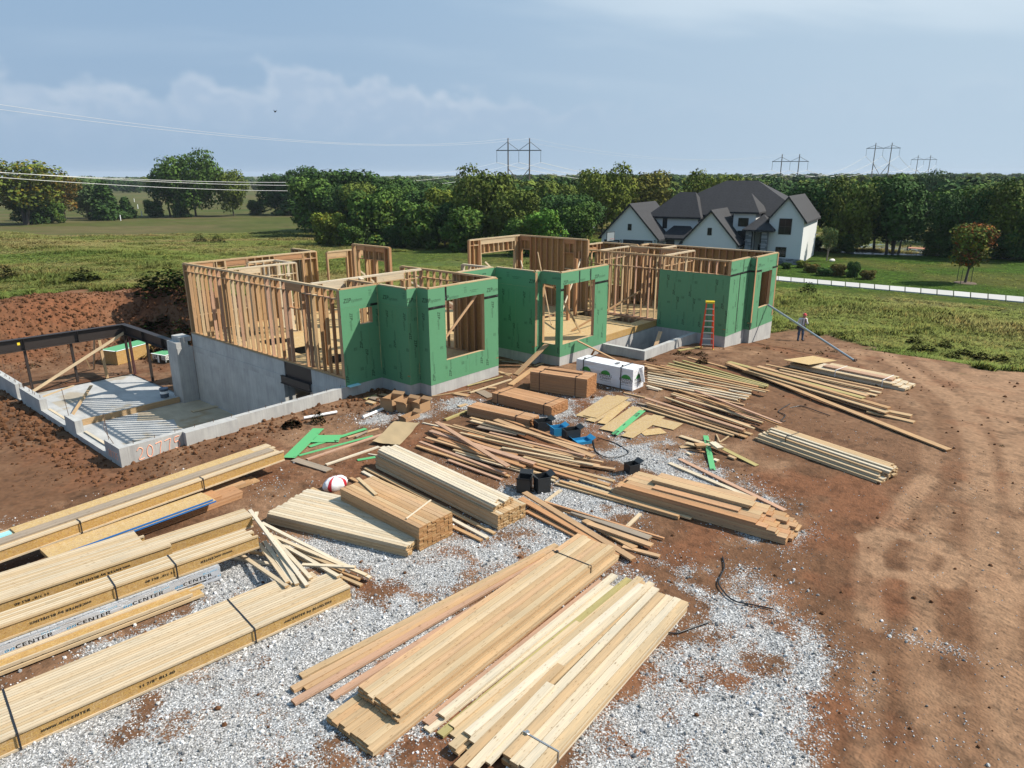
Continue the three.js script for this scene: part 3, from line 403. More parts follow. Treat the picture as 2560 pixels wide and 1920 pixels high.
// ---------------------------------------------------------------- garage pit beside the house: concrete walls, slab, steel frame
{
  const g = thing('garage_foundation', null, 'open concrete garage foundation sprayed with 20775 beside the framed house', 'foundation');
  const w = (x0, x1, y0, y1, z1, name = 'concrete_wall', z0 = -2.8) => mesh(name, boxGeo(x0, x1, y0, y1, z0, z1, rnd(5), 0.3), MAT.concrete, g);
  // front wall in three offset lengths
  w(10.35, 15.42, 21.075, 21.28, 0.42); w(8.62, 10.35, 20.865, 21.28, 0.418); w(6.98, 8.62, 21.06, 21.28, 0.42);
  // left wall with low sills at the three door openings
  w(6.75, 6.978, 21.06, 22.2, 0.42); w(6.75, 6.978, 22.2, 24.66, 0.0); w(6.75, 6.978, 24.66, 25.62, 0.42); w(6.75, 6.978, 25.62, 28.15, 0.03); w(6.75, 6.978, 28.15, 30.45, 0.42); w(6.75, 6.978, 30.45, 30.92, -0.1); w(6.75, 6.978, 30.92, 36.4, 0.45);
  // wing at the far end of the basement wall
  w(14.0, 14.795, 33.52, 34.5, 0.05); w(14.0, 14.6, 33.54, 34.48, 0.33, 'concrete_wall', 0.05); w(14.25, 14.79, 33.56, 34.46, 0.56, 'concrete_wall', 0.33);
  mesh('slab', boxGeo(6.98, 14.8, 21.28, 33.80, -2.86, -2.70, 3, 1), MAT.slab, g);
  mesh('slab', boxGeo(6.98, 14.30, 33.86, 40.45, -2.86, -2.50, 0.4, 7), MAT.slab, g);
  { const s = new THREE.Shape(); for (const [i, [x, y]] of [[11.9, 33.7], [14.75, 33.7], [14.75, 28.5], [13.0, 28.9], [12.2, 30.2], [12.6, 31.5], [11.4, 32.6]].entries()) i ? s.lineTo(x, y) : s.moveTo(x, y); const geo = new THREE.ShapeGeometry(s); geo.rotateX(-Math.PI / 2); geo.translate(0, -2.695, 0); mesh('sawdust_patch', geo, MAT.dustySlab, g); }
  board(g, V(9.0, 33.83, -2.56), V(13.95, 33.83, -2.56), 0.28, 0.045, WOOD.pine, 'form_board', V(0, 1, 0)).rotateX(0);
  for (const [y0, y1, x] of [[22.25, 24.6, 6.99], [25.7, 28.1, 6.99]]) board(g, V(x, y0, 0.03), V(x, y1, 0.03), 0.09, 0.03, WOOD.white, 'sill_board');
  const bar = (a, b, c) => mesh('rebar', tube(c ? [a, b, c] : [a, a.clone().lerp(b, 0.5), b], 0.009, 16, 5), MAT.rust, g);
  bar(V(6.86, 22.1, 0.3), V(6.84, 22.12, 1.25)); bar(V(6.86, 21.6, 0.3), V(6.7, 21.8, 0.85), V(6.86, 22.2, 1.0)); bar(V(6.86, 25.5, 0.3), V(6.8, 25.5, 1.35)); bar(V(6.86, 30.3, 0.3), V(6.86, 30.35, 1.3)); bar(V(6.86, 31.2, 0.3), V(6.86, 31.4, 1.2)); bar(V(6.86, 32.4, 0.3), V(6.86, 32.5, 1.2)); bar(V(6.86, 29.2, 0.3), V(6.86, 29.22, 0.85));
  for (let x = 7.2; x < 15.3; x += 0.62) bar(V(x, 21.18, 0.3), V(x + 0.005, 21.18, 0.52));
  for (let y = 28.4; y < 36; y += 0.6) bar(V(6.86, y, 0.2), V(6.86, y, 0.52));
  // house number in orange marking paint, on both faces of the corner
  const paint = new THREE.MeshStandardMaterial({ color: col(0.86, 0.40, 0.26), roughness: 0.9 });
  const DIG = { 2: [[[0, 0.8], [0.3, 1], [0.65, 0.85], [0.5, 0.45], [0.1, 0.05], [0.3, 0.0], [0.75, 0.08]]], 0: [[[0.35, 1], [0.05, 0.6], [0.1, 0.1], [0.4, 0], [0.65, 0.4], [0.6, 0.85], [0.35, 1]]], 7: [[[0, 0.92], [0.35, 0.97], [0.68, 1], [0.5, 0.5], [0.38, 0]]], 5: [[[0.7, 1], [0.15, 0.97], [0.1, 0.55], [0.5, 0.6], [0.65, 0.3], [0.4, 0.02], [0.05, 0.08]]] };
  const write = (at, S, name) => { const gs = []; let k = 0; for (const ch of '20775') { for (const line of DIG[ch]) gs.push(new THREE.TubeGeometry(new THREE.CatmullRomCurve3(line.map(([a, b]) => at(k * S * 0.92 + a * S * 0.85, b * S * 1.25 + k * 0.03 * S))), 40, S * 0.052, 4)); k++; } mesh(name, merge(gs), paint, g); };
  write((s, z) => V(7.22 + s, 21.0576, -0.09 + z), 0.30, 'painted_number'); write((s, z) => V(6.7478, 21.98 - s, -0.02 + z), 0.17, 'painted_number');
}
{
  const I = (a, b, d, wf, n) => { // wide flange beam from a to b (plan, centre), top at z
    const L = Math.hypot(b[0] - a[0], b[1] - a[1]), t = 0.02; const gs = [boxGeo(0, L, -wf / 2, wf / 2, -t, 0), boxGeo(0, L, -wf / 2, wf / 2, -d, -d + t), boxGeo(0, L, -0.008, 0.008, -d + t, -t)];
    for (let s = 0.01; s < L; s += 2.4) gs.push(boxGeo(s, s + 0.012, -wf / 2 + 0.01, wf / 2 - 0.01, -d + t, -t)); const geo = merge(gs); geo.rotateY(Math.atan2(b[1] - a[1], b[0] - a[0])); geo.translate(a[0], a[2], -a[1]); return geo;
  };
  const f = thing('steel_frame', null, 'rusty dark steel beam frame on slim posts over the garage slab', 'steel frame');
  mesh('long_beam', I([14.42, 40.45, 0.30], [4.2, 40.9, 0.30], 0.62, 0.30), MAT.steel, f); mesh('short_beam', I([14.30, 40.28, 0.30], [14.25, 34.5, 0.30], 0.55, 0.30), MAT.steel, f);
  for (const [x, y, m] of [[9.6, 40.75, MAT.steel], [11.64, 40.6, MAT.steel], [14.22, 40.35, MAT.steel], [14.25, 39.85, MAT.primer], [14.30, 37.7, MAT.steel]]) { const zb = y > 40.5 ? -2.65 : -2.5; mesh('post', boxGeo(x - 0.055, x + 0.055, y - 0.055, y + 0.055, zb, -0.28), m, f); mesh('base_plate', boxGeo(x - 0.12, x + 0.12, y - 0.12, y + 0.12, zb, zb + 0.015), MAT.steel, f); }
  for (const p of [[9.31, 40.313, 0.1], [14.406, 36.083, 0.1]]) mesh('yellow_tag', boxGeo(p[0] - 0.06, p[0] + 0.06, p[1] - 0.02, p[1] - 0.01, p[2] - 0.05, p[2] + 0.08), MAT.yellow, f);
}
const loose = (name, a, b, w, t, mats, label, category = 'board', group, up) => tag(board(scene, a, b, w, t, mats, name, up), label, category, group);
loose('brace_plank', V(9.15, 40.05, -2.45), V(14.2, 40.3, -0.15), 0.14, 0.04, WOOD.pine, 'long timber brace slanting from the slab up to the steel beam corner', 'timber brace', null, V(0, -1, 0.2));
loose('brace_plank', V(12.95, 40.2, -2.45), V(12.95, 40.42, -0.3), 0.14, 0.05, WOOD.pine, 'upright timber prop standing under the long steel beam', 'timber brace', null, V(0, -1, 0));
loose('brace_plank', V(13.2, 42.9, -2.6), V(12.9, 40.9, -0.25), 0.14, 0.05, WOOD.pine, 'timber prop leaning against the back of the steel beam', 'timber brace', null, V(1, 0, 0));
loose('stake', V(13.1, 43.0, -2.65), V(12.85, 42.7, -1.75), 0.06, 0.03, WOOD.pine, 'short wooden stake in the dirt behind the steel frame', 'stake', null, V(0, -1, 0));
loose('plank', V(9.05, 34.05, -2.46), V(11.3, 37.5, -1.95), 0.14, 0.04, WOOD.pine, 'plank lying at a slant on the garage slab beside the form board', 'plank');
loose('plank', V(9.0, 38.9, -2.47), V(11.3, 40.2, -2.47), 0.10, 0.04, WOOD.pine, 'thin board lying along the far left edge of the slab', 'plank');
{ const p = [13.629, 31.894], q = [14.939, 31.761]; loose('plank', V(...p, -2.67), V(...q, -2.67), 0.30, 0.03, WOOD.pine, 'wide plank lying on the sawdust at the foot of the basement wall', 'plank'); }
{ const p = [13.431, 29.9], q = [13.63, 29.43]; loose('plank', V(...p, -2.67), V(...q, -2.67), 0.09, 0.03, WOOD.pine, 'short offcut on the slab just behind the concrete front wall', 'offcut'); }
{ // bucket of sealant
  const p = [13.567, 34.599], b = thing('bucket', V(p[0], p[1], -2.5), 'grey bucket with a white label band on the garage slab', 'bucket');
  mesh('body', new THREE.CylinderGeometry(0.20, 0.19, 0.44, 20).translate(0, 0.22, 0), std(0.05, 0.07, 0.10, 0.5), b); mesh('label_band', new THREE.CylinderGeometry(0.203, 0.199, 0.13, 20, 1, true).translate(0, 0.27, 0), MAT.white, b); mesh('lid', new THREE.CylinderGeometry(0.21, 0.21, 0.03, 20).translate(0, 0.455, 0), std(0.10, 0.14, 0.20, 0.5), b); mesh('handle', new THREE.TorusGeometry(0.2, 0.006, 6, 20, Math.PI).translate(0, 0.42, 0), MAT.galvanised, b);
}
// ---------------------------------------------------------------- low porch foundation box
{
  const g = thing('porch_foundation', null, 'low empty concrete porch box between the two right hand green walls', 'foundation'), w = (x0, x1, y0, y1) => mesh('concrete_wall', boxGeo(x0, x1, y0, y1, -1.4, 0.42, rnd(4), 0.3), MAT.concrete, g);
  w(26.9, 27.12, 15.33, 17.62); w(27.12, 31.99, 15.33, 15.55); mesh('fill', boxGeo(27.12, 31.99, 15.55, 17.62, -1.4, -0.62), std(0.16, 0.075, 0.04, 0.95), g);
  loose('plank', V(28.2, 15.75, -0.45), V(30.2, 16.4, 0.62), 0.19, 0.04, WOOD.fir, 'plank leaning up out of the porch foundation box', 'plank');
  loose('plank', V(28.1, 17.0, -0.57), V(29.0, 17.2, -0.57), 0.14, 0.04, WOOD.fir, 'short offcut lying inside the porch foundation box', 'offcut');
}

// ---------------------------------------------------------------- ground: bare red dirt, gravel, rough pasture, mown grass
// soft patches of gravel: [x, y, radius, strength]
const GRAVEL = [
  [...[1.837, 10.556], 2.2, 1], [...[3.101, 10.228], 1.6, 1], [...[4.509, 10.08], 1.5, 1], [...[6.338, 12.652], 1.2, 0.9], [...[6.313, 10.875], 1.6, 1], [...[7.903, 10.55], 1.6, 1], [...[9.444, 9.599], 1.5, 1], [...[5.242, 8.702], 1.8, 1], [...[3.062, 8.74], 2, 1], [...[4.285, 7.317], 1.5, 1],
  [...[7.129, 7.774], 1.5, 1], [...[10.892, 8.818], 1.2, 0.8], [...[12.103, 9.082], 1.2, 0.8], [...[13.934, 9.704], 1.4, 0.85], [...[13.885, 8.511], 1.0, 0.8], [...[17.296, 9.711], 1.7, 0.8], [...[17.209, 8.732], 1.5, 0.7], [...[16.235, 6.584], 1.2, 0.8], [...[15.61, 5.347], 1.0, 0.75], [...[14.787, 4.589], 0.9, 0.45], [...[19.157, 13.437], 2.0, 0.6], [...[21.25, 13.437], 1.5, 0.5], [...[17.233, 17.303], 1.1, 0.85], [...[14.986, 17.575], 0.8, 0.55], [...[13.891, 18.491], 1.0, 0.5], [...[12.667, 13.536], 1.0, 0.3],
  [...[10.877, 6.81], 1.0, 0.5], [...[12.012, 6.031], 1.0, 0.45], [...[10.269, 4.51], 1.4, 0.75], [...[9.419, 3.669], 1.2, 0.7], [...[8.89, 3.043], 1.1, 0.55], [...[8.193, 3.855], 1.1, 0.7], [...[7.034, 4.119], 1.0, 0.55], [...[11.626, 3.767], 1.2, 0.45], [...[8.988, 2.369], 1.2, 0.42], [...[8.035, 2.953], 1.0, 0.5], [...[10.465, 2.451], 1.1, 0.28], [...[12.535, 4.613], 1.0, 0.4],
  [...[12.858, 1.903], 0.3, 0.25], [...[12.892, 1.156], 0.4, 0.3], [...[12.996, 0.746], 0.35, 0.28], [...[12.857, 1.595], 0.25, 0.2], [...[13.024, 0.072], 0.3, 0.25], [...[10.832, 1.696], 0.6, 0.2], [...[10.36, 0.507], 0.8, 0.25], [...[2.682, 16.108], 0.9, 0.55], [...[3.614, 20.519], 0.7, 0.4], [...[4.062, 18.842], 1.2, 0.12], [...[4.717, 17.712], 1.2, 0.14],
  [...[5.559, 12.751], 0.8, 0.5], [...[8.691, 16.735], 1.4, 0.25], [...[12.334, 9.548], 1.2, 0.7], [...[12.158, 10.935], 1.2, 0.5], [...[29.786, 9.356], 1.2, 0.12],
];
// slow masks are kept on a coarse grid and read back smoothly
function gridded(x0, y0, w, h, step, f) { const nx = Math.ceil(w / step) + 2, ny = Math.ceil(h / step) + 2, a = new Float32Array(nx * ny); for (let j = 0; j < ny; j++) for (let i = 0; i < nx; i++) a[j * nx + i] = f(x0 + i * step, y0 + j * step); return (x, y) => { const px = clamp((x - x0) / step, 0, nx - 1.001), py = clamp((y - y0) / step, 0, ny - 1.001), i = Math.floor(px), j = Math.floor(py), u = px - i, v = py - j, k = j * nx + i; return (a[k] * (1 - u) + a[k + 1] * u) * (1 - v) + (a[k + nx] * (1 - u) + a[k + nx + 1] * u) * v; }; }
const gravelSum = gridded(-6, -14, 52, 40, 0.15, (x, y) => { let s = 0; for (const [gx, gy, r, k] of GRAVEL) { const d2 = (x - gx) ** 2 + (y - gy) ** 2; if (d2 < r * r * 6) s += k * Math.exp(-d2 / (r * r * 0.95)); } return s; });
function gravelAt(x, y) { if (y > 25.5 || x > 45) return 0; const s = gravelSum(x, y); if (s < 0.01) return 0; const n = fbm(x * 0.7 + 7, y * 0.7 + 3, 4) - 0.5, m = fbm(x * 2.3, y * 2.3 + 31, 3) - 0.5; return clamp(Math.min(1, s * 0.9) * 0.82 + (n * 1.5 + m * 1.1) * sm(0, 0.6, s) - 0.05); }
// where the ground has been stripped
const DIRT = [[-20, 54.5], [4, 55], [10, 57], [17, 56.5], [22.5, 52], [24.5, 44], [24, 36], [33, 33.5], [39.5, 28], [41, 21], [42.5, 16], [47.472, 14.824, -1.632].slice(0, 2), [43.169, 10.601, -1.546].slice(0, 2), [42.495, 7.775, -1.532].slice(0, 2), [36.949, 4.427, -0.484].slice(0, 2), [37.022, 2.12, -0.489].slice(0, 2), [62, -3], [72, -30], [-20, -30]];
function inPoly(P, x, y) { let c = false; for (let i = 0, j = P.length - 1; i < P.length; j = i++) { const [xi, yi] = P[i], [xj, yj] = P[j]; if ((yi > y) !== (yj > y) && x < (xj - xi) * (y - yi) / (yj - yi) + xi) c = !c; } return c; }
function edgeDist(P, x, y) { let b = 1e9; for (let i = 0, j = P.length - 1; i < P.length; j = i++) { const [ax, ay] = P[j], [bx, by] = P[i], dx = bx - ax, dy = by - ay, t = clamp(((x - ax) * dx + (y - ay) * dy) / (dx * dx + dy * dy)); b = Math.min(b, (x - ax - t * dx) ** 2 + (y - ay - t * dy) ** 2); } return Math.sqrt(b); }
const dirtDist = gridded(-8, -16, 72, 80, 0.5, (x, y) => edgeDist(DIRT, x, y) * (inPoly(DIRT, x, y) ? 1 : -1));
const dirtAt = (x, y) => { const d = dirtDist(x, y); if (d > 4.5) return 1; if (d < -4.5) return 0; const n = (fbm(x * 0.35, y * 0.35 + 9, 4) - 0.5) * 4.5 + (fbm(x * 1.6, y * 1.6, 3) - 0.5) * 1.6; return sm(-0.4, 0.5, d + n); };
// drive across the lawn: its two edges
const DRIVE = [[[71.442, 32.09, -2.083].slice(0, 2), [71.672, 25.904, -2.083].slice(0, 2), [72.682, 5.325, -2.083].slice(0, 2), [73.055, -0.915, -2.083].slice(0, 2)], [[69.147, 31.031, -2.065].slice(0, 2), [68.909, 24.865, -2.061].slice(0, 2), [69.768, 5.042, -2.078].slice(0, 2), [69.779, -0.961, -2.078].slice(0, 2)]];
const LAWN = [[70.297, 43.438, -2.083].slice(0, 2), [77.428, 34.855, -2.083].slice(0, 2), [62.102, 27.79, -1.925].slice(0, 2), [63.395, 22.799, -1.95].slice(0, 2), [64.121, 14.456, -1.965].slice(0, 2), [64.862, 4.58, -1.98].slice(0, 2), [67.385, -3.183, -2.03].slice(0, 2), [115.793, -4.025, -2.083].slice(0, 2), [106.393, 8.614, -2.083].slice(0, 2), [104.259, 19.562, -2.083].slice(0, 2), [101.077, 29.594, -2.083].slice(0, 2), [97.967, 38.365, -2.083].slice(0, 2), [86.75, 53.728, -2.083].slice(0, 2)];
const MOWN = [[48.444, 62.402, -1.764].slice(0, 2), [57.855, 52.353, -1.868].slice(0, 2), [74.783, 52.283, -2.083].slice(0, 2), [82.2, 57.503, -2.083].slice(0, 2), [71.943, 76.273, -2.491].slice(0, 2), [62.166, 77.218, -2.333].slice(0, 2)];
const lawnGrid = gridded(20, -60, 150, 150, 0.8, (x, y) => inPoly(LAWN, x, y) ? sm(0, 1.5, edgeDist(LAWN, x, y)) : 0), mownGrid = gridded(20, 0, 110, 110, 1, (x, y) => inPoly(MOWN, x, y) ? 1 : 0);
function fieldColor(x, y, o) {
  const near = x > 20 && x < 170 && y > -60 && y < 90, lawn = near ? lawnGrid(x, y) : 0, mown = near && x < 130 && y > 0 ? mownGrid(x, y) : 0;
  const a = fbm(x * 0.045 + 3, y * 0.045 + 8, 4), b = fbm(x * 0.16 + 30, y * 0.16 + 11, 4), c = vnoise(x * 2.1, y * 2.1) * 0.6 + vnoise(x * 6.3, y * 6.3) * 0.4;
  const ang = x * 0.53 + y * 0.85, band = fbm(ang * 0.16 + 5, (x * 0.85 - y * 0.53) * 0.03 + 2, 3);
  let r = 0.092, g = 0.104, bl = 0.031; const dry = sm(0.42, 0.62, band * 0.65 + b * 0.35), grn = sm(0.52, 0.68, a * 0.5 + b * 0.5);
  r = lerp(r, 0.150, dry * 0.75); g = lerp(g, 0.118, dry * 0.75); bl = lerp(bl, 0.058, dry * 0.75);
  r = lerp(r, 0.060, grn * 0.7); g = lerp(g, 0.092, grn * 0.7); bl = lerp(bl, 0.020, grn * 0.7);
  const lr = lerp(0.046, 0.085, sm(0.45, 0.7, b)), lg = lerp(0.084, 0.094, sm(0.45, 0.7, b)), lb = lerp(0.013, 0.024, sm(0.45, 0.7, b));
  const k = Math.max(lawn, mown * 0.55); r = lerp(r, lr, k); g = lerp(g, lg, k); bl = lerp(bl, lb, k);
  const s = 0.82 + 0.36 * c; o[0] = r * s; o[1] = g * s; o[2] = bl * s; return k;
}
// wheel tracks: soft pale bands of dry crumbled soil, with tread ridges in the relief
const TRACKS = canvasOf(1650, 1750, (c, w, h) => {   // 25 px per metre, x from -6, y from -10
  c.fillStyle = '#000'; c.fillRect(0, 0, w, h); const X = (p) => (p[0] + 6) * 25, Y = (p) => (p[1] + 10) * 25; const r = rng(71);
  const line = (pts, wd, a, ch = 'r') => { for (let k = 4; k >= 0; k--) { c.strokeStyle = ch === 'r' ? `rgba(255,0,0,${a / 4})` : `rgba(0,255,0,${a})`; c.lineWidth = wd * 25 * (1 + k * 0.22); c.lineCap = 'round'; c.lineJoin = 'round'; c.beginPath(); pts.forEach((p, i) => i ? c.lineTo(X(p), Y(p)) : c.moveTo(X(p), Y(p))); c.stroke(); if (ch !== 'r') break; } };
  c.globalCompositeOperation = 'lighter';
  const t1 = [[43.743, 9.71], [35.892, 7.162], [31.667, 4.978], [28.554, 3.187], [24.683, 2.208], [21.232, 1.608], [18.327, 1.114], [15.176, 0.539], [12.297, -0.009], [10.369, -0.488]], t2 = [[40.728, 7.617], [34.608, 4.835], [31.042, 2.815], [27.326, 1.665], [23.023, 0.915], [18.927, 0.414], [15.768, -0.152]];
  line(t1, 0.5, 0.22); line(t2, 0.5, 0.22); line(t1.map(([x, y]) => [x - 1.5, y + 1.0]), 0.35, 0.10); line([[27, 2], [40, 3.4], [58, 4.5]], 1.6, 0.13); line([[24, 0.5], [34, 1.2], [58, 1.0]], 1.2, 0.12);
  const t3 = [[20.934, 2.877], [19.009, 2.924], [17.339, 2.965], [15.657, 2.944], [14.211, 2.658], [12.936, 2.24]]; line(t3, 0.36, 0.24); line(t3.map(([x, y]) => [x + 0.2, y - 0.9]), 0.3, 0.13);
  line([[16.256, 3.199], [16.914, 2.765], [17.013, 1.829], [16.376, 1.362], [15.264, 1.429]], 0.3, 0.3); line([[16.256, 3.199], [14.902, 2.657], [15.055, 2.07], [15.559, 1.481]], 0.26, 0.3); line([[16.84, 1.261], [16.166, 0.908], [15.721, 0.143]], 0.9, 0.12); line([[11.711, 0.673], [10.34, 0.271]], 0.8, 0.10); line([[11.803, 1.948], [9.384, 1.384]], 0.3, 0.16);
  // treads
  c.globalCompositeOperation = 'lighter';
  const tread = (pts, wd, step = 0.16) => { for (let i = 0; i + 1 < pts.length; i++) { const [ax, ay] = pts[i], [bx, by] = pts[i + 1], L = Math.hypot(bx - ax, by - ay), ux = (bx - ax) / L, uy = (by - ay) / L; for (let s = 0; s < L; s += step) { if (r() < 0.25) continue; const mx = ax + ux * s, my = ay + uy * s; for (const e of [-1, 1]) { c.strokeStyle = `rgba(0,255,0,${0.35 + r() * 0.5})`; c.lineWidth = 1.4; c.beginPath(); c.moveTo(X([mx, 0]), Y([0, my])); c.lineTo(X([mx - uy * e * wd + ux * wd * 0.7, 0]), Y([0, my + ux * e * wd + uy * wd * 0.7])); c.stroke(); } } } };
  tread([[18.922, 4.643], [18.75, 3.88], [18.319, 2.962]], 0.22); tread([[18.21, 2.269], [19.307, 1.808], [21.191, 1.595]], 0.25); tread([[16.46, 3.54], [17.331, 3.138], [17.739, 2.35]], 0.25); tread([[17.739, 2.35], [17.84, 1.778]], 0.25); tread([[16.923, 1.31], [15.408, 1.363], [14.621, 1.724]], 0.25); tread([[14.842, 1.768], [13.527, 1.743], [12.153, 1.733], [10.825, 1.478]], 0.2, 0.13); tread([[14.371, 1.254], [13.19, 1.569]], 0.25, 0.13); tread([[9.61, 1.567], [9.068, 1.526]], 0.2, 0.13); tread([[17.585, 2.841], [19.45, 2.693], [21.909, 2.176]], 0.18); tread(t1, 0.2); tread(t2, 0.2); tread([[37.894, 16.643], [33.494, 9.992], [34.526, 7.427]], 0.2);
});
const TRK = TRACKS.getContext('2d').getImageData(0, 0, 1650, 1750).data;
function trackAt(x, y, ch) { const px = (x + 6) * 25, py = (y + 10) * 25, i = Math.floor(px), j = Math.floor(py); if (i < 0 || j < 0 || i > 1648 || j > 1748) return 0; const a = px - i, b = py - j, q = (j * 1650 + i) * 4 + ch; return ((TRK[q] * (1 - a) + TRK[q + 4] * a) * (1 - b) + (TRK[q + 6600] * (1 - a) + TRK[q + 6604] * a) * b) / 255; }
const G8 = (x) => 255 * Math.pow(clamp(x), 1 / 2.2);
const tmp = [0, 0, 0];
function siteColor(x, y, fine, o) {
  const dirt = fine ? 1 : dirtAt(x, y), big = fbm(x * 0.22 + 4, y * 0.22 + 2, 4), mid = fbm(x * 1.3, y * 1.3 + 50, 4), sml = vnoise(x * 11, y * 11) * 0.5 + vnoise(x * 29, y * 29) * 0.5;
  const dry = clamp(sm(0.50, 0.72, big * 0.6 + mid * 0.4) * 0.55 + trackAt(x, y, 0) * 2.6 + sm(14, 22, x - y * 0.8) * 0.22 + sm(24, 34, x) * sm(9, 3, y) * 0.35 + sm(0.6, 0.75, mid) * 0.12), red = sm(0.55, 0.7, fbm(x * 0.5 + 60, y * 0.5, 4)) * 0.6 + sm(47, 50, y) * sm(9, 12, x) * 0.7;
  let r = lerp(0.132, 0.265, dry), g = lerp(0.066, 0.158, dry), b = lerp(0.034, 0.092, dry);
  r = lerp(r, 0.175, clamp(red) * (1 - dry * 0.6)); g = lerp(g, 0.071, clamp(red) * (1 - dry * 0.6)); b = lerp(b, 0.033, clamp(red) * (1 - dry * 0.6));
  const grit = vnoise(x * 3.1 + 5, y * 8.3) * 0.5 + vnoise(x * 7.7, y * 4.1 + 20) * 0.5, dark = sm(0.45, 0.25, mid) * 0.18 + sm(0.45, 0.2, grit) * 0.28 + sm(33.5, 36, y) * sm(46, 40, y) * 0.15; let s = (1 - dark) * (0.72 + 0.56 * sml); r *= s; g *= s; b *= s;
  const gd = gravelAt(x, y);
  if (gd > 0) {
    const cell = fine ? vnoise(x * 46, y * 46) * 0.62 + vnoise(x * 75, y * 75) * 0.38 : vnoise(x * 20, y * 20) * 0.5 + vnoise(x * 31, y * 31) * 0.5, thr = 1 - gd * 0.94;
    const q = sm(thr - 0.05, thr + 0.04, cell * 0.80 + 0.12);
    if (q > 0) { const h = NTAB[((Math.floor(x * 62) & 255) * 256 + (Math.floor(y * 62) & 255)) & 65535], h2 = vnoise(x * 58 + 3, y * 58), tone = 0.13 + 0.50 * h2 * h2 + (h > 0.85 ? 0.30 : h < 0.22 ? -0.05 : 0.02), wm = 0.97 + 0.05 * vnoise(x * 3, y * 3); r = lerp(r, tone * wm * 0.98, q); g = lerp(g, tone * 0.96, q); b = lerp(b, tone * 0.95 * (1.02 - (wm - 0.97)), q); }
  }
  if (dirt < 1) { fieldColor(x, y, tmp); r = lerp(tmp[0], r, dirt); g = lerp(tmp[1], g, dirt); b = lerp(tmp[2], b, dirt); }
  o[0] = r; o[1] = g; o[2] = b; return gd;
}
function hole(x, y) { if (x > 6.86 && x < 14.9 && y > 21.15 && y < 33.9) return true; if (x > 6.86 && x < 14.2 && y > 33 && y < 40.2) return true; return [[14.8, 20.75, 21.2, 33.3], [16.65, 20.7, 19.5, 21.3], [17.1, 20.7, 18.9, 19.6], [20.7, 27.2, 21.2, 32.4], [23.3, 27.4, 18.9, 21.4], [23.7, 32.1, 17.75, 26.8], [32, 36.2, 13.95, 23.8], [34.4, 37.15, 13.7, 21.3], [27.05, 32, 15.45, 17.9]].some((q) => x > q[0] && x < q[1] && y > q[2] && y < q[3]); }
const rough = (x, y) => { const heap = Math.exp(-((x - 13.5) ** 2 + (y - 51) ** 2) / 20) + Math.exp(-((x - 20) ** 2) / 8 - (y - 46.5) ** 2 / 40) + 0.35 * sm(46, 48, y) * sm(54, 51, y) * sm(25, 20, x); const d = (fbm(x * 1.1, y * 1.1 + 3, 4) - 0.5); return d * (0.10 + 0.75 * Math.min(1, heap)) + (fbm(x * 3.7 + 9, y * 3.7, 3) - 0.5) * 0.05 - trackAt(x, y, 0) * 0.03 + trackAt(x, y, 1) * 0.02; };
const NEAR = [-0.4, 24, -2.4, 20], SITE = [-6, 60, -14, 62];
const groundZ = (x, y) => terrain(x, y) + (x > SITE[0] && x < SITE[1] && y > SITE[2] && y < SITE[3] ? rough(x, y) * 0.6 * sm(0, 1, Math.min(x - SITE[0], SITE[1] - x, y - SITE[2], SITE[3] - y) / 3) : 0);
function groundPatch(x0, x1, y0, y1, step, skip, mat, name) {
  const nx = Math.round((x1 - x0) / step) + 1, ny = Math.round((y1 - y0) / step) + 1, pos = new Float32Array(nx * ny * 3), uv = new Float32Array(nx * ny * 2), idx = [];
  for (let j = 0; j < ny; j++) for (let i = 0; i < nx; i++) { const x = x0 + i * step, y = y0 + j * step, k = j * nx + i, p = V(x, y, groundZ(x, y)); pos.set([p.x, p.y, p.z], k * 3); uv.set([(x - x0) / (x1 - x0), (y - y0) / (y1 - y0)], k * 2); }
  for (let j = 0; j + 1 < ny; j++) for (let i = 0; i + 1 < nx; i++) { const x = x0 + (i + 0.5) * step, y = y0 + (j + 0.5) * step; if (skip(x, y)) continue; const a = j * nx + i; idx.push(a, a + 1, a + nx + 1, a, a + nx + 1, a + nx); }
  const g = new THREE.BufferGeometry(); g.setAttribute('position', new THREE.BufferAttribute(pos, 3)); g.setAttribute('uv', new THREE.BufferAttribute(uv, 2)); g.setIndex(idx); g.computeVertexNormals();
  return tag(mesh(name, g, mat), null, null, null, 'structure');
}
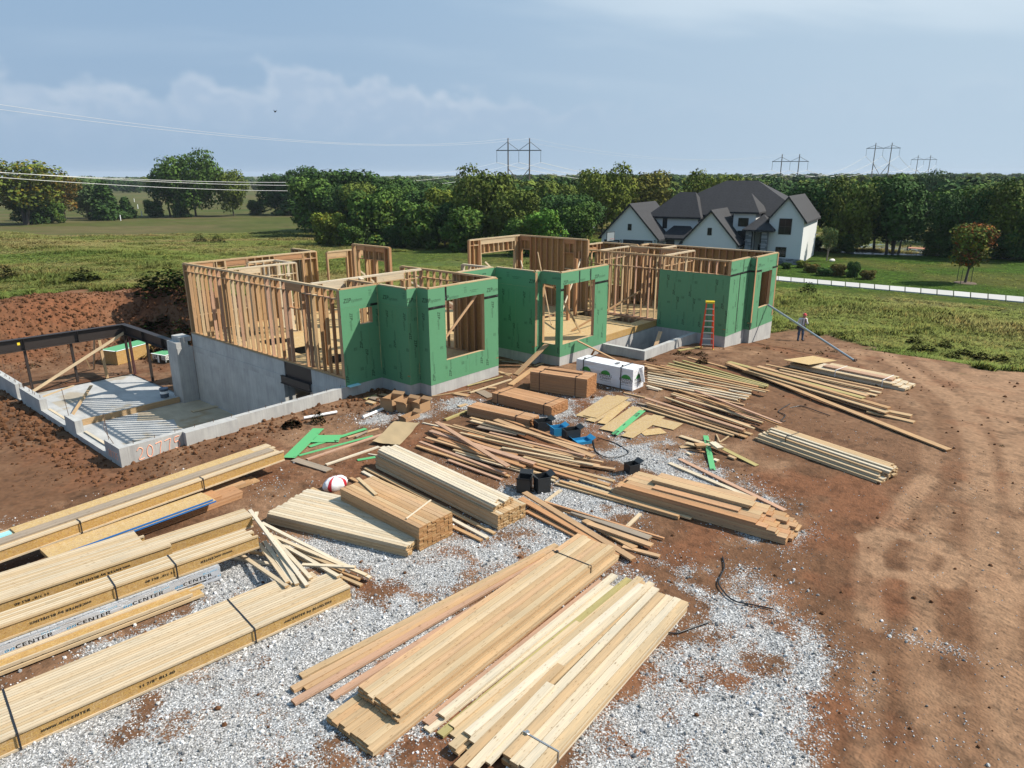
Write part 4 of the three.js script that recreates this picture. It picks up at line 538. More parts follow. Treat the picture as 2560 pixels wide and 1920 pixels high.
{
  const o = [0, 0, 0], mk = (R, W, H, fine) => {
    const col8 = pixelTex(W, H, (i, j, q) => { if (!fine) { const x = R[0] + (i + 0.5) / W * (R[1] - R[0]), y = R[2] + (j + 0.5) / H * (R[3] - R[2]); if (x > 0.2 && x < 23.4 && y > -1.8 && y < 19.4) { q[0] = q[1] = q[2] = 90; return; } } siteColor(R[0] + (i + 0.5) / W * (R[1] - R[0]), R[2] + (j + 0.5) / H * (R[3] - R[2]), fine, o); q[0] = G8(o[0]); q[1] = G8(o[1]); q[2] = G8(o[2]); });
    const bh = 1024, bump = pixelTex(fine ? 2048 : bh, fine ? 2048 : bh, (i, j, q) => { const n = fine ? 2048 : bh, x = R[0] + (i + 0.5) / n * (R[1] - R[0]), y = R[2] + (j + 0.5) / n * (R[3] - R[2]); const v = 0.30 * vnoise(x * 38, y * 38) + 0.2 * vnoise(x * 17, y * 17) + 0.25 * fbm(x * 5, y * 5, 3) + 0.45 * trackAt(x, y, 1); q[0] = q[1] = q[2] = 255 * clamp(v); }, 1, 1, false);
    col8.wrapS = col8.wrapT = bump.wrapS = bump.wrapT = THREE.ClampToEdgeWrapping; return new THREE.MeshPhysicalMaterial({ map: col8, bumpMap: bump, bumpScale: fine ? 0.035 : 0.06, roughness: 1, specularIntensity: 0.2 });
  };
  groundPatch(...NEAR, 0.1, hole, mk(NEAR, 2048, 2048, true), 'ground');
  groundPatch(...SITE, 0.2, (x, y) => hole(x, y) || (x > NEAR[0] && x < NEAR[1] && y > NEAR[2] && y < NEAR[3]), mk(SITE, 2048, 2048, false), 'ground');
}
// the open country: one sheet to the horizon
{
  const rings = [], pos = [], colr = [], uv = [], idx = [], N = 420; for (let r = 3; r < 5200; r *= r < 300 ? 1.022 : 1.09) rings.push(r); const o = [0, 0, 0];
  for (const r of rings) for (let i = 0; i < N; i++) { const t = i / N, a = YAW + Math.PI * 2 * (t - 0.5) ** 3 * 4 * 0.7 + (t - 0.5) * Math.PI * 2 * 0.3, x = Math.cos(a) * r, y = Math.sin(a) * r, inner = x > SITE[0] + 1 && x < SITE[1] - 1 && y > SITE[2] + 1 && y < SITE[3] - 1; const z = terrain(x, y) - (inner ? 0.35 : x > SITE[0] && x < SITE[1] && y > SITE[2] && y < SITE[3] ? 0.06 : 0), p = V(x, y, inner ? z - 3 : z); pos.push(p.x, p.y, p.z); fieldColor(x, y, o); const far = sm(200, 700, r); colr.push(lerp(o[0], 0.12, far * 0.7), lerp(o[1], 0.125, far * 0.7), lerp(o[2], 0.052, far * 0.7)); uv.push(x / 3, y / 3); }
  for (let j = 0; j + 1 < rings.length; j++) for (let i = 0; i < N; i++) { const a = j * N + i, b = j * N + (i + 1) % N, c = a + N, d = b + N; idx.push(a, c, d, a, d, b); }
  const g = new THREE.BufferGeometry(); g.setAttribute('position', new THREE.Float32BufferAttribute(pos, 3)); g.setAttribute('color', new THREE.Float32BufferAttribute(colr, 3)); g.setAttribute('uv', new THREE.Float32BufferAttribute(uv, 2)); g.setIndex(idx); g.computeVertexNormals();
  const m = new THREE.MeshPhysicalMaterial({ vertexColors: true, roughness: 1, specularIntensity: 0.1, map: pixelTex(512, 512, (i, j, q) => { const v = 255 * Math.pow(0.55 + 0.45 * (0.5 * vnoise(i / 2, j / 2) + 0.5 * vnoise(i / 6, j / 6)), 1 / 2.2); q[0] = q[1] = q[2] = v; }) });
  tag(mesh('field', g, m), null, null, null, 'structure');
  const DSL = [std(0.44, 0.43, 0.41, 0.9), std(0.41, 0.40, 0.38, 0.9)];
  // drive of pale concrete slabs
  const dv = new THREE.Group(); dv.name = 'driveway'; tag(dv, null, null, null, 'structure'); scene.add(dv);
  for (let s = 0; s < 3; s++) { const [A, B] = [DRIVE[0][s], DRIVE[0][s + 1]], [C, D] = [DRIVE[1][s], DRIVE[1][s + 1]], n = s === 1 ? 16 : 4; for (let i = 0; i < n; i++) { const at = (P, Q, t, z) => { const x = lerp(P[0], Q[0], t), y = lerp(P[1], Q[1], t); return V(x, y, terrain(x, y) + z); }, t0 = i / n + 0.002, t1 = (i + 1) / n - 0.002; const P = [at(A, B, t0, 0.10), at(A, B, t1, 0.10), at(C, D, t1, 0.10), at(C, D, t0, 0.10)], Q = P.map((p) => p.clone().setY(p.y - 0.3)), g2 = new THREE.BufferGeometry(), v = []; const tri = (...t) => t.forEach((p) => v.push(p.x, p.y, p.z)); tri(P[0], P[3], P[2]); tri(P[0], P[2], P[1]); for (let e = 0; e < 4; e++) { const f = (e + 1) % 4; tri(P[e], P[f], Q[f]); tri(P[e], Q[f], Q[e]); } g2.setAttribute('position', new THREE.Float32BufferAttribute(v, 3)); g2.computeVertexNormals(); mesh('drive_slab', g2, pick([DSL[0], DSL[1]]), dv); } }
}

// ---------------------------------------------------------------- strapped bundles and neat stacks of lumber
const UPV = new THREE.Vector3(0, 1, 0);
// A, B, C: three corners of the footprint in plan; A to C is the length of the boards, A to B runs across them
function stack(name, label, category, A, B, C, o) {
  const lx = C[0] - A[0], ly = C[1] - A[1], L = o.L ?? Math.hypot(lx, ly), dx = lx / Math.hypot(lx, ly), dy = ly / Math.hypot(lx, ly), sgn = Math.sign(dx * (B[1] - A[1]) - dy * (B[0] - A[0])) || 1, nx = -dy * sgn, ny = dx * sgn, W = o.W ?? Math.abs((B[0] - A[0]) * nx + (B[1] - A[1]) * ny);
  const z0 = o.z0 ?? terrain(A[0], A[1]), g = thing(name, V(A[0], A[1], z0), label, category, o.group), at = (s, a, z) => V(dx * s + nx * a, dy * s + ny * a, z);
  let z = o.lift ?? 0.01;
  if (o.lift) for (const s of [0.12, 0.5, 0.88]) board(g, at(L * s, -0.03, o.lift / 2), at(L * s, W + 0.03, o.lift / 2), 0.09, o.lift - 0.004, WOOD.grey, 'bearer');
  const slots = [];
  for (const ly2 of o.layers) {
    const n = ly2.n ?? o.n, a0 = (ly2.a0 ?? 0) * W, a1 = (ly2.a1 ?? 1) * W, t = ly2.t ?? o.t ?? 0.04, w = (a1 - a0) / n, rep = ly2.rep ?? 1;
    for (let k = 0; k < rep; k++) {
      for (let i = 0; i < n; i++) {
        const j = ly2.jit ?? o.jit ?? 0.03, s0 = (ly2.s0 ?? 0) * L + rnd(-j, j) + (ly2.step0 ? Math.floor(rnd(3)) * ly2.step0 : 0), s1 = (ly2.s1 ?? 1) * L + rnd(-j, j) - (ly2.step1 ? (i % 3) * ly2.step1 * rnd(0.7, 1) : 0), a = a0 + w * (i + 0.5), tw = rnd(-1, 1) * (o.wob ?? 0.004);
        board(g, at(s0, a + tw, z + t / 2), at(s1, a - tw, z + t / 2 + (ly2.tilt ?? 0)), w - 0.006 - rnd(0.004), t - 0.0035 - rnd(0.002), ly2.pal ?? o.pal, 'board');
      }
      z += t;
    }
    slots.push([z, a0, a1]);
  }
  for (const f of o.straps ?? []) {
    const s = L * f, a0 = Math.min(...slots.filter((q) => q[0] > z - 0.1).map((q) => q[1])), a1 = Math.max(...slots.filter((q) => q[0] > z - 0.1).map((q) => q[2])), wd = 0.024, mk = (p, q, up) => { const b = q.clone().sub(p), l = b.length(); b.normalize(); const sd = new THREE.Vector3().crossVectors(b, up), geo = new THREE.BoxGeometry(l, 0.004, wd); geo.applyMatrix4(new THREE.Matrix4().makeBasis(b, up, sd)); geo.translate((p.x + q.x) / 2, (p.y + q.y) / 2, (p.z + q.z) / 2); return geo; };
    const e = 0.006, P1 = at(s, a0 - e, 0.0), P2 = at(s, a0 - e, z + e), P3 = at(s, a1 + e, z + e), P4 = at(s, a1 + e, 0.0), n = at(0, 1, 0);
    const gs = [mk(P1, P2, n.clone().negate()), mk(P2, P3, UPV), mk(P3, P4, n)]; if (o.knot ?? true) gs.push(new THREE.BoxGeometry(0.06, 0.03, 0.05).translate(...P2.clone().lerp(P3, 0.12).add(new THREE.Vector3(0, 0.015, 0)).toArray()));
    mesh('strap', merge(gs), o.strapMat ?? MAT.blackPlastic, g);
  }
  return { g, at, L, W, z: z0 + z, dx, dy, nx, ny, A };
}
stack('lumber_bundle', 'knotty timber bundle with a stepped near end and a black strap, on gravel', 'lumber bundle', [4.73, 7.879], [4.658, 6.761], [[4.73, 7.879][0] + [11.529, 6.985][0] - [4.658, 6.761][0], [4.73, 7.879][1] + [11.529, 6.985][1] - [4.658, 6.761][1]], { n: 8, t: 0.041, pal: [...WOOD.pine, ...WOOD.pine, WOOD.fir[2]], jit: 0.035, straps: [0.86], layers: [{ rep: 3, pal: [...WOOD.pine, WOOD.fir[0]] }, { n: 7, a0: 0.02, a1: 0.90, s0: 0.085, rep: 3 }, { n: 7, a0: 0.02, a1: 0.86, s0: 0.085, rep: 1 }] });
stack('lumber_bundle', 'pale knotty lumber stack with a bright strap at the bottom edge of the picture', 'lumber bundle', [5.897, 5.296], [6.104, 4.838], [[5.897, 5.296][0] + [11.086, 5.145][0] - [6.104, 4.838][0], [5.897, 5.296][1] + [11.086, 5.145][1] - [6.104, 4.838][1]], { W: 0.62, n: 4, t: 0.04, pal: [...WOOD.white, WOOD.pine[2]], jit: 0.05, straps: [0.10], strapMat: MAT.galvanised, layers: [{ rep: 5, pal: [...WOOD.pine, ...WOOD.white] }] });
stack('stud_bundle', 'wide low bundle of cream coloured studs between the joists and the tan bundle', 'lumber bundle', [7.546, 14.37], [9.092, 14.794], [8.706, 10.6], { n: 17, t: 0.044, pal: WOOD.white, jit: 0.035, layers: [{ rep: 4, pal: WOOD.pine }, { rep: 1 }, { rep: 1, a0: 0.0, a1: 0.94, n: 16 }] });
stack('lumber_bundle', 'squared tan bundle of short boards with a thin stick on top', 'lumber bundle', [9.138, 13.585], [10.106, 13.626], [9.063, 10.582], { W: 1.02, n: 8, t: 0.042, pal: [...WOOD.fir, WOOD.pine[1], WOOD.pine[3]], jit: 0.012, layers: [{ rep: 14 }] });
stack('lumber_bundle', 'tall pale bundle stepped at its right end beside the tan bundle', 'lumber bundle', [11.36, 15.02], [12.28, 14.94], [10.93, 9.90], { W: 0.93, n: 10, t: 0.042, pal: [...WOOD.pine, WOOD.white[1]], jit: 0.02, layers: [{ rep: 9 }, { rep: 3, a0: 0.06, a1: 0.80, n: 8, s1: 0.955, s0: 0.01, pal: [...WOOD.pine, ...WOOD.white] }, { rep: 1, a0: 0.10, a1: 0.74, n: 6, s1: 0.95, jit: 0.12, pal: WOOD.white }] });
stack('lumber_bundle', 'tallest reddish bundle beside the white wrapped bundle, strapped twice', 'lumber bundle', [20.093, 16.444], [21.258, 16.659], [20.614, 14.116], { W: 0.98, n: 10, t: 0.041, pal: WOOD.red, jit: 0.008, straps: [0.17, 0.80], layers: [{ rep: 18 }] });
stack('lumber_bundle', 'middle one of three reddish bundles, with two black straps and a broken corner', 'lumber bundle', [17.967, 16.519], [18.971, 16.556], [18.101, 13.834], { W: 1.03, n: 11, t: 0.041, pal: WOOD.red, jit: 0.012, straps: [0.10, 0.87], layers: [{ rep: 8 }, { rep: 1, s1: 0.985 }] });
stack('lumber_bundle', 'smallest reddish bundle nearest the loose board pile, one black strap', 'lumber bundle', [16.332, 16.198], [16.94, 16.32], [16.658, 13.635], { W: 0.60, n: 6, t: 0.041, pal: WOOD.red, jit: 0.02, straps: [0.78], layers: [{ rep: 8 }] });
stack('lumber_stack', 'brown stack of wide boards stepped at both ends on the gravel edge', 'lumber stack', [14.263, 8.88], [15.235, 8.81], [14.668, 4.426], { W: 1.12, n: 5, t: 0.042, pal: [...WOOD.fir, ...WOOD.red, WOOD.pine[1]], jit: 0.06, layers: [{ rep: 2, pal: [...WOOD.fir, WOOD.pine[3]] }, { rep: 2, s1: 0.985, step1: 0.04 }, { rep: 2, s0: 0.02, s1: 0.94, step1: 0.08 }, { rep: 1, s0: 0.04, s1: 0.88, step1: 0.10 }, { rep: 1, s0: 0.05, s1: 0.83 }, { rep: 1, s0: 0.22, s1: 0.72, a0: 0.25, n: 3, pal: WOOD.red }, { rep: 2, s0: 0.2, s1: 0.76, a0: 0.5, n: 2, pal: [WOOD.fir[2], WOOD.pine[1]] }] });
stack('lumber_stack', 'pale stack of long boards lying alone on bare dirt at the right', 'lumber stack', [20.543, 7.551], [21.715, 7.762], [19.558, 3.799], { W: 0.92, n: 9, t: 0.042, pal: [...WOOD.white, ...WOOD.pine], jit: 0.12, straps: [0.22], layers: [{ rep: 2 }, { rep: 2, a0: 0.12, n: 8 }, { rep: 2, a0: 0.28, n: 7, s0: 0.03 }, { rep: 1, a0: 0.4, n: 5, s0: 0.03 }, { rep: 1, a0: 0.55, n: 4, s0: 0.02 }] });
{
  const S = stack('lumber_stack', 'farthest low stack with white strapping, near the leaning metal pole', 'lumber stack', [29.937, 9.882], [[29.937, 9.882][0] + 1.05, [29.937, 9.882][1] + 0.1], [29.247, 5.24], { W: 1.05, n: 7, t: 0.04, pal: [...WOOD.white, WOOD.pine[0]], jit: 0.04, straps: [0.42, 0.82], strapMat: MAT.white, knot: false, layers: [{ rep: 3, step1: 0.0 }, { rep: 1, s1: 0.95 }, { rep: 1, s1: 0.90 }, { rep: 2, s0: 0.28, s1: 0.86, a0: 0.3, n: 4, pal: [...WOOD.pink, WOOD.pine[2]] }] });
}
// wrinkled plastic wrap: a box with soft creases in its relief
const creaseTex = pixelTex(512, 512, (i, j, q) => { const a = fbm(i / 60, j / 14, 4), b = Math.abs(vnoise(i / 50 + 3, j / 40) - 0.5), v = 255 * clamp(0.5 * a + 0.5 * sm(0, 0.10, b)); q[0] = q[1] = q[2] = v; }, 1, 1, false);
{
  const g = thing('wrapped_bundle', V(22.5, 13.28, 0), 'white plastic wrapped lumber bundle printed DOUGLAS COUNTY with green saw blades', 'wrapped bundle');
  const printed = (w, h, marks) => tex(canvasOf(w, h, (c) => {
    const r = rng(w); c.fillStyle = '#dcdde0'; c.fillRect(0, 0, w, h); for (let i = 0; i < 500; i++) { c.fillStyle = `rgba(${r() < 0.5 ? '255,255,255' : '190,194,200'},${r() * 0.22})`; c.fillRect(r() * w, r() * h, 20 + r() * 160, 1 + r() * 5); }
    for (const x of marks) { c.save(); c.translate(x, h * 0.5); const R = h * 0.27; c.fillStyle = '#2f8a3c'; c.beginPath(); c.moveTo(-R, 0); const n = 17; for (let k = 0; k <= n; k++) { const a = Math.PI + Math.PI * k / n, a2 = a + Math.PI / n * 0.9; c.lineTo(Math.cos(a) * R, Math.sin(a) * R * 0.82); c.lineTo(Math.cos(a2) * R * 0.9, Math.sin(a2) * R * 0.74); } c.lineTo(R, 0); c.fill(); c.fillStyle = '#15181a'; c.textAlign = 'center'; c.font = `bold ${h * 0.155}px sans-serif`; c.fillText('DOUGLAS', 0, h * 0.09); c.fillText('COUNTY', 0, h * 0.225); c.font = `${h * 0.075}px sans-serif`; c.fillText('FOREST PRODUCTS', 0, h * 0.32); c.restore(); }
  }), 1, 1);
  const wrap = (t) => new THREE.MeshStandardMaterial({ map: t, roughness: 0.38, bumpMap: creaseTex, bumpScale: 0.012 });
  const m = [wrap(printed(64, 64, [])), wrap(printed(512, 512, [256])), wrap(printed(512, 512, [])), wrap(printed(512, 512, [])), wrap(printed(512, 512, [270])), wrap(printed(1600, 512, [300, 850, 1420]))];
  const W = 0.82, L = 2.68, H = 0.86, face = (pts, mat, name = 'wrap') => { const gg = new THREE.PlaneGeometry(1, 1, 24, 24), p = gg.attributes.position; for (let i = 0; i < p.count; i++) { const u = p.getX(i) + 0.5, v = p.getY(i) + 0.5, a = pts[0].clone().lerp(pts[1], u), b = pts[3].clone().lerp(pts[2], u), q = a.lerp(b, v); p.setXYZ(i, q.x, q.y, q.z); } const n = pts[1].clone().sub(pts[0]).cross(pts[3].clone().sub(pts[0])).normalize(); gg.computeVertexNormals(); for (let i = 0; i < p.count; i++) { const u = gg.attributes.uv.getX(i), v = gg.attributes.uv.getY(i), e = sm(0, 0.06, u) * sm(1, 0.94, u) * sm(0, 0.1, v) * sm(1, 0.9, v), d = e * (fbm(u * 7 + n.x * 3, v * 5 + n.z * 7, 3) - 0.45) * 0.05; p.setXYZ(i, p.getX(i) + n.x * d, p.getY(i) + n.y * d, p.getZ(i) + n.z * d); } gg.computeVertexNormals(); return mesh(name, gg, mat, g); };
  const c = (x, y, z) => V(x, y, z);
  face([c(0, L, 0.02), c(0, 0, 0.02), c(0, 0, H), c(0, L, H)], m[5], 'printed_side'); face([c(0, 0, 0.02), c(W, 0, 0.02), c(W, 0, H), c(0, 0, H)], m[4], 'printed_end'); face([c(W, 0, 0.02), c(W, L, 0.02), c(W, L, H), c(W, 0, H)], m[3], 'side'); face([c(W, L, 0.02), c(0, L, 0.02), c(0, L, H), c(W, L, H)], m[2], 'end'); face([c(0, L, H), c(0, 0, H), c(W, 0, H), c(W, L, H)], m[2], 'top');
  const flap = new THREE.PlaneGeometry(0.42, 0.62, 8, 12); { const p = flap.attributes.position; for (let i = 0; i < p.count; i++) { const x = p.getX(i), y = p.getY(i); p.setZ(i, 0.03 + 0.05 * Math.sin(x * 17 + y * 5) + 0.05 * (0.3 - y)); p.setX(i, x * (0.62 + 0.5 * (y + 0.3)) - 0.1 * y); } flap.computeVertexNormals(); flap.translate(0.56, 0.55, 0.02); } mesh('torn_flap', flap, wrap(printed(256, 300, [])), g);
  for (const y of [0.52, 2.3]) mesh('strap', merge([boxGeo(-0.03, -0.018, y, y + 0.03, 0.0, H + 0.03), boxGeo(-0.03, W + 0.03, y, y + 0.03, H + 0.03, H + 0.04), boxGeo(W + 0.018, W + 0.03, y, y + 0.03, 0, H + 0.03), boxGeo(0.05, 0.10, y - 0.02, y + 0.04, H + 0.04, H + 0.09)]), MAT.blackPlastic, g);
  const hole = new THREE.CircleGeometry(0.11, 9); hole.rotateX(-Math.PI / 2); hole.scale(1.5, 1, 0.8); hole.translate(0.42, H + 0.026, -0.98); mesh('tear', hole, std(0.12, 0.12, 0.13, 0.8), g);
}
// ---------------------------------------------------------------- engineered joists: timber flanges, strand board web
const JX = Math.cos(-6.0 * Math.PI / 180), JY = Math.sin(-6.0 * Math.PI / 180);
const frame = (deg) => { const c = Math.cos(deg * Math.PI / 180), s = Math.sin(deg * Math.PI / 180); return { at: (a, o, z) => V(c * a - s * o, s * a + c * o, z), rot: -deg * Math.PI / 180, ang: deg * Math.PI / 180, inv: (p) => [c * p[0] + s * p[1], -s * p[0] + c * p[1]] }; };
const joistCache = {};
function joistGeo(L, k) { L = Math.round(L * 10) / 10; const key = L + '_' + k; if (joistCache[key]) return joistCache[key]; const fl = 0.056, ft = 0.038, H = 0.302, uo = NTAB[k * 17 + 3] * 4, vo = NTAB[k * 31 + 7]; const a = merge([boxGeo(0, L, -fl / 2, fl / 2, H - ft, H, uo, vo), boxGeo(0, L, -fl / 2, fl / 2, 0, ft, uo + 1, vo + 0.4)]), b = boxGeo(0, L, -0.005, 0.005, ft, H - ft, uo, vo); const g = mergeGeometries([a, b], true); return joistCache[key] = g; }
const JM = [[WOOD.pine[2][0], MAT.osbGold], [WOOD.pine[0][0], MAT.osbGold], [WOOD.white[3][0], MAT.osbGold], [WOOD.white[1][0], MAT.osbGold]];
function joists(label, fr, o0, o1, z, ends, s0, straps = [], names = 'joist_bundle') {
  const n = Math.round((o1 - o0) / 0.068), g = thing(names, fr.at(s0, o0, z), label, 'joist bundle'), base = g.position.clone();
  for (let i = 0; i < n; i++) { const o = o0 + (i + 0.5) * (o1 - o0) / n, e = (typeof ends === 'function' ? ends(i, n) : ends) + rnd(-0.015, 0.015), m = mesh('joist', joistGeo(e - s0, Math.floor(rnd(12))), pick(JM), g); m.position.copy(fr.at(s0, o, z + rnd(0.004)).sub(base)); m.rotation.y = fr.ang; }
  for (const s of straps) { const q = merge([boxGeo(s - s0 - 0.014, s - s0 + 0.014, -0.008, -0.004, 0, 0.308), boxGeo(s - s0 - 0.014, s - s0 + 0.014, -0.008, o1 - o0 + 0.008, 0.308, 0.312)]); const m = mesh('strap', q, MAT.blackPlastic, g); m.rotation.y = fr.ang; }
  return g;
}
const FJ = frame(-6.2);
const joistText = (g, fr, o, z, s0, list) => { for (const [s, txt, flip] of list) { const c = canvasOf(512, 64, (x, w, h) => { x.clearRect(0, 0, w, h); x.fillStyle = '#17140f'; x.font = 'bold 40px sans-serif'; x.textAlign = 'center'; if (flip) { x.translate(w, h); x.rotate(Math.PI); } x.fillText(txt, w / 2, 46); }); const t = new THREE.CanvasTexture(c); t.colorSpace = THREE.SRGBColorSpace; const m = mesh('print', new THREE.PlaneGeometry(1.1, 0.11), new THREE.MeshStandardMaterial({ map: t, transparent: true, roughness: 0.8, alphaTest: 0.4 }), g); m.position.copy(fr.at(s, o, z).sub(g.position)); m.rotation.y = fr.ang; } };
{
  const A = joists('broad bundle of upright wooden joists nearest the bottom left corner, black straps', FJ, 10.92, 12.15, 0.01, (i, n) => i > n - 4 ? 5.15 : i > n - 8 ? 5.5 : 5.84, -2.6, [0.3, 3.85]);
  joistText(A, FJ, 10.92 + 0.0222, 0.16, -2.6, [[4.9, 'onCENTER by BLUELINX'], [2.2, '11 7/8" BLI 40'], [0.9, 'www.onCENTER']]);
  const C = joists('narrow joist bundle standing on the silver wrapped bundle', FJ, 13.52, 14.02, 0.335, 5.05, -1.2, [2.3, 3.4]); joistText(C, FJ, 13.52 + 0.0222, 0.49, -1.2, [[4.2, 'www.onCENTER', 1], [3.1, '11 7/8" BLI 40', 1], [1.4, 'onCENTER by BLUELINX', 1]]);
  joists('joist bundle hidden below the stepped upper bundle', FJ, 14.55, 15.5, 0.01, 2.7, -1.2, [], 'joist_bundle');
  const Bn = joists('stepped joist bundle with cream tops and three longer joists at its front', FJ, 14.40, 15.60, 0.335, (i, n) => i < 9 && i > 1 ? 5.45 - 0.01 * i : i <= 1 ? 3.6 : 3.25, -1.2, []); joistText(Bn, FJ, 14.40 + 0.0222, 0.48, -1.2, [[2.3, 'onCENTER by BLUELINX', 1], [1.1, '11 7/8" BLI 40', 1], [0.0, 'www.onCENTER', 1]]);
  const FE = frame(2.6), E = joists('long rear joist bundle carrying a grey brown plank and strand boards', FE, 16.32, 17.22, 0.335, 10.25, 0.9, [2.25, 5.0, 7.9]);
  { const bd = (s0, s1, o0, o1, z, t, m, name) => { const q = mesh(name, boxGeo(s0, s1, o0, o1, 0, t, rnd(2), rnd(1)), m, scene); q.position.copy(FE.at(0, 0, z)); q.rotation.y = FE.ang; return q; };
    tag(bd(1.0, 10.1, 16.50, 16.78, 0.645, 0.035, WOOD.grey[0][0], 'plank'), 'weathered grey brown plank lying along the top of the rear joists', 'plank');
    tag(bd(3.9, 9.7, 16.80, 17.15, 0.645, 0.03, MAT.osbPale, 'strand_board_strip'), 'long strip of strand board on top of the rear joists', 'strand board');
    tag(bd(3.35, 3.85, 16.85, 17.0, 0.645, 0.04, MAT.foam, 'board_offcut'), 'short board end painted teal on top of the rear joists', 'offcut'); }
  // flat joists
  const fg = thing('joist_pile', FJ.at(-1.2, 12.7, 0), 'few joists lying flat in front of the silver wrapped bundle', 'joist pile'), fb = fg.position.clone();
  for (const [o, z, e] of [[12.86, 0.03, 3.65], [12.90, 0.10, 3.45], [13.14, 0.04, 3.75], [13.2, 0.11, 3.3]]) { const m = mesh('joist', joistGeo(e + 1.2, Math.floor(rnd(12))), pick(JM), fg); m.position.copy(FJ.at(-1.2, o + 0.15, z + 0.03).sub(fb)); m.rotation.order = 'YXZ'; m.rotation.y = FJ.ang; m.rotation.x = -Math.PI / 2; }
  joistText(fg, FJ, 12.69, 0.1, -1.2, []);
  // silver wrapped bundle with print along its side
  const side = tex(canvasOf(2048, 256, (c, w, h) => { const r = rng(4); c.fillStyle = '#b4b7bd'; c.fillRect(0, 0, w, h); for (let i = 0; i < 700; i++) { c.fillStyle = `rgba(${r() < 0.5 ? '215,218,224' : '130,134,142'},${r() * 0.3})`; c.save(); c.translate(r() * w, r() * h); c.rotate((r() - 0.5) * 0.6); c.fillRect(0, 0, 10 + r() * 120, 1 + r() * 4); c.restore(); }
    for (let x = 60; x < w; x += 500) { c.fillStyle = '#2a86b4'; c.font = 'italic bold 70px sans-serif'; c.fillText('on', x, 130); c.fillStyle = '#15171a'; c.font = 'bold 82px sans-serif'; c.fillText('CENTER', x + 88, 132); c.fillStyle = '#3d9dc8'; c.font = '44px sans-serif'; c.fillText('BLI Joist', x + 300, 60); c.fillStyle = '#1b1d20'; c.fillRect(x, 160, 330, 26); c.fillStyle = '#c8cacd'; c.font = '20px sans-serif'; c.fillText('Quality', x + 20, 180); c.fillText('Service', x + 130, 180); c.fillText('Value', x + 240, 180); c.fillStyle = '#1b1d20'; c.font = 'bold 40px sans-serif'; c.fillText('BLUE', x + 345, 188); c.fillStyle = '#3d9dc8'; c.fillText('LINX', x + 452, 188); } }), 1, 1);
  const D = thing('wrapped_bundle', FJ.at(0.35, 13.45, 0), 'silver plastic wrapped joist bundle printed onCENTER under the narrow joist bundle', 'wrapped bundle'), dm = new THREE.MeshStandardMaterial({ map: side, roughness: 0.32, metalness: 0.15, bumpMap: creaseTex, bumpScale: 0.01 }), plain = new THREE.MeshStandardMaterial({ color: col(0.46, 0.48, 0.51), roughness: 0.32, metalness: 0.15, bumpMap: creaseTex, bumpScale: 0.02 });
  const dp = new THREE.PlaneGeometry(3.85, 0.31, 60, 6); { const p = dp.attributes.position; for (let i = 0; i < p.count; i++) p.setZ(i, (fbm(p.getX(i) * 3, p.getY(i) * 9, 3) - 0.5) * 0.03); dp.computeVertexNormals(); } const dq = mesh('printed_side', dp, dm, D); dq.position.copy(FJ.at(0.35 + 1.925, 13.44, 0.165).sub(D.position)); dq.rotation.y = FJ.ang;
  const db = mesh('wrap', boxGeo(0, 3.85, 0.02, 0.5, 0.01, 0.325), plain, D); db.rotation.y = FJ.ang;
  // laminated beams with blue edges, brown faces
  const FL2 = frame(0.9), bl = thing('beam_stack', FL2.at(3.65, 15.75, 0), 'brown laminated beams, the top two with bright blue edges', 'beam stack'), b0 = bl.position.clone();
  const beam = (s0, s1, o0, o1, z0, z1, m, name) => { const q = mesh(name, boxGeo(s0, s1, o0, o1, z0, z1, rnd(3), rnd(1)), m, bl); q.position.copy(FL2.at(0, 0, 0).sub(b0)); q.rotation.y = FL2.ang; return q; };
  for (let k = 0; k < 6; k++) beam(4.6 + rnd(0.05), 8.1 + k * 0.02 - (k > 3 ? 0.6 : 0), 15.98 + k * 0.012, 16.55, 0.01 + k * 0.042, 0.048 + k * 0.042, WOOD.red[k % 4][0], 'beam');
  for (let k = 0; k < 3; k++) beam(5.0, 8.95 - k * 0.2, 16.56, 17.0, 0.01 + k * 0.044, 0.05 + k * 0.044, WOOD.fir[k % 4][0], 'beam');
  for (let k = 0; k < 2; k++) { beam(3.65, 7.32 - k * 0.06, 15.78 + k * 0.035, 16.40, 0.27 + k * 0.05, 0.31 + k * 0.05, MAT.osbPale, 'beam'); beam(3.66, 7.31 - k * 0.06, 15.765 + k * 0.035, 15.779 + k * 0.035, 0.272 + k * 0.05, 0.308 + k * 0.05, MAT.blue, 'blue_edge'); }
}
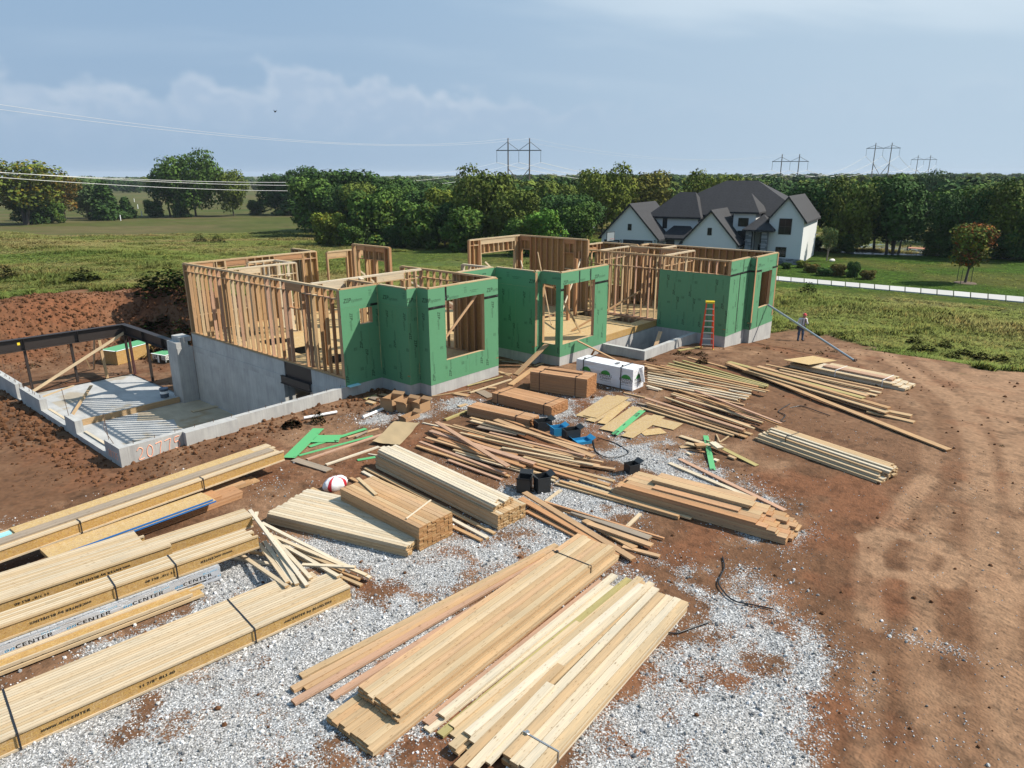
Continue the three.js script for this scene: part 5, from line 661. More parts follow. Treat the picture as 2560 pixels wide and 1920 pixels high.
// ---------------------------------------------------------------- green sheathing pallets beyond the steel frame
{
  const g = thing('sheathing_stack', V(14.6, 42.0, -2.62), 'pallets of green topped sheathing sheets half wrapped in printed plastic', 'sheathing stack'); const top = std(0.10, 0.33, 0.15, 0.6), label = new THREE.MeshStandardMaterial({ roughness: 0.5, map: tex(canvasOf(512, 128, (c) => { c.fillStyle = '#10140f'; c.fillRect(0, 0, 512, 128); c.fillStyle = '#e8ece8'; c.font = 'bold 60px sans-serif'; c.fillText('ZIP system', 60, 80); c.fillRect(0, 0, 40, 128); c.fillRect(470, 0, 42, 128); })) });
  const pal = (x0, x1, y0, y1, h, a) => { const q = new THREE.Group(); q.name = 'sheet_pile'; q.rotation.y = a; g.add(q); for (let z = 0.08; z < h; z += 0.11) mesh('sheet', boxGeo(x0, x1, y0, y1, z, z + 0.106), MAT.osbGold, q); mesh('top_sheet', boxGeo(x0, x1, y0, y1, h + 0.02, h + 0.035), top, q); mesh('wrap_edge', merge([boxGeo(x0 - 0.01, x1, y0 - 0.012, y0 + 0.1, h + 0.036, h + 0.042), boxGeo(x0 - 0.01, x0 + 0.08, y0, y1, h + 0.036, h + 0.042)]), MAT.white, q); return q; };
  pal(0.0, 2.6, 0.6, 1.9, 0.95, 0.35); const b = pal(1.4, 4.2, -1.6, -0.35, 0.62, 0.25); mesh('printed_wrap', boxGeo(1.38, 1.395, -1.6, -0.5, 0.1, 0.62), label, b); mesh('printed_wrap', boxGeo(1.4, 2.6, -1.615, -1.602, 0.1, 0.62), label, b);
}

// ---------------------------------------------------------------- loose boards lying where the crew left them
// each entry: [x, y, z of one end, x, y, z of the other, width, thickness, timber]
function looseSet(label, group, list, category = 'board', name = 'loose_board') {
  for (const [a, b, w, t, pal] of list) { const p = V(a[0], a[1], a[2] + 0), q = V(b[0], b[1], b[2] + 0); tag(board(scene, p, q, w, t, WOOD[pal], name, UPV), label, category, group); }
}
looseSet('loose reddish board in the jumbled pile between the bundles and the nail boxes', 'boards jumbled in the middle pile', [
  [[14.516, 15.82, 0.34], [13.441, 11.756, 0.28], 0.16, 0.04, 'pink'], [[14.086, 15.664, 0.2], [14.205, 11.939, 0.22], 0.15, 0.04, 'pink'], [[16.184, 14.728, 0.22], [15.785, 10.487, 0.18], 0.22, 0.04, 'fir'], [[15.835, 14.885, 0.24], [16.091, 10.913, 0.2], 0.12, 0.04, 'fir'], [[16.509, 14.735, 0.18], [16.203, 10.817, 0.16], 0.10, 0.04, 'red'],
  [[14.954, 15.48, 0.2], [15.174, 12.294, 0.18], 0.10, 0.04, 'fir'], [[14.799, 15.977, 0.18], [15.18, 12.559, 0.16], 0.10, 0.04, 'pine'], [[15.213, 14.102, 0.2], [15.651, 10.717, 0.18], 0.10, 0.04, 'pink'], [[14.654, 14.876, 0.16], [15.244, 10.832, 0.18], 0.09, 0.04, 'pine'], [[14.509, 12.959, 0.2], [15.246, 10.13, 0.18], 0.09, 0.04, 'pine'],
  [[15.031, 12.811, 0.14], [15.767, 10.153, 0.1], 0.09, 0.04, 'fir'], [[14.808, 11.887, 0.1], [15.627, 9.663, 0.06], 0.12, 0.04, 'fir'], [[14.495, 13.01, 0.14], [15.05, 10.468, 0.12], 0.10, 0.04, 'fir'], [[14.445, 12.057, 0.16], [14.824, 9.17, 0.12], 0.13, 0.04, 'pine'], [[14.397, 11.544, 0.12], [14.612, 9.182, 0.08], 0.14, 0.04, 'fir'], [[14.465, 11.091, 0.06], [14.463, 8.945, 0.05], 0.10, 0.04, 'pine'],
  [[13.732, 15.474, 0.12], [13.946, 12.124, 0.14], 0.12, 0.04, 'fir'], [[13.399, 15.401, 0.1], [13.322, 11.758, 0.1], 0.10, 0.04, 'pink'], [[13.172, 15.295, 0.06], [13.341, 11.646, 0.05], 0.10, 0.04, 'fir'], [[13.044, 13.771, 0.05], [13.046, 11.642, 0.04], 0.10, 0.04, 'pink'], [[13.644, 14.155, 0.08], [14.047, 10.558, 0.08], 0.09, 0.04, 'pine'], [[13.604, 14.007, 0.05], [13.931, 10.512, 0.04], 0.09, 0.04, 'white'], [[14.197, 11.956, 0.1], [14.349, 10.031, 0.08], 0.12, 0.04, 'red'], [[13.894, 15.081, 0.15], [13.952, 11.598, 0.14], 0.12, 0.04, 'red'],
  [[13.826, 12.009, 0.08], [14.066, 10.508, 0.06], 0.10, 0.04, 'pine'], [[14.506, 16.016, 0.12], [14.501, 12.359, 0.12], 0.12, 0.04, 'red'], [[15.568, 14.946, 0.1], [15.861, 13.485, 0.1], 0.18, 0.04, 'grey'], [[15.983, 15.71, 0.12], [16.096, 14.793, 0.1], 0.12, 0.04, 'pine'], [[15.792, 15.473, 0.08], [16.055, 14.228, 0.08], 0.12, 0.04, 'fir'], [[14.083, 13.306, 0.24], [14.206, 11.431, 0.2], 0.16, 0.04, 'pink'], [[14.505, 14.591, 0.05], [14.952, 11.18, 0.05], 0.14, 0.04, 'fir'], [[15.04, 14.905, 0.03], [15.747, 11.193, 0.04], 0.18, 0.04, 'red'], [[13.935, 14.718, 0.03], [14.221, 11.413, 0.03], 0.2, 0.04, 'fir'], [[15.404, 14.058, 0.08], [15.639, 10.66, 0.07], 0.16, 0.04, 'fir'], [[14.506, 12.61, 0.05], [14.825, 9.72, 0.03], 0.18, 0.04, 'red'], [[15.491, 12.817, 0.05], [15.573, 10.173, 0.03], 0.18, 0.04, 'fir'],
  [[14.759, 16.729, 0.03], [14.902, 15.925, 0.03], 0.06, 0.03, 'white'], [[15.716, 15.413, 0.16], [15.94, 13.189, 0.14], 0.14, 0.04, 'pine']]);
looseSet('long board lying on gravel between the middle pile and the brown stack', 'boards beside the brown stack', [[[13.837, 10.398, 0.04], [14.221, 6.908, 0.04], 0.13, 0.04, 'pine'], [[13.928, 10.331, 0.09], [14.194, 6.903, 0.09], 0.10, 0.04, 'fir'], [[14.125, 10.155, 0.06], [14.341, 6.637, 0.06], 0.10, 0.04, 'pine']]);
looseSet('pale crosswise bearer on gravel beside the long boards', 'bearers on the gravel', [[[13.627, 10.064, 0.02], [12.808, 9.95, 0.02], 0.09, 0.04, 'white'], [[13.813, 7.75, 0.02], [13.008, 7.65, 0.02], 0.09, 0.04, 'white'], [[12.594, 9.95, 0.02], [12.411, 9.916, 0.02], 0.09, 0.04, 'white']]);
looseSet('wide loose plank crossing below the stepped pale bundle', 'planks crossing in the lower middle', [[[12.589, 10.466, 0.2], [11.761, 6.705, 0.1], 0.17, 0.04, 'fir'], [[12.343, 10.395, 0.15], [11.759, 7.026, 0.09], 0.19, 0.04, 'red'], [[12.092, 9.957, 0.05], [11.789, 7.828, 0.05], 0.17, 0.04, 'red'], [[12.671, 9.843, 0.1], [13.046, 6.67, 0.06], 0.06, 0.04, 'red'], [[12.759, 9.053, 0.06], [12.82, 6.903, 0.08], 0.2, 0.04, 'grey'], [[12.425, 8.352, 0.12], [12.5, 6.668, 0.12], 0.17, 0.04, 'fir'], [[12.591, 8.584, 0.05], [12.262, 6.962, 0.05], 0.18, 0.04, 'fir'], [[12.399, 8.02, 0.08], [12.506, 6.869, 0.06], 0.10, 0.04, 'pine'], [[12.146, 7.216, 0.04], [12.32, 6.375, 0.04], 0.12, 0.04, 'fir'], [[12.757, 9.778, 0.03], [12.732, 7.686, 0.03], 0.16, 0.04, 'fir']]);
looseSet('long pale board in the spread pile right of the white wrapped bundle', 'boards spread beside the white wrapped bundle', [
  [[25.723, 14.659, 0.2], [25.316, 9.015, 0.2], 0.12, 0.04, 'fir'], [[25.281, 14.231, 0.2], [25.21, 9.103, 0.17], 0.09, 0.04, 'pine'], [[26.206, 14.142, 0.12], [25.894, 9.68, 0.12], 0.12, 0.04, 'red'], [[24.719, 13.901, 0.16], [25.018, 9.562, 0.16], 0.09, 0.04, 'pine'], [[24.387, 13.708, 0.16], [24.65, 9.446, 0.16], 0.09, 0.04, 'white'], [[24.144, 13.565, 0.14], [24.322, 9.392, 0.14], 0.09, 0.04, 'white'], [[23.885, 13.415, 0.14], [24.074, 9.37, 0.12], 0.09, 0.04, 'white'], [[25.028, 14.082, 0.17], [25.442, 9.549, 0.15], 0.09, 0.04, 'fir'], [[23.68, 13.28, 0.12], [23.809, 9.604, 0.1], 0.09, 0.04, 'white'], [[23.704, 12.95, 0.1], [23.806, 9.508, 0.06], 0.09, 0.04, 'pine'], [[23.619, 13.255, 0.06], [23.592, 9.235, 0.04], 0.10, 0.04, 'fir'], [[24.504, 11.898, 0.2], [24.496, 10.288, 0.2], 0.10, 0.04, 'red'], [[25.899, 14.738, 0.05], [24.741, 9.509, 0.05], 0.20, 0.04, 'fir'], [[25.32, 14.244, 0.05], [24.423, 9.437, 0.05], 0.20, 0.04, 'pine'], [[24.683, 13.874, 0.05], [24.142, 9.622, 0.05], 0.20, 0.04, 'pine'], [[24.146, 13.56, 0.04], [23.981, 9.672, 0.03], 0.20, 0.04, 'fir'], [[26.376, 14.232, 0.04], [25.753, 9.553, 0.05], 0.20, 0.04, 'fir'], [[23.411, 13.168, 0.04], [23.29, 12.435, 0.04], 0.14, 0.04, 'white'], [[23.189, 12.988, 0.03], [23.187, 12.479, 0.03], 0.16, 0.04, 'grey'], [[25.042, 14.093, 0.22], [25.461, 12.923, 0.22], 0.10, 0.04, 'fir']]);
looseSet('yellowish treated board at the back of the spread pile', 'treated boards at the back of the spread pile', [[[27.652, 13.828, 0.1], [26.385, 9.464, 0.1], 0.10, 0.05, 'treated'], [[27.188, 14.048, 0.12], [26.152, 9.376, 0.12], 0.10, 0.05, 'treated'], [[26.717, 14.025, 0.12], [26.125, 9.444, 0.1], 0.10, 0.05, 'treated'], [[26.402, 13.943, 0.1], [26.06, 9.491, 0.08], 0.10, 0.05, 'treated'], [[27.264, 13.945, 0.05], [26.209, 9.452, 0.04], 0.2, 0.05, 'treated'], [[28.558, 14.034, 0.03], [28.008, 11.887, 0.03], 0.12, 0.05, 'fir'], [[29.432, 14.974, 0.03], [30.856, 14.46, 0.03], 0.14, 0.05, 'treated']]);
looseSet('long board in the fan of boards behind the strand board sheets', 'boards fanned out on the dirt', [
  [[21.53, 12.126, 0.2], [20.759, 8.061, 0.18], 0.16, 0.04, 'pink'], [[21.224, 11.917, 0.14], [20.784, 8.034, 0.12], 0.12, 0.04, 'fir'], [[20.857, 11.891, 0.06], [20.374, 8.229, 0.05], 0.10, 0.04, 'pine'], [[21.246, 12.279, 0.05], [21.217, 11.758, 0.05], 0.14, 0.04, 'grey'], [[21.162, 11.814, 0.1], [20.469, 8.084, 0.08], 0.12, 0.04, 'fir'], [[21.144, 11.735, 0.05], [20.514, 7.851, 0.05], 0.18, 0.04, 'fir'], [[22.152, 11.693, 0.18], [21.181, 7.887, 0.14], 0.10, 0.04, 'pine'], [[22.238, 11.644, 0.12], [21.453, 8.144, 0.1], 0.12, 0.04, 'fir'], [[22.778, 11.743, 0.14], [22.021, 7.946, 0.1], 0.10, 0.04, 'pine'], [[22.567, 11.433, 0.12], [22.241, 7.926, 0.1], 0.10, 0.04, 'pink'], [[23.073, 11.834, 0.1], [22.305, 8.007, 0.12], 0.12, 0.04, 'fir'], [[23.408, 11.802, 0.14], [21.658, 7.251, 0.3], 0.10, 0.04, 'fir'], [[23.577, 11.183, 0.2], [21.515, 7.158, 0.4], 0.10, 0.04, 'pink'], [[22.053, 13.375, 0.03], [22.035, 12.398, 0.03], 0.08, 0.04, 'pine'], [[21.336, 11.6, 0.03], [20.901, 7.844, 0.03], 0.16, 0.04, 'pine'], [[22.136, 11.403, 0.05], [21.452, 8.354, 0.05], 0.18, 0.04, 'red']]);
looseSet('very long single plank lying alone across the dirt to the right', null, [[[28.346, 12.023, 0.16], [23.457, 2.757, 0.05], 0.24, 0.045, 'fir']], 'plank', 'long_plank');
looseSet('wide golden plank in the pile beside the very long plank', 'planks beside the very long plank', [[[27.683, 10.824, 0.2], [25.664, 4.996, 0.16], 0.30, 0.04, 'pine'], [[27.782, 10.823, 0.28], [25.953, 5.021, 0.24], 0.24, 0.04, 'fir'], [[28.54, 12.072, 0.16], [26.447, 5.985, 0.28], 0.24, 0.04, 'treated'], [[25.953, 5.603, 0.12], [25.924, 4.31, 0.12], 0.26, 0.06, 'pine'], [[25.693, 5.64, 0.05], [25.531, 4.128, 0.04], 0.24, 0.05, 'pine'], [[28.801, 10.862, 0.12], [27.387, 6.093, 0.12], 0.24, 0.04, 'fir'], [[29.172, 10.668, 0.16], [28.516, 5.85, 0.16], 0.14, 0.04, 'fir'], [[28.643, 9.858, 0.18], [28.092, 6.203, 0.18], 0.14, 0.04, 'pine'], [[28.652, 9.188, 0.1], [28.168, 5.825, 0.1], 0.18, 0.04, 'pine'], [[28.507, 9.226, 0.05], [27.853, 5.881, 0.05], 0.18, 0.04, 'pine'], [[27.972, 11.083, 0.05], [25.904, 5.392, 0.05], 0.30, 0.05, 'fir']], 'plank');
looseSet('pinkish board lying at a slant behind the brown stack', 'boards behind the brown stack', [[[17.557, 8.667, 0.03], [16.274, 5.073, 0.04], 0.14, 0.04, 'pink'], [[17.099, 8.741, 0.03], [16.41, 6.02, 0.05], 0.14, 0.04, 'white']]);
looseSet('long pinkish board beside the knotty strapped bundle', 'slender boards on gravel left of the knotty bundle', [[[5.023, 9.053, 0.03], [11.227, 8.39, 0.05], 0.14, 0.04, 'pine'], [[4.74, 8.856, 0.05], [11.085, 8.348, 0.04], 0.13, 0.06, 'fir'], [[4.893, 8.717, 0.04], [10.696, 8.306, 0.07], 0.10, 0.05, 'fir'], [[4.588, 8.58, 0.06], [10.576, 8.276, 0.05], 0.14, 0.045, 'pink'], [[5.068, 8.232, 0.04], [9.448, 8.11, 0.05], 0.14, 0.045, 'pink']]);
looseSet('long pale board sliding off the pale strapped stack', 'pale boards left of the pale strapped stack', [[[5.895, 6.557, 0.1], [11, 6.688, 0.08], 0.15, 0.04, 'white'], [[5.669, 6.668, 0.05], [10.688, 6.808, 0.03], 0.15, 0.04, 'pink'], [[5.6, 6.568, 0.03], [10.655, 6.533, 0.04], 0.15, 0.04, 'white'], [[5.662, 6.341, 0.04], [11.1, 6.411, 0.05], 0.14, 0.04, 'treated'], [[5.881, 6.316, 0.06], [10.877, 6.37, 0.04], 0.12, 0.04, 'pine'], [[5.77, 6.18, 0.03], [11.055, 6.259, 0.04], 0.14, 0.04, 'pine'], [[5.545, 5.959, 0.14], [11.139, 6.166, 0.16], 0.15, 0.04, 'pine'], [[5.829, 5.929, 0.19], [10.929, 6.001, 0.17], 0.14, 0.04, 'white'], [[5.774, 5.773, 0.18], [11.105, 5.891, 0.17], 0.14, 0.04, 'white'], [[5.3, 5.608, 0.2], [7.902, 5.764, 0.22], 0.14, 0.04, 'pine'], [[5.404, 5.44, 0.21], [7.429, 5.618, 0.22], 0.15, 0.04, 'white'], [[5.532, 5.896, 0.1], [11.149, 6.127, 0.09], 0.15, 0.04, 'pine'], [[5.587, 5.979, 0.05], [11.174, 6.194, 0.05], 0.16, 0.04, 'fir'], [[5.689, 5.744, 0.08], [11.13, 5.98, 0.08], 0.3, 0.04, 'pine'], [[5.64, 5.374, 0.18], [11.03, 5.742, 0.15], 0.15, 0.04, 'white']]);
looseSet('loose cream stud in the heap thrown across the joist ends', 'studs heaped by the joist ends', [[[7.069, 14.213, 0.6], [6.359, 10.832, 0.36], 0.085, 0.04, 'white'], [[6.965, 13.384, 0.42], [6.259, 11.029, 0.36], 0.085, 0.04, 'white'], [[7, 13.3, 0.34], [6.536, 10.966, 0.38], 0.085, 0.04, 'white'], [[7.101, 13.782, 0.4], [7.586, 10.452, 0.1], 0.085, 0.04, 'white'], [[7.03, 13.2, 0.3], [7.556, 10.534, 0.14], 0.085, 0.04, 'white'], [[7.047, 13.193, 0.2], [6.956, 10.63, 0.36], 0.085, 0.04, 'white'], [[6.349, 13.561, 0.05], [6.086, 11.111, 0.36], 0.085, 0.04, 'white'], [[6.693, 13.215, 0.25], [6.175, 11.23, 0.36], 0.085, 0.04, 'white'], [[6.781, 13.146, 0.3], [6.239, 11.134, 0.34], 0.085, 0.04, 'white'], [[6.077, 13.661, 0.04], [6.597, 12.577, 0.04], 0.085, 0.04, 'white'], [[6.454, 13.526, 0.08], [6.786, 12.677, 0.1], 0.085, 0.04, 'pine'], [[6.748, 11.608, 0.34], [7.386, 10.666, 0.36], 0.085, 0.04, 'white'], [[7.039, 13.042, 0.1], [7.44, 10.599, 0.08], 0.085, 0.04, 'fir'], [[7.055, 12.82, 0.05], [7.351, 10.445, 0.04], 0.085, 0.04, 'pine'], [[7.494, 14.732, 0.2], [7.251, 14.421, 0.2], 0.085, 0.04, 'white'], [[7.154, 12.608, 0.15], [7.31, 10.967, 0.2], 0.085, 0.04, 'pine']], 'stud');
looseSet('board lying low beside the tan bundle', 'boards between the tan and the tall bundle', [[[11.351, 14.923, 0.06], [10.958, 9.893, 0.06], 0.10, 0.04, 'pine'], [[11.087, 15.141, 0.05], [10.695, 9.803, 0.05], 0.10, 0.04, 'pine'], [[10.91, 15.046, 0.03], [10.457, 9.804, 0.03], 0.10, 0.04, 'white'], [[10.384, 14.898, 0.06], [10.28, 9.821, 0.04], 0.10, 0.04, 'fir'], [[9.141, 14.877, 0.2], [9.244, 11.112, 0.1], 0.10, 0.05, 'pine'], [[9.599, 12.159, 0.04], [9.224, 10.894, 0.04], 0.10, 0.04, 'fir'], [[9.225, 11.216, 0.04], [8.962, 10.756, 0.03], 0.12, 0.04, 'fir']]);
looseSet('thin loose stick on top of the tan bundle', null, [[[9.149, 11.087, 0.62], [10.146, 11.357, 0.62], 0.035, 0.02, 'white']], 'stick', 'stick'); looseSet('short stick at the far end of the tan bundle', null, [[[9.786, 13.712, 0.62], [9.477, 12.574, 0.62], 0.09, 0.03, 'pine']], 'stick', 'stick');
looseSet('loose board on top of the tallest reddish bundle', null, [[[20.715, 16.197, 0.78], [21.068, 14.636, 0.78], 0.10, 0.04, 'red']]);
looseSet('long board lying on dirt between the garage wall and the tan bundle', 'boards on dirt in front of the garage wall', [[[10.386, 17.005, 0.03], [13.612, 16.913, 0.03], 0.12, 0.04, 'pink'], [[10.527, 16.249, 0.03], [12.403, 16.183, 0.03], 0.10, 0.04, 'white'], [[10.154, 17.314, 0.02], [10.337, 15.806, 0.04], 0.26, 0.03, 'grey'], [[12.269, 17.593, 0.02], [13.446, 17.483, 0.02], 0.10, 0.03, 'fir'], [[11.847, 15.986, 0.02], [11.954, 15.68, 0.02], 0.06, 0.03, 'white'], [[12.424, 17.372, 0.05], [12.992, 17.51, 0.05], 0.07, 0.03, 'grey']]);
looseSet('plank leaning from the window sill of the right bay down to the ground', null, [[[21.272, 18.18, 0.03], [23.45, 18.25, 0.93], 0.24, 0.04, 'fir']], 'plank', 'ramp_plank'); looseSet('plank lying below the leaning window plank', null, [[[20.007, 17.389, 0.03], [22.452, 18.203, 0.05], 0.24, 0.04, 'fir']], 'plank', 'plank');
looseSet('plank sloping from the wide window sill down behind the white wrapped bundle', null, [[[24.7, 17.5, 0.98], [25.749, 15.886, 0.05], 0.19, 0.04, 'fir']], 'plank', 'ramp_plank'); looseSet('short prop under the plank sloping from the wide window', null, [[[25.968, 17.642, -0.05], [24.95, 16.75, 0.62], 0.08, 0.04, 'fir']], 'prop', 'prop');
looseSet('thin board lying on dirt in front of the left bay window', 'boards at the foot of the left bay', [[[16.972, 18.694, 0.03], [18.476, 18.088, 0.03], 0.05, 0.03, 'pine'], [[18.755, 18.567, 0.05], [20.668, 18.39, 0.05], 0.06, 0.03, 'treated'], [[18.21, 17.899, 0.03], [20.635, 17.877, 0.03], 0.09, 0.04, 'pine'], [[17.776, 18.286, 0.03], [17.894, 17.658, 0.03], 0.26, 0.04, 'fir'], [[15.45, 16.393, 0.03], [16.604, 16.465, 0.03], 0.12, 0.06, 'treated'], [[16.747, 17.05, 0.03], [17.145, 17.026, 0.03], 0.14, 0.04, 'pine'], [[18.662, 17.792, 0.02], [18.376, 16.9, 0.02], 0.4, 0.02, 'grey'], [[19.151, 17.809, 0.03], [19.322, 17.529, 0.03], 0.2, 0.04, 'fir'], [[14.751, 16.771, 0.02], [14.899, 16.124, 0.02], 0.06, 0.03, 'white']]);
looseSet('offcut in the heap of scraps beside the left bay corner', 'scraps at the inner corner of the left bay', [[[15.089, 20.359, 0.03], [15.66, 20.405, 0.03], 0.14, 0.03, 'treated'], [[15.788, 20.525, 0.05], [15.984, 19.283, 0.06], 0.18, 0.03, 'fir'], [[15.35, 20.313, 0.05], [15.435, 19.605, 0.03], 0.3, 0.03, 'grey'], [[14.925, 19.995, 0.05], [15.004, 19.654, 0.03], 0.2, 0.06, 'pine'], [[21.148, 19.069, -0.1], [21.489, 18.542, -0.05], 0.14, 0.03, 'pine'], [[21.189, 19.083, 0.02], [21.037, 18.327, 0.02], 0.16, 0.03, 'pine'], [[20.993, 18.773, 0.05], [21.203, 18.339, 0.05], 0.10, 0.03, 'pine'], [[22.735, 20.421, 0], [22.826, 19.048, 0], 0.14, 0.03, 'fir'], [[22.458, 20.03, 0.05], [22.795, 19.296, 0.05], 0.14, 0.03, 'grey'], [[22.938, 18.508, 0], [23.625, 18.521, 0], 0.14, 0.03, 'pine']], 'offcut');
// flat sheets of strand board and green sheathing on the ground
const flat = (label, cat, p, q, w, mat, name = 'sheet', group) => { const a = V(...p), b = V(...q), m = board(scene, a, b, w, 0.012, [mat, MAT.osbDark], name, UPV); tag(m, label, cat, group); return m; };
const SHEET = 'strand board offcut in the row of sheets on the gravel', SG = 'strand board offcuts beside the nail boxes';
flat(SHEET, 'strand board', [18.752, 13.009, 0.03], [21.456, 13.466, 0.03], 0.5, MAT.osb, 'strand_board_sheet', SG); flat(SHEET, 'strand board', [18.859, 12.754, 0.06], [21.581, 13.114, 0.06], 0.52, MAT.osb, 'strand_board_sheet', SG); flat(SHEET, 'strand board', [18.536, 12.53, 0.04], [21.257, 12.718, 0.02], 0.36, MAT.osb, 'strand_board_sheet', SG); flat(SHEET, 'strand board', [18.589, 12.086, 0.045], [20.995, 12.625, 0.045], 0.3, MAT.osbPale, 'strand_board_sheet', SG); flat(SHEET, 'strand board', [18.138, 11.6, 0.05], [20.86, 12.014, 0.05], 0.5, MAT.osb, 'strand_board_sheet', SG); flat(SHEET, 'strand board', [18.082, 10.785, 0.04], [20.562, 11.018, 0.04], 0.42, MAT.osb, 'strand_board_sheet', SG); flat(SHEET, 'strand board', [18.505, 11.136, 0.02], [20.436, 11.254, 0.02], 0.36, MAT.osb, 'strand_board_sheet', SG); flat(SHEET, 'strand board', [19.973, 10.886, 0.03], [20.023, 9.996, 0.03], 0.75, MAT.osb, 'strand_board_sheet', SG); flat(SHEET, 'strand board', [18.747, 10.649, 0.015], [19.406, 10.211, 0.015], 0.5, MAT.osbPale, 'strand_board_sheet', SG);
const greenSheet = new THREE.MeshStandardMaterial({ map: tex(canvasOf(512, 128, (c) => { c.fillStyle = 'rgb(84,160,102)'; c.fillRect(0, 0, 512, 128); c.fillStyle = 'rgba(14,38,24,0.85)'; c.save(); c.translate(150, 90); c.transform(1, 0, -0.2, 1, 0, 0); c.font = 'bold 72px sans-serif'; c.fillText('ZIP', 0, 0); c.font = '50px sans-serif'; c.fillText('system', 125, 0); c.restore(); c.fillRect(400, 50, 60, 6); c.fillRect(410, 64, 40, 6); }), 0.5, 1.2), roughness: 0.6 });
flat('green sheathing strip lying between strand board sheets', 'sheathing offcut', [17.954, 11.178, 0.06], [20.623, 11.712, 0.06], 0.22, greenSheet, 'green_sheet'); const GG = 'green sheathing offcuts by the garage wall', GL = 'green sheathing offcut on the dirt between the garage wall and the tall bundle';
flat('largest green offcut, pointing from the joist end towards the garage wall', 'sheathing offcut', [10.077, 17.461, 0.06], [12.117, 18.96, 0.04], 0.38, greenSheet, 'green_sheet'); flat('short wide green offcut lying against the largest green offcut', 'sheathing offcut', [11.458, 18.308, 0.04], [12.064, 17.709, 0.02], 0.62, greenSheet, 'green_sheet'); flat('thin green strip beyond the wide green offcut', 'sheathing offcut', [11.03, 17.859, 0.02], [13.171, 17.805, 0.02], 0.16, greenSheet, 'green_sheet'); flat('long faded green strip beside the pinkish board', 'sheathing offcut', [10.424, 17.491, 0.015], [12.905, 17.104, 0.015], 0.12, greenSheet, 'green_sheet'); flat('small green strip near the tall pale bundle', 'sheathing offcut', [11.342, 15.856, 0.02], [11.898, 15.61, 0.02], 0.14, greenSheet, 'green_sheet');
flat('green strip crossing a small heap of offcuts near the right stack', 'sheathing offcut', [19.585, 8.815, 0.14], [17.484, 7.565, 0.02], 0.16, greenSheet, 'green_sheet');
flat('large pale sheet leaning on the far end of the farthest stack', 'strand board', [29.389, 9.485, 0.42], [32.088, 9.115, 0.12], 1.1, MAT.osbPale, 'strand_board_sheet');
looseSet('strip in the small crossed heap of offcuts near the right stack', 'offcuts heaped near the right stack', [[[19.277, 9.543, 0.04], [18.949, 8.323, 0.12], 0.17, 0.02, 'pine'], [[19.125, 8.408, 0.14], [18.599, 6.739, 0.02], 0.17, 0.02, 'treated'], [[18.429, 9.095, 0.02], [18.924, 8.576, 0.1], 0.19, 0.02, 'pine'], [[18.709, 9.051, 0.1], [18.657, 8.448, 0.12], 0.17, 0.02, 'pine'], [[18.452, 8.599, 0.2], [18.678, 8.407, 0.2], 0.22, 0.06, 'fir'], [[18.955, 8.297, 0.22], [18.722, 7.926, 0.2], 0.22, 0.06, 'white'], [[20.183, 8.721, 0.02], [19.347, 8.225, 0.12], 0.04, 0.03, 'pine'], [[19.587, 8.329, 0.04], [20.29, 8.357, 0.02], 0.04, 0.03, 'pine'], [[19.165, 8.583, 0.16], [19.417, 8.043, 0.05], 0.04, 0.02, 'pine'], [[18.397, 8.769, 0.04], [18.538, 8.287, 0.03], 0.08, 0.03, 'red'], [[18.186, 7.879, 0.03], [18.153, 7.719, 0.03], 0.14, 0.05, 'white'], [[18.677, 7.636, 0.05], [18.624, 7.396, 0.04], 0.12, 0.05, 'pine'], [[18.122, 8.704, 0.03], [18.077, 8.549, 0.03], 0.1, 0.05, 'white']], 'offcut');

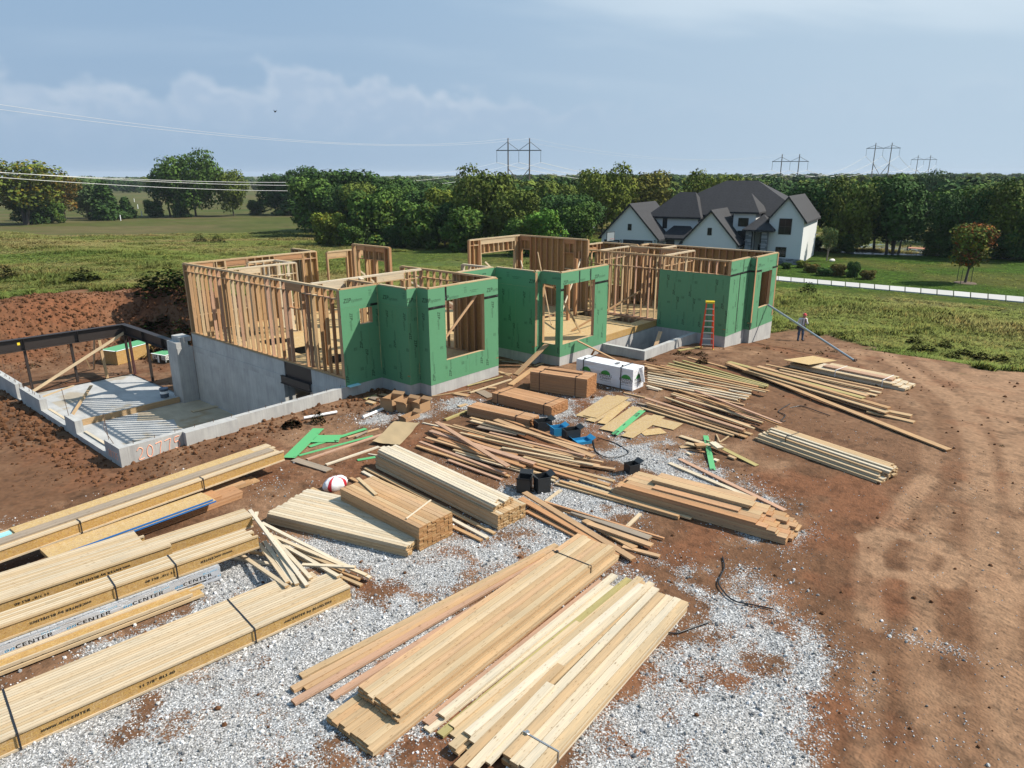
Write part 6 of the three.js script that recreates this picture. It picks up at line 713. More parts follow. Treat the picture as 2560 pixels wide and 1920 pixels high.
// ---------------------------------------------------------------- trees: leaf clumps on limbs
// crown shapes, ten metres tall: [lobe count, leaves, leaf size, width, lowest leaf, kind]
function crownGeo(seed, o) {
  const r = rng(seed), lobes = [], H = 10, W = o.w * H / 2, pos = [], nor = [], colr = [];
  for (let i = 0; i < o.lobes; i++) {
    const t = (i + 0.5) / o.lobes, a = i * 2.4 + r() * 0.9; let z, q;
    if (o.kind === 'cedar') { z = lerp(o.low, 0.96, t) * H; q = W * (1.02 - t) * (0.55 + 0.45 * r()); lobes.push([Math.cos(a) * q * 0.75, z, Math.sin(a) * q * 0.75, W * (0.24 + 0.22 * (1 - t)), 0.7 + r() * 0.5]); continue; }
    z = lerp(o.low + 0.08, 0.88, Math.pow(t, 0.8)); const shell = Math.sqrt(Math.max(0.04, 1 - Math.pow((z - (o.low + 1) * 0.5) / ((1.02 - o.low) * 0.56), 2))); q = W * shell * Math.sqrt(r()) * 0.78;
    lobes.push([Math.cos(a) * q, z * H, Math.sin(a) * q, (0.13 + 0.13 * r()) * H * Math.min(1, o.w + 0.25) * (o.kind === 'sparse' ? 0.75 : 1), 0.7 + r() * 0.55]);
  }
  const n = o.leaves, total = lobes.reduce((s, l) => s + l[3] * l[3], 0);
  for (const l of lobes) {
    const k = Math.round(n * l[3] * l[3] / total);
    for (let i = 0; i < k; i++) {
      const u = r() * 2 - 1, ph = r() * 6.283, s = Math.sqrt(1 - u * u), d = l[3] * (0.55 + 0.5 * Math.pow(r(), 0.6)), nx = s * Math.cos(ph), ny = u, nz = s * Math.sin(ph), bump = 1 + 0.35 * (vnoise(nx * 3 + l[0], nz * 3 + ny * 3 + 50) - 0.5);
      const cx = l[0] + nx * d * bump, cy = l[1] + ny * d * bump * 0.82, cz = l[2] + nz * d * bump; if (cy < o.low * H * 0.6) continue;
      const sz = o.leaf * (0.6 + r() * 0.8), tx = r() - 0.5, ty = r() - 0.5, tz = r() - 0.5; let ax = ny * tz - nz * ty + tx * 0.6, ay = nz * tx - nx * tz + ty * 0.3, az = nx * ty - ny * tx + tz * 0.6; const al = Math.hypot(ax, ay, az) || 1; ax /= al; ay /= al; az /= al;
      const ux = nx + (r() - 0.5) * 1.6, uy = ny + (r() - 0.5) * 1.6 + 0.25, uz = nz + (r() - 0.5) * 1.6; let bx = ay * uz - az * uy, by = az * ux - ax * uz, bz = ax * uy - ay * ux; const bl = Math.hypot(bx, by, bz) || 1; bx /= bl; by /= bl; bz /= bl;
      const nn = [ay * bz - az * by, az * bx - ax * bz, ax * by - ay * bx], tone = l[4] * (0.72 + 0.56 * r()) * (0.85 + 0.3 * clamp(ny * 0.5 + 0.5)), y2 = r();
      const P = [[-0.5, -0.45], [0.5, -0.3], [0.42, 0.5], [-0.3, 0.42]].map(([p, q]) => [cx + (ax * p + bx * q) * sz, cy + (ay * p + by * q) * sz, cz + (az * p + bz * q) * sz]);
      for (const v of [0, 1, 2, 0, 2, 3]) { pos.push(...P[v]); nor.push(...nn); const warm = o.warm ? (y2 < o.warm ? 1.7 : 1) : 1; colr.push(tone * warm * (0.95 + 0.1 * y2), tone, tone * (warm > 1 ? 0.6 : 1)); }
    }
  }
  const g = new THREE.BufferGeometry(); g.setAttribute('position', new THREE.Float32BufferAttribute(pos, 3)); g.setAttribute('normal', new THREE.Float32BufferAttribute(nor, 3)); g.setAttribute('color', new THREE.Float32BufferAttribute(colr, 3)); g.userData.lobes = lobes; return g;
}
function trunkGeo(lobes, seed, low, stems = 1, thick = 0.22) {
  const r = rng(seed), gs = []; const seg = (a, b, r0, r1) => gs.push(cyl(a, b, r0, r1, 6));
  for (let s = 0; s < stems; s++) { const off = stems > 1 ? new THREE.Vector3((r() - 0.5) * 0.9, 0, (r() - 0.5) * 0.9) : new THREE.Vector3(), top = new THREE.Vector3((r() - 0.5) * 1.2 + off.x * 3, 6.5, (r() - 0.5) * 1.2 + off.z * 3), fork = off.clone().lerp(top, clamp(low + 0.08, 0.15, 0.5)); seg(off.clone().setY(-0.3), fork, thick, thick * 0.7); seg(fork, top, thick * 0.7, thick * 0.25);
    for (let i = s; i < lobes.length; i += stems) { const l = lobes[i], e = new THREE.Vector3(l[0], l[1], l[2]), b = fork.clone().lerp(top, clamp((l[1] - 3) / 8)); if (b.y > e.y) b.y = Math.max(0.8, e.y - 1); seg(b, e, thick * 0.32, thick * 0.08); } }
  return merge(gs);
}
const CROWN = {};
for (const [k, o] of Object.entries({
  round: { lobes: 26, leaves: 7000, leaf: 0.34, w: 0.95, low: 0.16 }, broad: { lobes: 34, leaves: 8500, leaf: 0.33, w: 1.25, low: 0.12 }, tall: { lobes: 28, leaves: 7000, leaf: 0.34, w: 0.72, low: 0.14 }, lofty: { lobes: 24, leaves: 6000, leaf: 0.32, w: 0.9, low: 0.30 }, sparse: { lobes: 26, leaves: 4200, leaf: 0.30, w: 1.0, low: 0.22, kind: 'sparse', warm: 0.25 }, cedar: { lobes: 34, leaves: 7000, leaf: 0.36, w: 0.7, low: 0.03, kind: 'cedar' }, bushy: { lobes: 22, leaves: 6500, leaf: 0.5, w: 1.25, low: -0.02, warm: 0.06 }, bushtall: { lobes: 24, leaves: 6500, leaf: 0.45, w: 0.95, low: -0.02, warm: 0.03 }, far: { lobes: 16, leaves: 1500, leaf: 0.75, w: 1.05, low: 0.02 }, farB: { lobes: 14, leaves: 1400, leaf: 0.75, w: 0.85, low: 0.02 }, young: { lobes: 22, leaves: 2600, leaf: 0.30, w: 0.52, low: 0.22, warm: 0.2 },
})) { const g = crownGeo(k.length * 131 + k.charCodeAt(0), o); CROWN[k] = { crown: g, trunk: trunkGeo(g.userData.lobes, k.charCodeAt(1), o.low, k === 'lofty' || k === 'sparse' ? 3 : 1) }; }
const leafMat = (r, g, b) => new THREE.MeshPhysicalMaterial({ color: col(r * 0.95, g * 1.12, b * 0.74), vertexColors: true, roughness: 0.9, specularIntensity: 0.25, side: THREE.DoubleSide });
const LEAF = { green: leafMat(0.072, 0.108, 0.030), dark: leafMat(0.042, 0.072, 0.026), olive: leafMat(0.098, 0.108, 0.028), yellow: leafMat(0.135, 0.140, 0.030), brown: leafMat(0.125, 0.090, 0.036), grey: leafMat(0.085, 0.112, 0.060), rust: leafMat(0.17, 0.062, 0.030), fresh: leafMat(0.085, 0.150, 0.032), orange: leafMat(0.130, 0.105, 0.028) };
const BARK = std(0.075, 0.062, 0.050, 0.95);
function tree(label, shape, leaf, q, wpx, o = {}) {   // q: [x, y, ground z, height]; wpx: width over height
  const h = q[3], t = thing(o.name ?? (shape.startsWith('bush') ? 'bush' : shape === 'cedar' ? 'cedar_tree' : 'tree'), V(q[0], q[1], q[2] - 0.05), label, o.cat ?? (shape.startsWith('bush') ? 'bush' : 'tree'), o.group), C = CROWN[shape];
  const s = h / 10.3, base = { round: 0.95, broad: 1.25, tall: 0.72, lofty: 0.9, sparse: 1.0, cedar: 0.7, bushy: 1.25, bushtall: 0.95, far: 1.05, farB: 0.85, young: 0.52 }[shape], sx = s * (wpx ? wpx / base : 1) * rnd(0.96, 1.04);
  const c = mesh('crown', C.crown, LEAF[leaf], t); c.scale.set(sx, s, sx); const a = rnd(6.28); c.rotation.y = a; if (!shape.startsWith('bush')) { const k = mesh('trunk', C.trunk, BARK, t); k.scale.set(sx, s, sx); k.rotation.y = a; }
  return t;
}
const at = (d, h) => [d[0], d[1], terrain(d[0], d[1]), h ?? (d[2] - terrain(d[0], d[1]))];   // d: the point of the tree's tip
// left hedgerow
tree('sparse olive brown tree at the far left of the hedgerow', 'sparse', 'olive', [50.605, 193.285, -2.895, 15.34], 1.35); tree('thin rusty brown tree right of the sparse olive tree', 'sparse', 'brown', [63.522, 206.736, -3.153, 12.509], 0.9); tree('dark green bush under the sparse olive tree', 'bushy', 'dark', [53.247, 195.549, -2.947, 6.563], 1.5); tree('brighter green bush right below the rusty brown tree', 'bushy', 'green', [57.731, 196.589, -3.037, 5.413], 1.3);
tree('grey green tree standing close left of the spreading cedar', 'tall', 'grey', [71.976, 215.831, -3.283, 11.364], 0.85); tree('dark spreading cedar in the left hedgerow', 'cedar', 'dark', [72.428, 204.156, -3.283, 10.453], 1.05); tree('low dark cedar at the right foot of the spreading cedar', 'cedar', 'dark', [78.7, 207.391, -3.283, 5.917], 1.1);
tree('small round cedar left of the biggest hedgerow tree', 'bushtall', 'dark', [85.892, 207.225, -3.283, 4.888], 1.1); tree('biggest broad tree of the hedgerow, dark green', 'broad', 'green', [95.169, 201.736, -3.283, 18.16], 1.05); tree('left shoulder of the biggest tree, a looser dark tree', 'lofty', 'dark', [90.808, 207.231, -3.283, 14.11], 0.85); tree('yellow tinged tree at the right shoulder of the biggest tree', 'round', 'olive', [103.065, 194.963, -3.283, 13.219], 0.8); tree('low dark cedar under the biggest hedgerow tree', 'cedar', 'dark', [90.824, 201.02, -3.283, 5.751], 1.0);
tree('small dark shrub right of the biggest hedgerow tree', 'bushy', 'dark', [110.506, 195.476, -3.283, 4.468], 1.3);
// wood behind the middle of the house
tree('dark cedar at the left end of the middle wood', 'cedar', 'dark', [116.265, 184.835, -3.283, 11], 1.0); tree('tall dark tree near the left end of the middle wood', 'tall', 'dark', [115.269, 192.886, -3.283, 11.908], 0.8); tree('round crowned dark tree rising above the left middle wood', 'round', 'dark', [119.311, 184.345, -3.283, 14.102], 0.9);
const WOODG = 'trees massed in the wood behind the house', WL = 'dark green tree in the dense wood behind the middle of the house';
for (const [u, q, s, m, w] of [[0, [84.714, 123.788, 9.503], 'round', 'dark', 0.9], [0, [90.466, 125.861, 9.074], 'tall', 'green', 0.9], [0, [89.789, 120.158, 9.502], 'round', 'dark', 1.0], [0, [92.566, 118.032, 8.415], 'broad', 'dark', 1.0], [0, [95.666, 115.534, 7.938], 'round', 'green', 1.0], [0, [99.047, 112.648, 7.769], 'round', 'dark', 0.9], [0, [102.05, 109.935, 6.81], 'round', 'green', 0.9], [0, [77.768, 116.414, 7.843], 'tall', 'green', 0.8], [0, [79.847, 112.554, 7.125], 'broad', 'dark', 1.0], [0, [82.114, 107.155, 7.126], 'round', 'olive', 0.9], [0, [85.209, 104.712, 6.758], 'round', 'dark', 0.9], [0, [86.034, 100.111, 6.426], 'round', 'green', 0.9], [0, [83.748, 92.797, 5.84], 'tall', 'dark', 0.9], [0, [86.028, 90.688, 6.49], 'round', 'dark', 0.9], [0, [98.627, 84.692, 7.078], 'round', 'dark', 0.9], [0, [97.272, 78.506, 6.111], 'round', 'green', 0.9], [0, [105.085, 76.533, 7.057], 'round', 'dark', 0.9], [0, [85.347, 77.077, 5.977], 'round', 'dark', 1.0], [0, [89.452, 67.396, 5.415], 'round', 'dark', 1.0], [0, [85.221, 69.551, 4.877], 'broad', 'dark', 1.0], [0, [91.28, 64.9, 5.413], 'round', 'dark', 1.0], [0, [83.983, 82.891, 5.938], 'round', 'dark', 1.0], [0, [74.706, 77.994, 4.401], 'round', 'dark', 1.0]]) tree(WL, s, m, at(q), w, { group: WOODG });
tree('yellow flecked bush at the left front of the middle wood', 'bushy', 'yellow', [65.797, 94.567, -2.692, 5.299], 1.2); tree('low green bush in front of the yellow flecked bush', 'bushy', 'green', [66.038, 89.198, -2.621, 3.787], 1.3); tree('bright green bushy tree with ragged top in the middle wood', 'bushtall', 'green', [69.984, 89.318, -2.745, 8.831], 0.95); tree('pale green shrub between two bushy trees of the middle wood', 'bushtall', 'grey', [68.358, 89.543, -2.697, 5.236], 0.8); tree('rounded green tree with a yellow patch, right of the ragged one', 'bushtall', 'green', [70.517, 79.543, -2.591, 7.075], 1.0); tree('dark bush at the right foot of the rounded green tree', 'bushy', 'dark', [69.559, 83.468, -2.649, 3.572], 1.2);
tree('yellow green tree left of the tall olive tree', 'round', 'yellow', [78.498, 81.793, -2.604, 8.879], 0.95); tree('rounded dark green bush in front of the yellow green tree', 'bushtall', 'green', [70.646, 69.997, -2.318, 6.192], 1.0); tree('tall olive tree just left of the pylon', 'broad', 'olive', [77.769, 72.368, -2.28, 11.683], 0.95); tree('leafy tree right of the pylon foot', 'round', 'olive', [76.046, 64.938, 6.246].length ? at([76.046, 64.938, 6.246]) : 0, 0.9); tree('bright green bush right behind the tall framed wall', 'bushtall', 'fresh', at([72.405, 56.758, 3.911]), 1.0); tree('green bush left of the bright green bush', 'bushtall', 'green', at([70.296, 59.351, 2.912]), 1.0);
tree('olive tree left behind the white house', 'round', 'olive', at([93.828, 71.556, 7.469]), 0.85); tree('big yellow green tree left of the white house roof', 'broad', 'yellow', at([104.113, 69.177, 9.835]), 0.95); tree('lower green tree beside the white garage', 'round', 'green', at([81.516, 57.924, 4.63]), 0.9); tree('orange tinted tree behind the white house roof', 'round', 'orange', at([116.751, 67.781, 8.962]), 1.0); tree('yellowish tree behind the main ridge of the white house', 'broad', 'yellow', at([126.77, 59.408, 8.805]), 1.1);
// lake side trees at the right
const lk = (label, s, m, q, w) => tree(label, s, m, q, w);
lk('dark leaning lakeside tree nearest the white house', 'lofty', 'dark', [99.89, 32.664, -2.083, 9.221], 0.95); lk('olive lakeside tree with several trunks', 'broad', 'olive', [100.344, 27.325, -2.083, 9.736], 0.9); lk('tall bright crowned lakeside tree behind the thin staked tree', 'round', 'green', [104.686, 25.221, -2.083, 10.23], 0.95); lk('dark lakeside tree in the middle of the far shore gap', 'lofty', 'dark', [101.787, 22.552, -2.083, 9.83], 0.85); lk('low dark bushy lakeside tree left of the dock', 'lofty', 'dark', [102.282, 21.953, -2.083, 5.867], 1.3); lk('pale hazy tree standing beyond the lake', 'broad', 'grey', at([186.367, 36.977, 8.767]), 1.1);
lk('dark broad lakeside tree right of the dock', 'broad', 'dark', [104.081, 15.466, -2.083, 8.394], 0.95); lk('tall yellow green lakeside tree right of the red tree', 'broad', 'olive', [105.411, 11.798, -2.083, 9.442], 0.95); lk('lakeside tree cut off by the right edge of the picture', 'broad', 'green', [106.393, 8.614, -2.083, 9.351], 1.0); lk('green tree behind the dark broad lakeside tree', 'round', 'green', at([123.614, 18.564, 6.83]), 1.0); lk('dark undergrowth tree left of the red tree', 'bushy', 'dark', [103.816, 17.194, -2.083, 3.492], 1.6); lk('dark undergrowth at the foot of the right lakeside trees', 'bushy', 'dark', [105.153, 10.11, -2.083, 3.497], 1.8); lk('dark undergrowth below the olive lakeside tree', 'bushy', 'dark', [99.839, 27.937, -2.083, 2.722], 1.5); lk('undergrowth tree just right of the white house', 'bushy', 'dark', [100.586, 31.82, -2.083, 1.905], 1.3); lk('dense green tree behind the white house right gable', 'round', 'dark', at([111.277, 39.262, 5.964]), 0.9);
// red maple with stakes, thin multi stemmed tree
{
  const q = [79.121, 10.638, -2.083, 5.839], t = thing('maple_tree', V(q[0], q[1], q[2]), 'young maple turning red, held by green stakes on the lawn', 'tree'), C = CROWN.young, s = q[3] / 10.2;
  const c = mesh('crown', C.crown, LEAF.olive, t); c.scale.set(s * 1.1, s, s * 1.1); const d = mesh('crown', C.crown, LEAF.rust, t); d.scale.set(s * 0.95, s * 0.98, s * 0.95); d.rotation.y = 1.9; d.position.set(s * 0.8, s * 0.3, 0); mesh('trunk', C.trunk, BARK, t).scale.set(s * 1.1, s, s * 1.1);
  const mulch = new THREE.CylinderGeometry(0.9, 1.0, 0.08, 20); mesh('mulch_ring', mulch.translate(0, 0.03, 0), std(0.11, 0.075, 0.05, 0.95), t);
  for (const [a, b] of [[-1.4, 0.2], [0.7, -0.4], [1.0, 0.8]]) mesh('stake', cyl(V(a * 0.8, b, 0), V(a * 0.75, b, 1.5), 0.03, 0.03, 6), std(0.03, 0.05, 0.03, 0.7), t);
}
{ const q = [89.267, 26.684, -2.083, 4.268], t = thing('sapling', V(q[0], q[1], q[2]), 'thin pale sapling with several stems beside a white boulder on the lawn', 'tree'), C = CROWN.sparse, s = q[3] / 10.2; const c = mesh('crown', C.crown, LEAF.grey, t); c.scale.set(s * 0.55, s * 0.85, s * 0.55); c.position.y = s * 1.4; mesh('trunk', C.trunk, std(0.2, 0.17, 0.14, 0.9), t).scale.set(s * 0.6, s, s * 0.6); const p = [89.309, 26, -2.083], b = mesh('boulder', new THREE.DodecahedronGeometry(0.35, 1), std(0.6, 0.57, 0.52, 0.9)); b.scale.set(1.5, 0.6, 0.9); b.position.copy(V(p[0], p[1], p[2] + 0.1)); tag(b, 'pale boulder on the lawn at the foot of the thin sapling', 'boulder'); }
// woods farther away: one mass
{
  const r = rng(404), kinds = ['far', 'farB'], mats = ['dark', 'green', 'olive', 'grey', 'yellow'], woods = new THREE.Group(); woods.name = 'distant_woods'; tag(woods, null, null, null, 'stuff'); scene.add(woods);
  const lists = {}; const add = (x, y, h, w) => { const k = kinds[r() < 0.6 ? 0 : 1] + ' ' + mats[Math.floor(Math.pow(r(), 1.5) * mats.length)]; (lists[k] ??= []).push([x, y, h, w]); };
  for (let i = 0; i < 3400; i++) { const a = (r() * 2 - 1) * 0.80, d = 150 + 1100 * Math.pow(r(), 1.8), left = a > 0.16; // angle to the left is positive
    if (left && d < (a > 0.24 ? 520 : 330)) continue; if (a < -0.16 && d < 185) continue; if (a >= -0.16 && a <= 0.16 && d < 160) continue; if (left && d < 800 && fbm(a * 30 + 2, d / 60, 3) < 0.45) continue;
    add(Math.cos(YAW + a) * d, Math.sin(YAW + a) * d, (5.5 + r() * 4) * (d > 500 ? 1.1 : 1), 0.9 + r() * 0.5); }
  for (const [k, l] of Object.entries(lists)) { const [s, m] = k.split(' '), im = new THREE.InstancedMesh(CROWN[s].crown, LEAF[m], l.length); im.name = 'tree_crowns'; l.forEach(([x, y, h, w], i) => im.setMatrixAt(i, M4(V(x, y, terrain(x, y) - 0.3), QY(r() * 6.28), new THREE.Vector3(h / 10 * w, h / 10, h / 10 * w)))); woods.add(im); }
}

// ---------------------------------------------------------------- lake
{
  const P = [[89.214, 34.843, -2.083], [105.846, 37.889, -2.083], [98.65, 26.347, -2.083], [103.17, 17.974, -2.083], [105.632, 6.954, -2.083], [106.535, 0.991, -2.083], [137.054, 1.828, -2.083], [137.481, 11.647, -2.083], [137.218, 26.226, -2.083], [126.845, 45.63, -2.083], [123.287, 50.004, -2.083]], s = new THREE.Shape(); P.forEach(([x, y], i) => i ? s.lineTo(x, y) : s.moveTo(x, y));
  const g = new THREE.ShapeGeometry(s); g.rotateX(-Math.PI / 2); const z = Math.max(...P.map((p) => terrain(p[0], p[1]))) + 0.05; g.translate(0, z, 0); const rip = pixelTex(256, 256, (i, j, q) => { q[0] = q[1] = q[2] = 255 * fbm(i / 9, j / 9, 3); }, 0.2, 0.2, false);
  tag(mesh('lake', g, new THREE.MeshStandardMaterial({ color: col(0.16, 0.21, 0.25), roughness: 0.22, metalness: 0.0, bumpMap: rip, bumpScale: 0.05 })), null, null, null, 'structure');
  const d = [108.627, 20.445, -2.083], dock = thing('dock', V(d[0], d[1], z), 'small reddish wooden dock at the gap in the lakeside trees', 'dock'); for (let i = 0; i < 6; i++) mesh('plank', boxGeo(-0.9 + i * 0.3, -0.62 + i * 0.3, -1.5, 1.5, 0.3, 0.36), std(0.42, 0.2, 0.13, 0.9), dock); for (const x of [-0.8, 0.8]) for (const y of [-1.4, 1.4]) mesh('pile', cyl(V(x, y, -0.6), V(x, y, 0.7), 0.08), BARK, dock);
}
// ---------------------------------------------------------------- finished white house across the lawn
{
  const H = thing('white_house', null, 'finished white stucco house with black roofs and stone columns across the lawn', 'house');
  const O = [79.843, 37.001, -0.239], th = YAW - Math.atan((1783 - 1280) / 1733) - 14 * Math.PI / 180, zb = terrain(O[0], O[1]) - 0.1; H.position.copy(V(O[0], O[1], zb)); H.rotation.y = th - Math.PI / 2;
  const stuc = new THREE.MeshStandardMaterial({ color: col(0.57, 0.575, 0.57), roughness: 0.9, bumpMap: concreteTex, bumpScale: 0.01 }), glass = std(0.012, 0.016, 0.018, 0.08), trim = std(0.012, 0.012, 0.013, 0.6), doorM = std(0.012, 0.013, 0.015, 0.5);
  const shing = new THREE.MeshStandardMaterial({ color: col(0.026, 0.026, 0.031), roughness: 0.85, map: pixelTex(256, 256, (i, j, q) => { const row = Math.floor(j / 16), t = NTAB[(row * 97 + Math.floor((i + (row % 2) * 14) / 24)) & 65535], v = 255 * Math.pow(clamp(0.45 + 0.5 * t - (j % 16 < 2 ? 0.25 : 0)), 1 / 2.2); q[0] = q[1] = q[2] = v; }, 0.5, 0.5) });
  const stone = new THREE.MeshStandardMaterial({ color: col(0.20, 0.21, 0.23), roughness: 0.9 }), stone2 = std(0.13, 0.135, 0.15, 0.9), stone3 = std(0.28, 0.29, 0.31, 0.9);
  const poly = (pts, quads) => { const v = [], uv = []; for (const f of quads) { const p = f.map((i) => pts[i]); for (let k = 1; k + 1 < p.length; k++) for (const q of [p[0], p[k], p[k + 1]]) { const w = V(...q); v.push(w.x, w.y, w.z); uv.push(q[0], q[1] + q[2]); } } const g = new THREE.BufferGeometry(); g.setAttribute('position', new THREE.Float32BufferAttribute(v, 3)); g.setAttribute('uv', new THREE.Float32BufferAttribute(uv, 2)); g.computeVertexNormals(); return g; };
  const box = (name, x0, x1, y0, y1, z0, z1, m, p = H) => mesh(name, boxGeo(x0, x1, y0, y1, z0, z1), m, p);
  // a block with a gable facing the viewer: walls and a roof with eaves and thickness
  const gable = (x0, x1, y0, y1, ze, zp, xm = (x0 + x1) / 2) => {
    mesh('wall', poly([[x0, y0, 0], [x1, y0, 0], [x1, y0, ze], [xm, y0, zp], [x0, y0, ze], [x0, y1, 0], [x1, y1, 0], [x1, y1, ze], [xm, y1, zp], [x0, y1, ze]], [[0, 1, 2, 3, 4], [5, 9, 8, 7, 6], [0, 4, 9, 5], [1, 6, 7, 2]]), stuc, H);
    const e = 0.35, k = (zp - ze) / (xm - x0), k2 = (zp - ze) / (x1 - xm), t = 0.22, a = x0 - e, b = x1 + e, za = ze - e * k, zc = ze - e * k2, f = y0 - 0.3;
    mesh('roof', poly([[a, f, za + t], [xm, f, zp + t], [xm, y1, zp + t], [a, y1, za + t], [b, f, zc + t], [b, y1, zc + t], [a, f, za], [xm, f, zp], [b, f, zc], [a, y1, za], [b, y1, zc]], [[0, 1, 2, 3], [1, 4, 5, 2], [6, 7, 1, 0], [7, 8, 4, 1], [6, 0, 3, 9], [8, 10, 5, 4]]), shing, H);
    mesh('fascia', poly([[a, f - 0.02, za - 0.05], [xm, f - 0.02, zp - 0.05], [xm, f - 0.02, zp + t], [a, f - 0.02, za + t], [b, f - 0.02, zc - 0.05], [b, f - 0.02, zc + t]], [[0, 1, 2, 3], [1, 4, 5, 2]]), trim, H);
  };
  const hip = (x0, x1, y0, y1, ze, zp, xa, xb, ym = (y0 + y1) / 2) => { const e = 0.4, a = x0 - e, b = x1 + e, c = y0 - e, d = y1 + e; mesh('roof', poly([[a, c, ze], [b, c, ze], [b, d, ze], [a, d, ze], [xa, ym, zp], [xb, ym, zp], [a, c, ze - 0.2], [b, c, ze - 0.2], [b, d, ze - 0.2], [a, d, ze - 0.2]], [[0, 1, 5, 4], [1, 2, 5], [2, 3, 4, 5], [3, 0, 4], [6, 7, 1, 0], [9, 6, 0, 3], [7, 8, 2, 1], [6, 9, 8, 7]]), shing, H); };
  const win = (x0, x1, z0, z1, y, panes = 1, rows = 1) => { const w = box('window', x0, x1, y - 0.05, y - 0.004, z0, z1, trim); const pw = (x1 - x0 - 0.06) / panes, ph = (z1 - z0 - 0.06) / rows; for (let i = 0; i < panes; i++) for (let j = 0; j < rows; j++) { const p = mesh('pane', boxGeo(x0 + 0.03 + i * pw + 0.03, x0 + 0.03 + (i + 1) * pw - 0.03, y - 0.06, y - 0.052, z0 + 0.03 + j * ph + 0.03, z0 + 0.03 + (j + 1) * ph - 0.03), glass, w); p.position.set(0, 0, 0); } return w; };
  gable(-14.5, -7.0, 0, 9.5, 2.55, 6.5); gable(-3.4, 3.0, -1.2, 8, 2.45, 6.0); gable(5.9, 9.7, 1.5, 13, 5.2, 7.6);
  box('wall', -9.5, 9.0, 5.5, 15.5, 0, 5.3, stuc); hip(-9.5, 9.2, 5.5, 15.5, 5.3, 9.4, -1.6, 2.4); box('wall', -9.6, -3.2, 4.2, 9, 0, 5.0, stuc); hip(-9.6, -3.2, 4.2, 10, 5.0, 8.0, -6.6, -4.6);
  box('wall', 1.6, 4.2, 2.2, 7, 0, 5.9, stuc); hip(1.6, 4.2, 2.2, 7, 5.9, 8.0, 2.9, 2.95); box('wall', -7.1, -3.3, 2.6, 6, 0, 2.5, stuc); hip(-7.1, -3.3, 2.4, 7, 2.5, 4.2, -6.0, -4.4); box('wall', 4.2, 6.0, 3.0, 7, 0, 4.0, stuc); hip(3.6, 6.3, 0.4, 5.5, 4.0, 5.6, 4.9, 5.0);
  // garage doors in dark panels
  const gd = (x0, x1, z1, y) => { const g = sub('garage_door', H); for (let i = 0; i < 4; i++) mesh('panel', boxGeo(x0, x1, y - 0.05, y - 0.01, 0.02 + i * z1 / 4, (i + 1) * z1 / 4 - 0.01), doorM, g); mesh('pane', boxGeo(x1 - 1.1, x1 - 0.15, y - 0.06, y - 0.052, z1 * 0.78, z1 * 0.92), std(0.2, 0.21, 0.22, 0.2), g); };
  gd(-14.1, -12.0, 2.15, 0); gd(-11.5, -7.6, 2.25, 0); box('door', -6.7, -5.6, 2.52, 2.6, 0, 2.2, doorM); { const g = sub('garage_door', H); for (let i = 0; i < 4; i++) mesh('panel', boxGeo(-3.45, -3.41, 0.4, 5.0, 0.02 + i * 0.52, 0.51 + i * 0.52), doorM, g); }
  win(-10.95, -10.45, 3.4, 4.2, 0); win(-0.5, 0.0, 3.3, 4.15, -1.2); for (let i = 0; i < 3; i++) win(-1.5 + i * 0.74, -0.94 + i * 0.74, 0.45, 1.75, -1.2); win(-7.8, -7.2, 3.5, 4.9, 4.2); win(2.2, 3.4, 4.2, 5.2, 2.2, 1); win(2.2, 3.4, 2.6, 3.7, 2.2); win(7.0, 8.4, 3.5, 5.3, 1.5, 2, 2); win(6.9, 8.1, 0.9, 2.05, 1.5, 2); win(4.75, 5.25, 2.2, 3.6, 3.0, 1); box('door', 4.6, 5.3, 2.95, 3.0, 0, 2.1, doorM);
  // stone: two columns and the base course, stone by stone
  const sr = rng(88), course = (x0, x1, y0, y1, z0, z1, name) => { const g = sub(name, H); mesh('core', boxGeo(x0 + 0.03, x1 - 0.03, y0 + 0.03, y1, z0, z1), stone2, g); for (let z = z0; z < z1 - 0.03; z += 0.16) for (let x = x0; x < x1 - 0.05;) { const w = Math.min(0.25 + sr() * 0.5, x1 - x), d = 0.02 * sr(); mesh('stone', boxGeo(x + 0.01, x + w - 0.01, y0 - d, y0 + 0.1, z + 0.008, Math.min(z1, z + 0.15)), [stone, stone2, stone3][Math.floor(sr() * 3)], g); x += w; } };
  course(3.55, 4.25, 0.5, 1.3, 0, 3.9, 'stone_column'); course(5.35, 6.05, 0.5, 1.3, 0, 3.9, 'stone_column'); course(6.1, 9.75, 1.35, 1.5, 0, 0.75, 'stone_base'); course(-3.4, 3.0, -1.32, -1.2, 0, 0.35, 'stone_base');
  for (const [x, y, z] of [[-11.8, 0, 1.7], [-7.3, 0, 1.8], [-2.6, -1.2, 1.35], [1.5, -1.2, 1.35], [3.1, 2.2, 1.8]]) { const l = sub('wall_lantern', H); mesh('lamp_frame', boxGeo(x - 0.07, x + 0.07, y - 0.16, y - 0.01, z, z + 0.5), trim, l); mesh('lamp_glass', boxGeo(x - 0.05, x + 0.05, y - 0.17, y - 0.162, z + 0.1, z + 0.4), std(0.55, 0.55, 0.5, 0.3), l); }
  { const c = canvasOf(64, 256, (x) => { x.clearRect(0, 0, 64, 256); x.fillStyle = '#1b1d20'; x.font = 'bold 46px sans-serif'; [...'2081'].forEach((d, i) => x.fillText(d, 16, 60 + i * 58)); }); const t = new THREE.CanvasTexture(c); t.colorSpace = THREE.SRGBColorSpace; const m = mesh('house_number', new THREE.PlaneGeometry(0.22, 0.9), new THREE.MeshStandardMaterial({ map: t, alphaTest: 0.4, transparent: true }), H); m.position.copy(V(2.45, -1.206, 1.5)); }
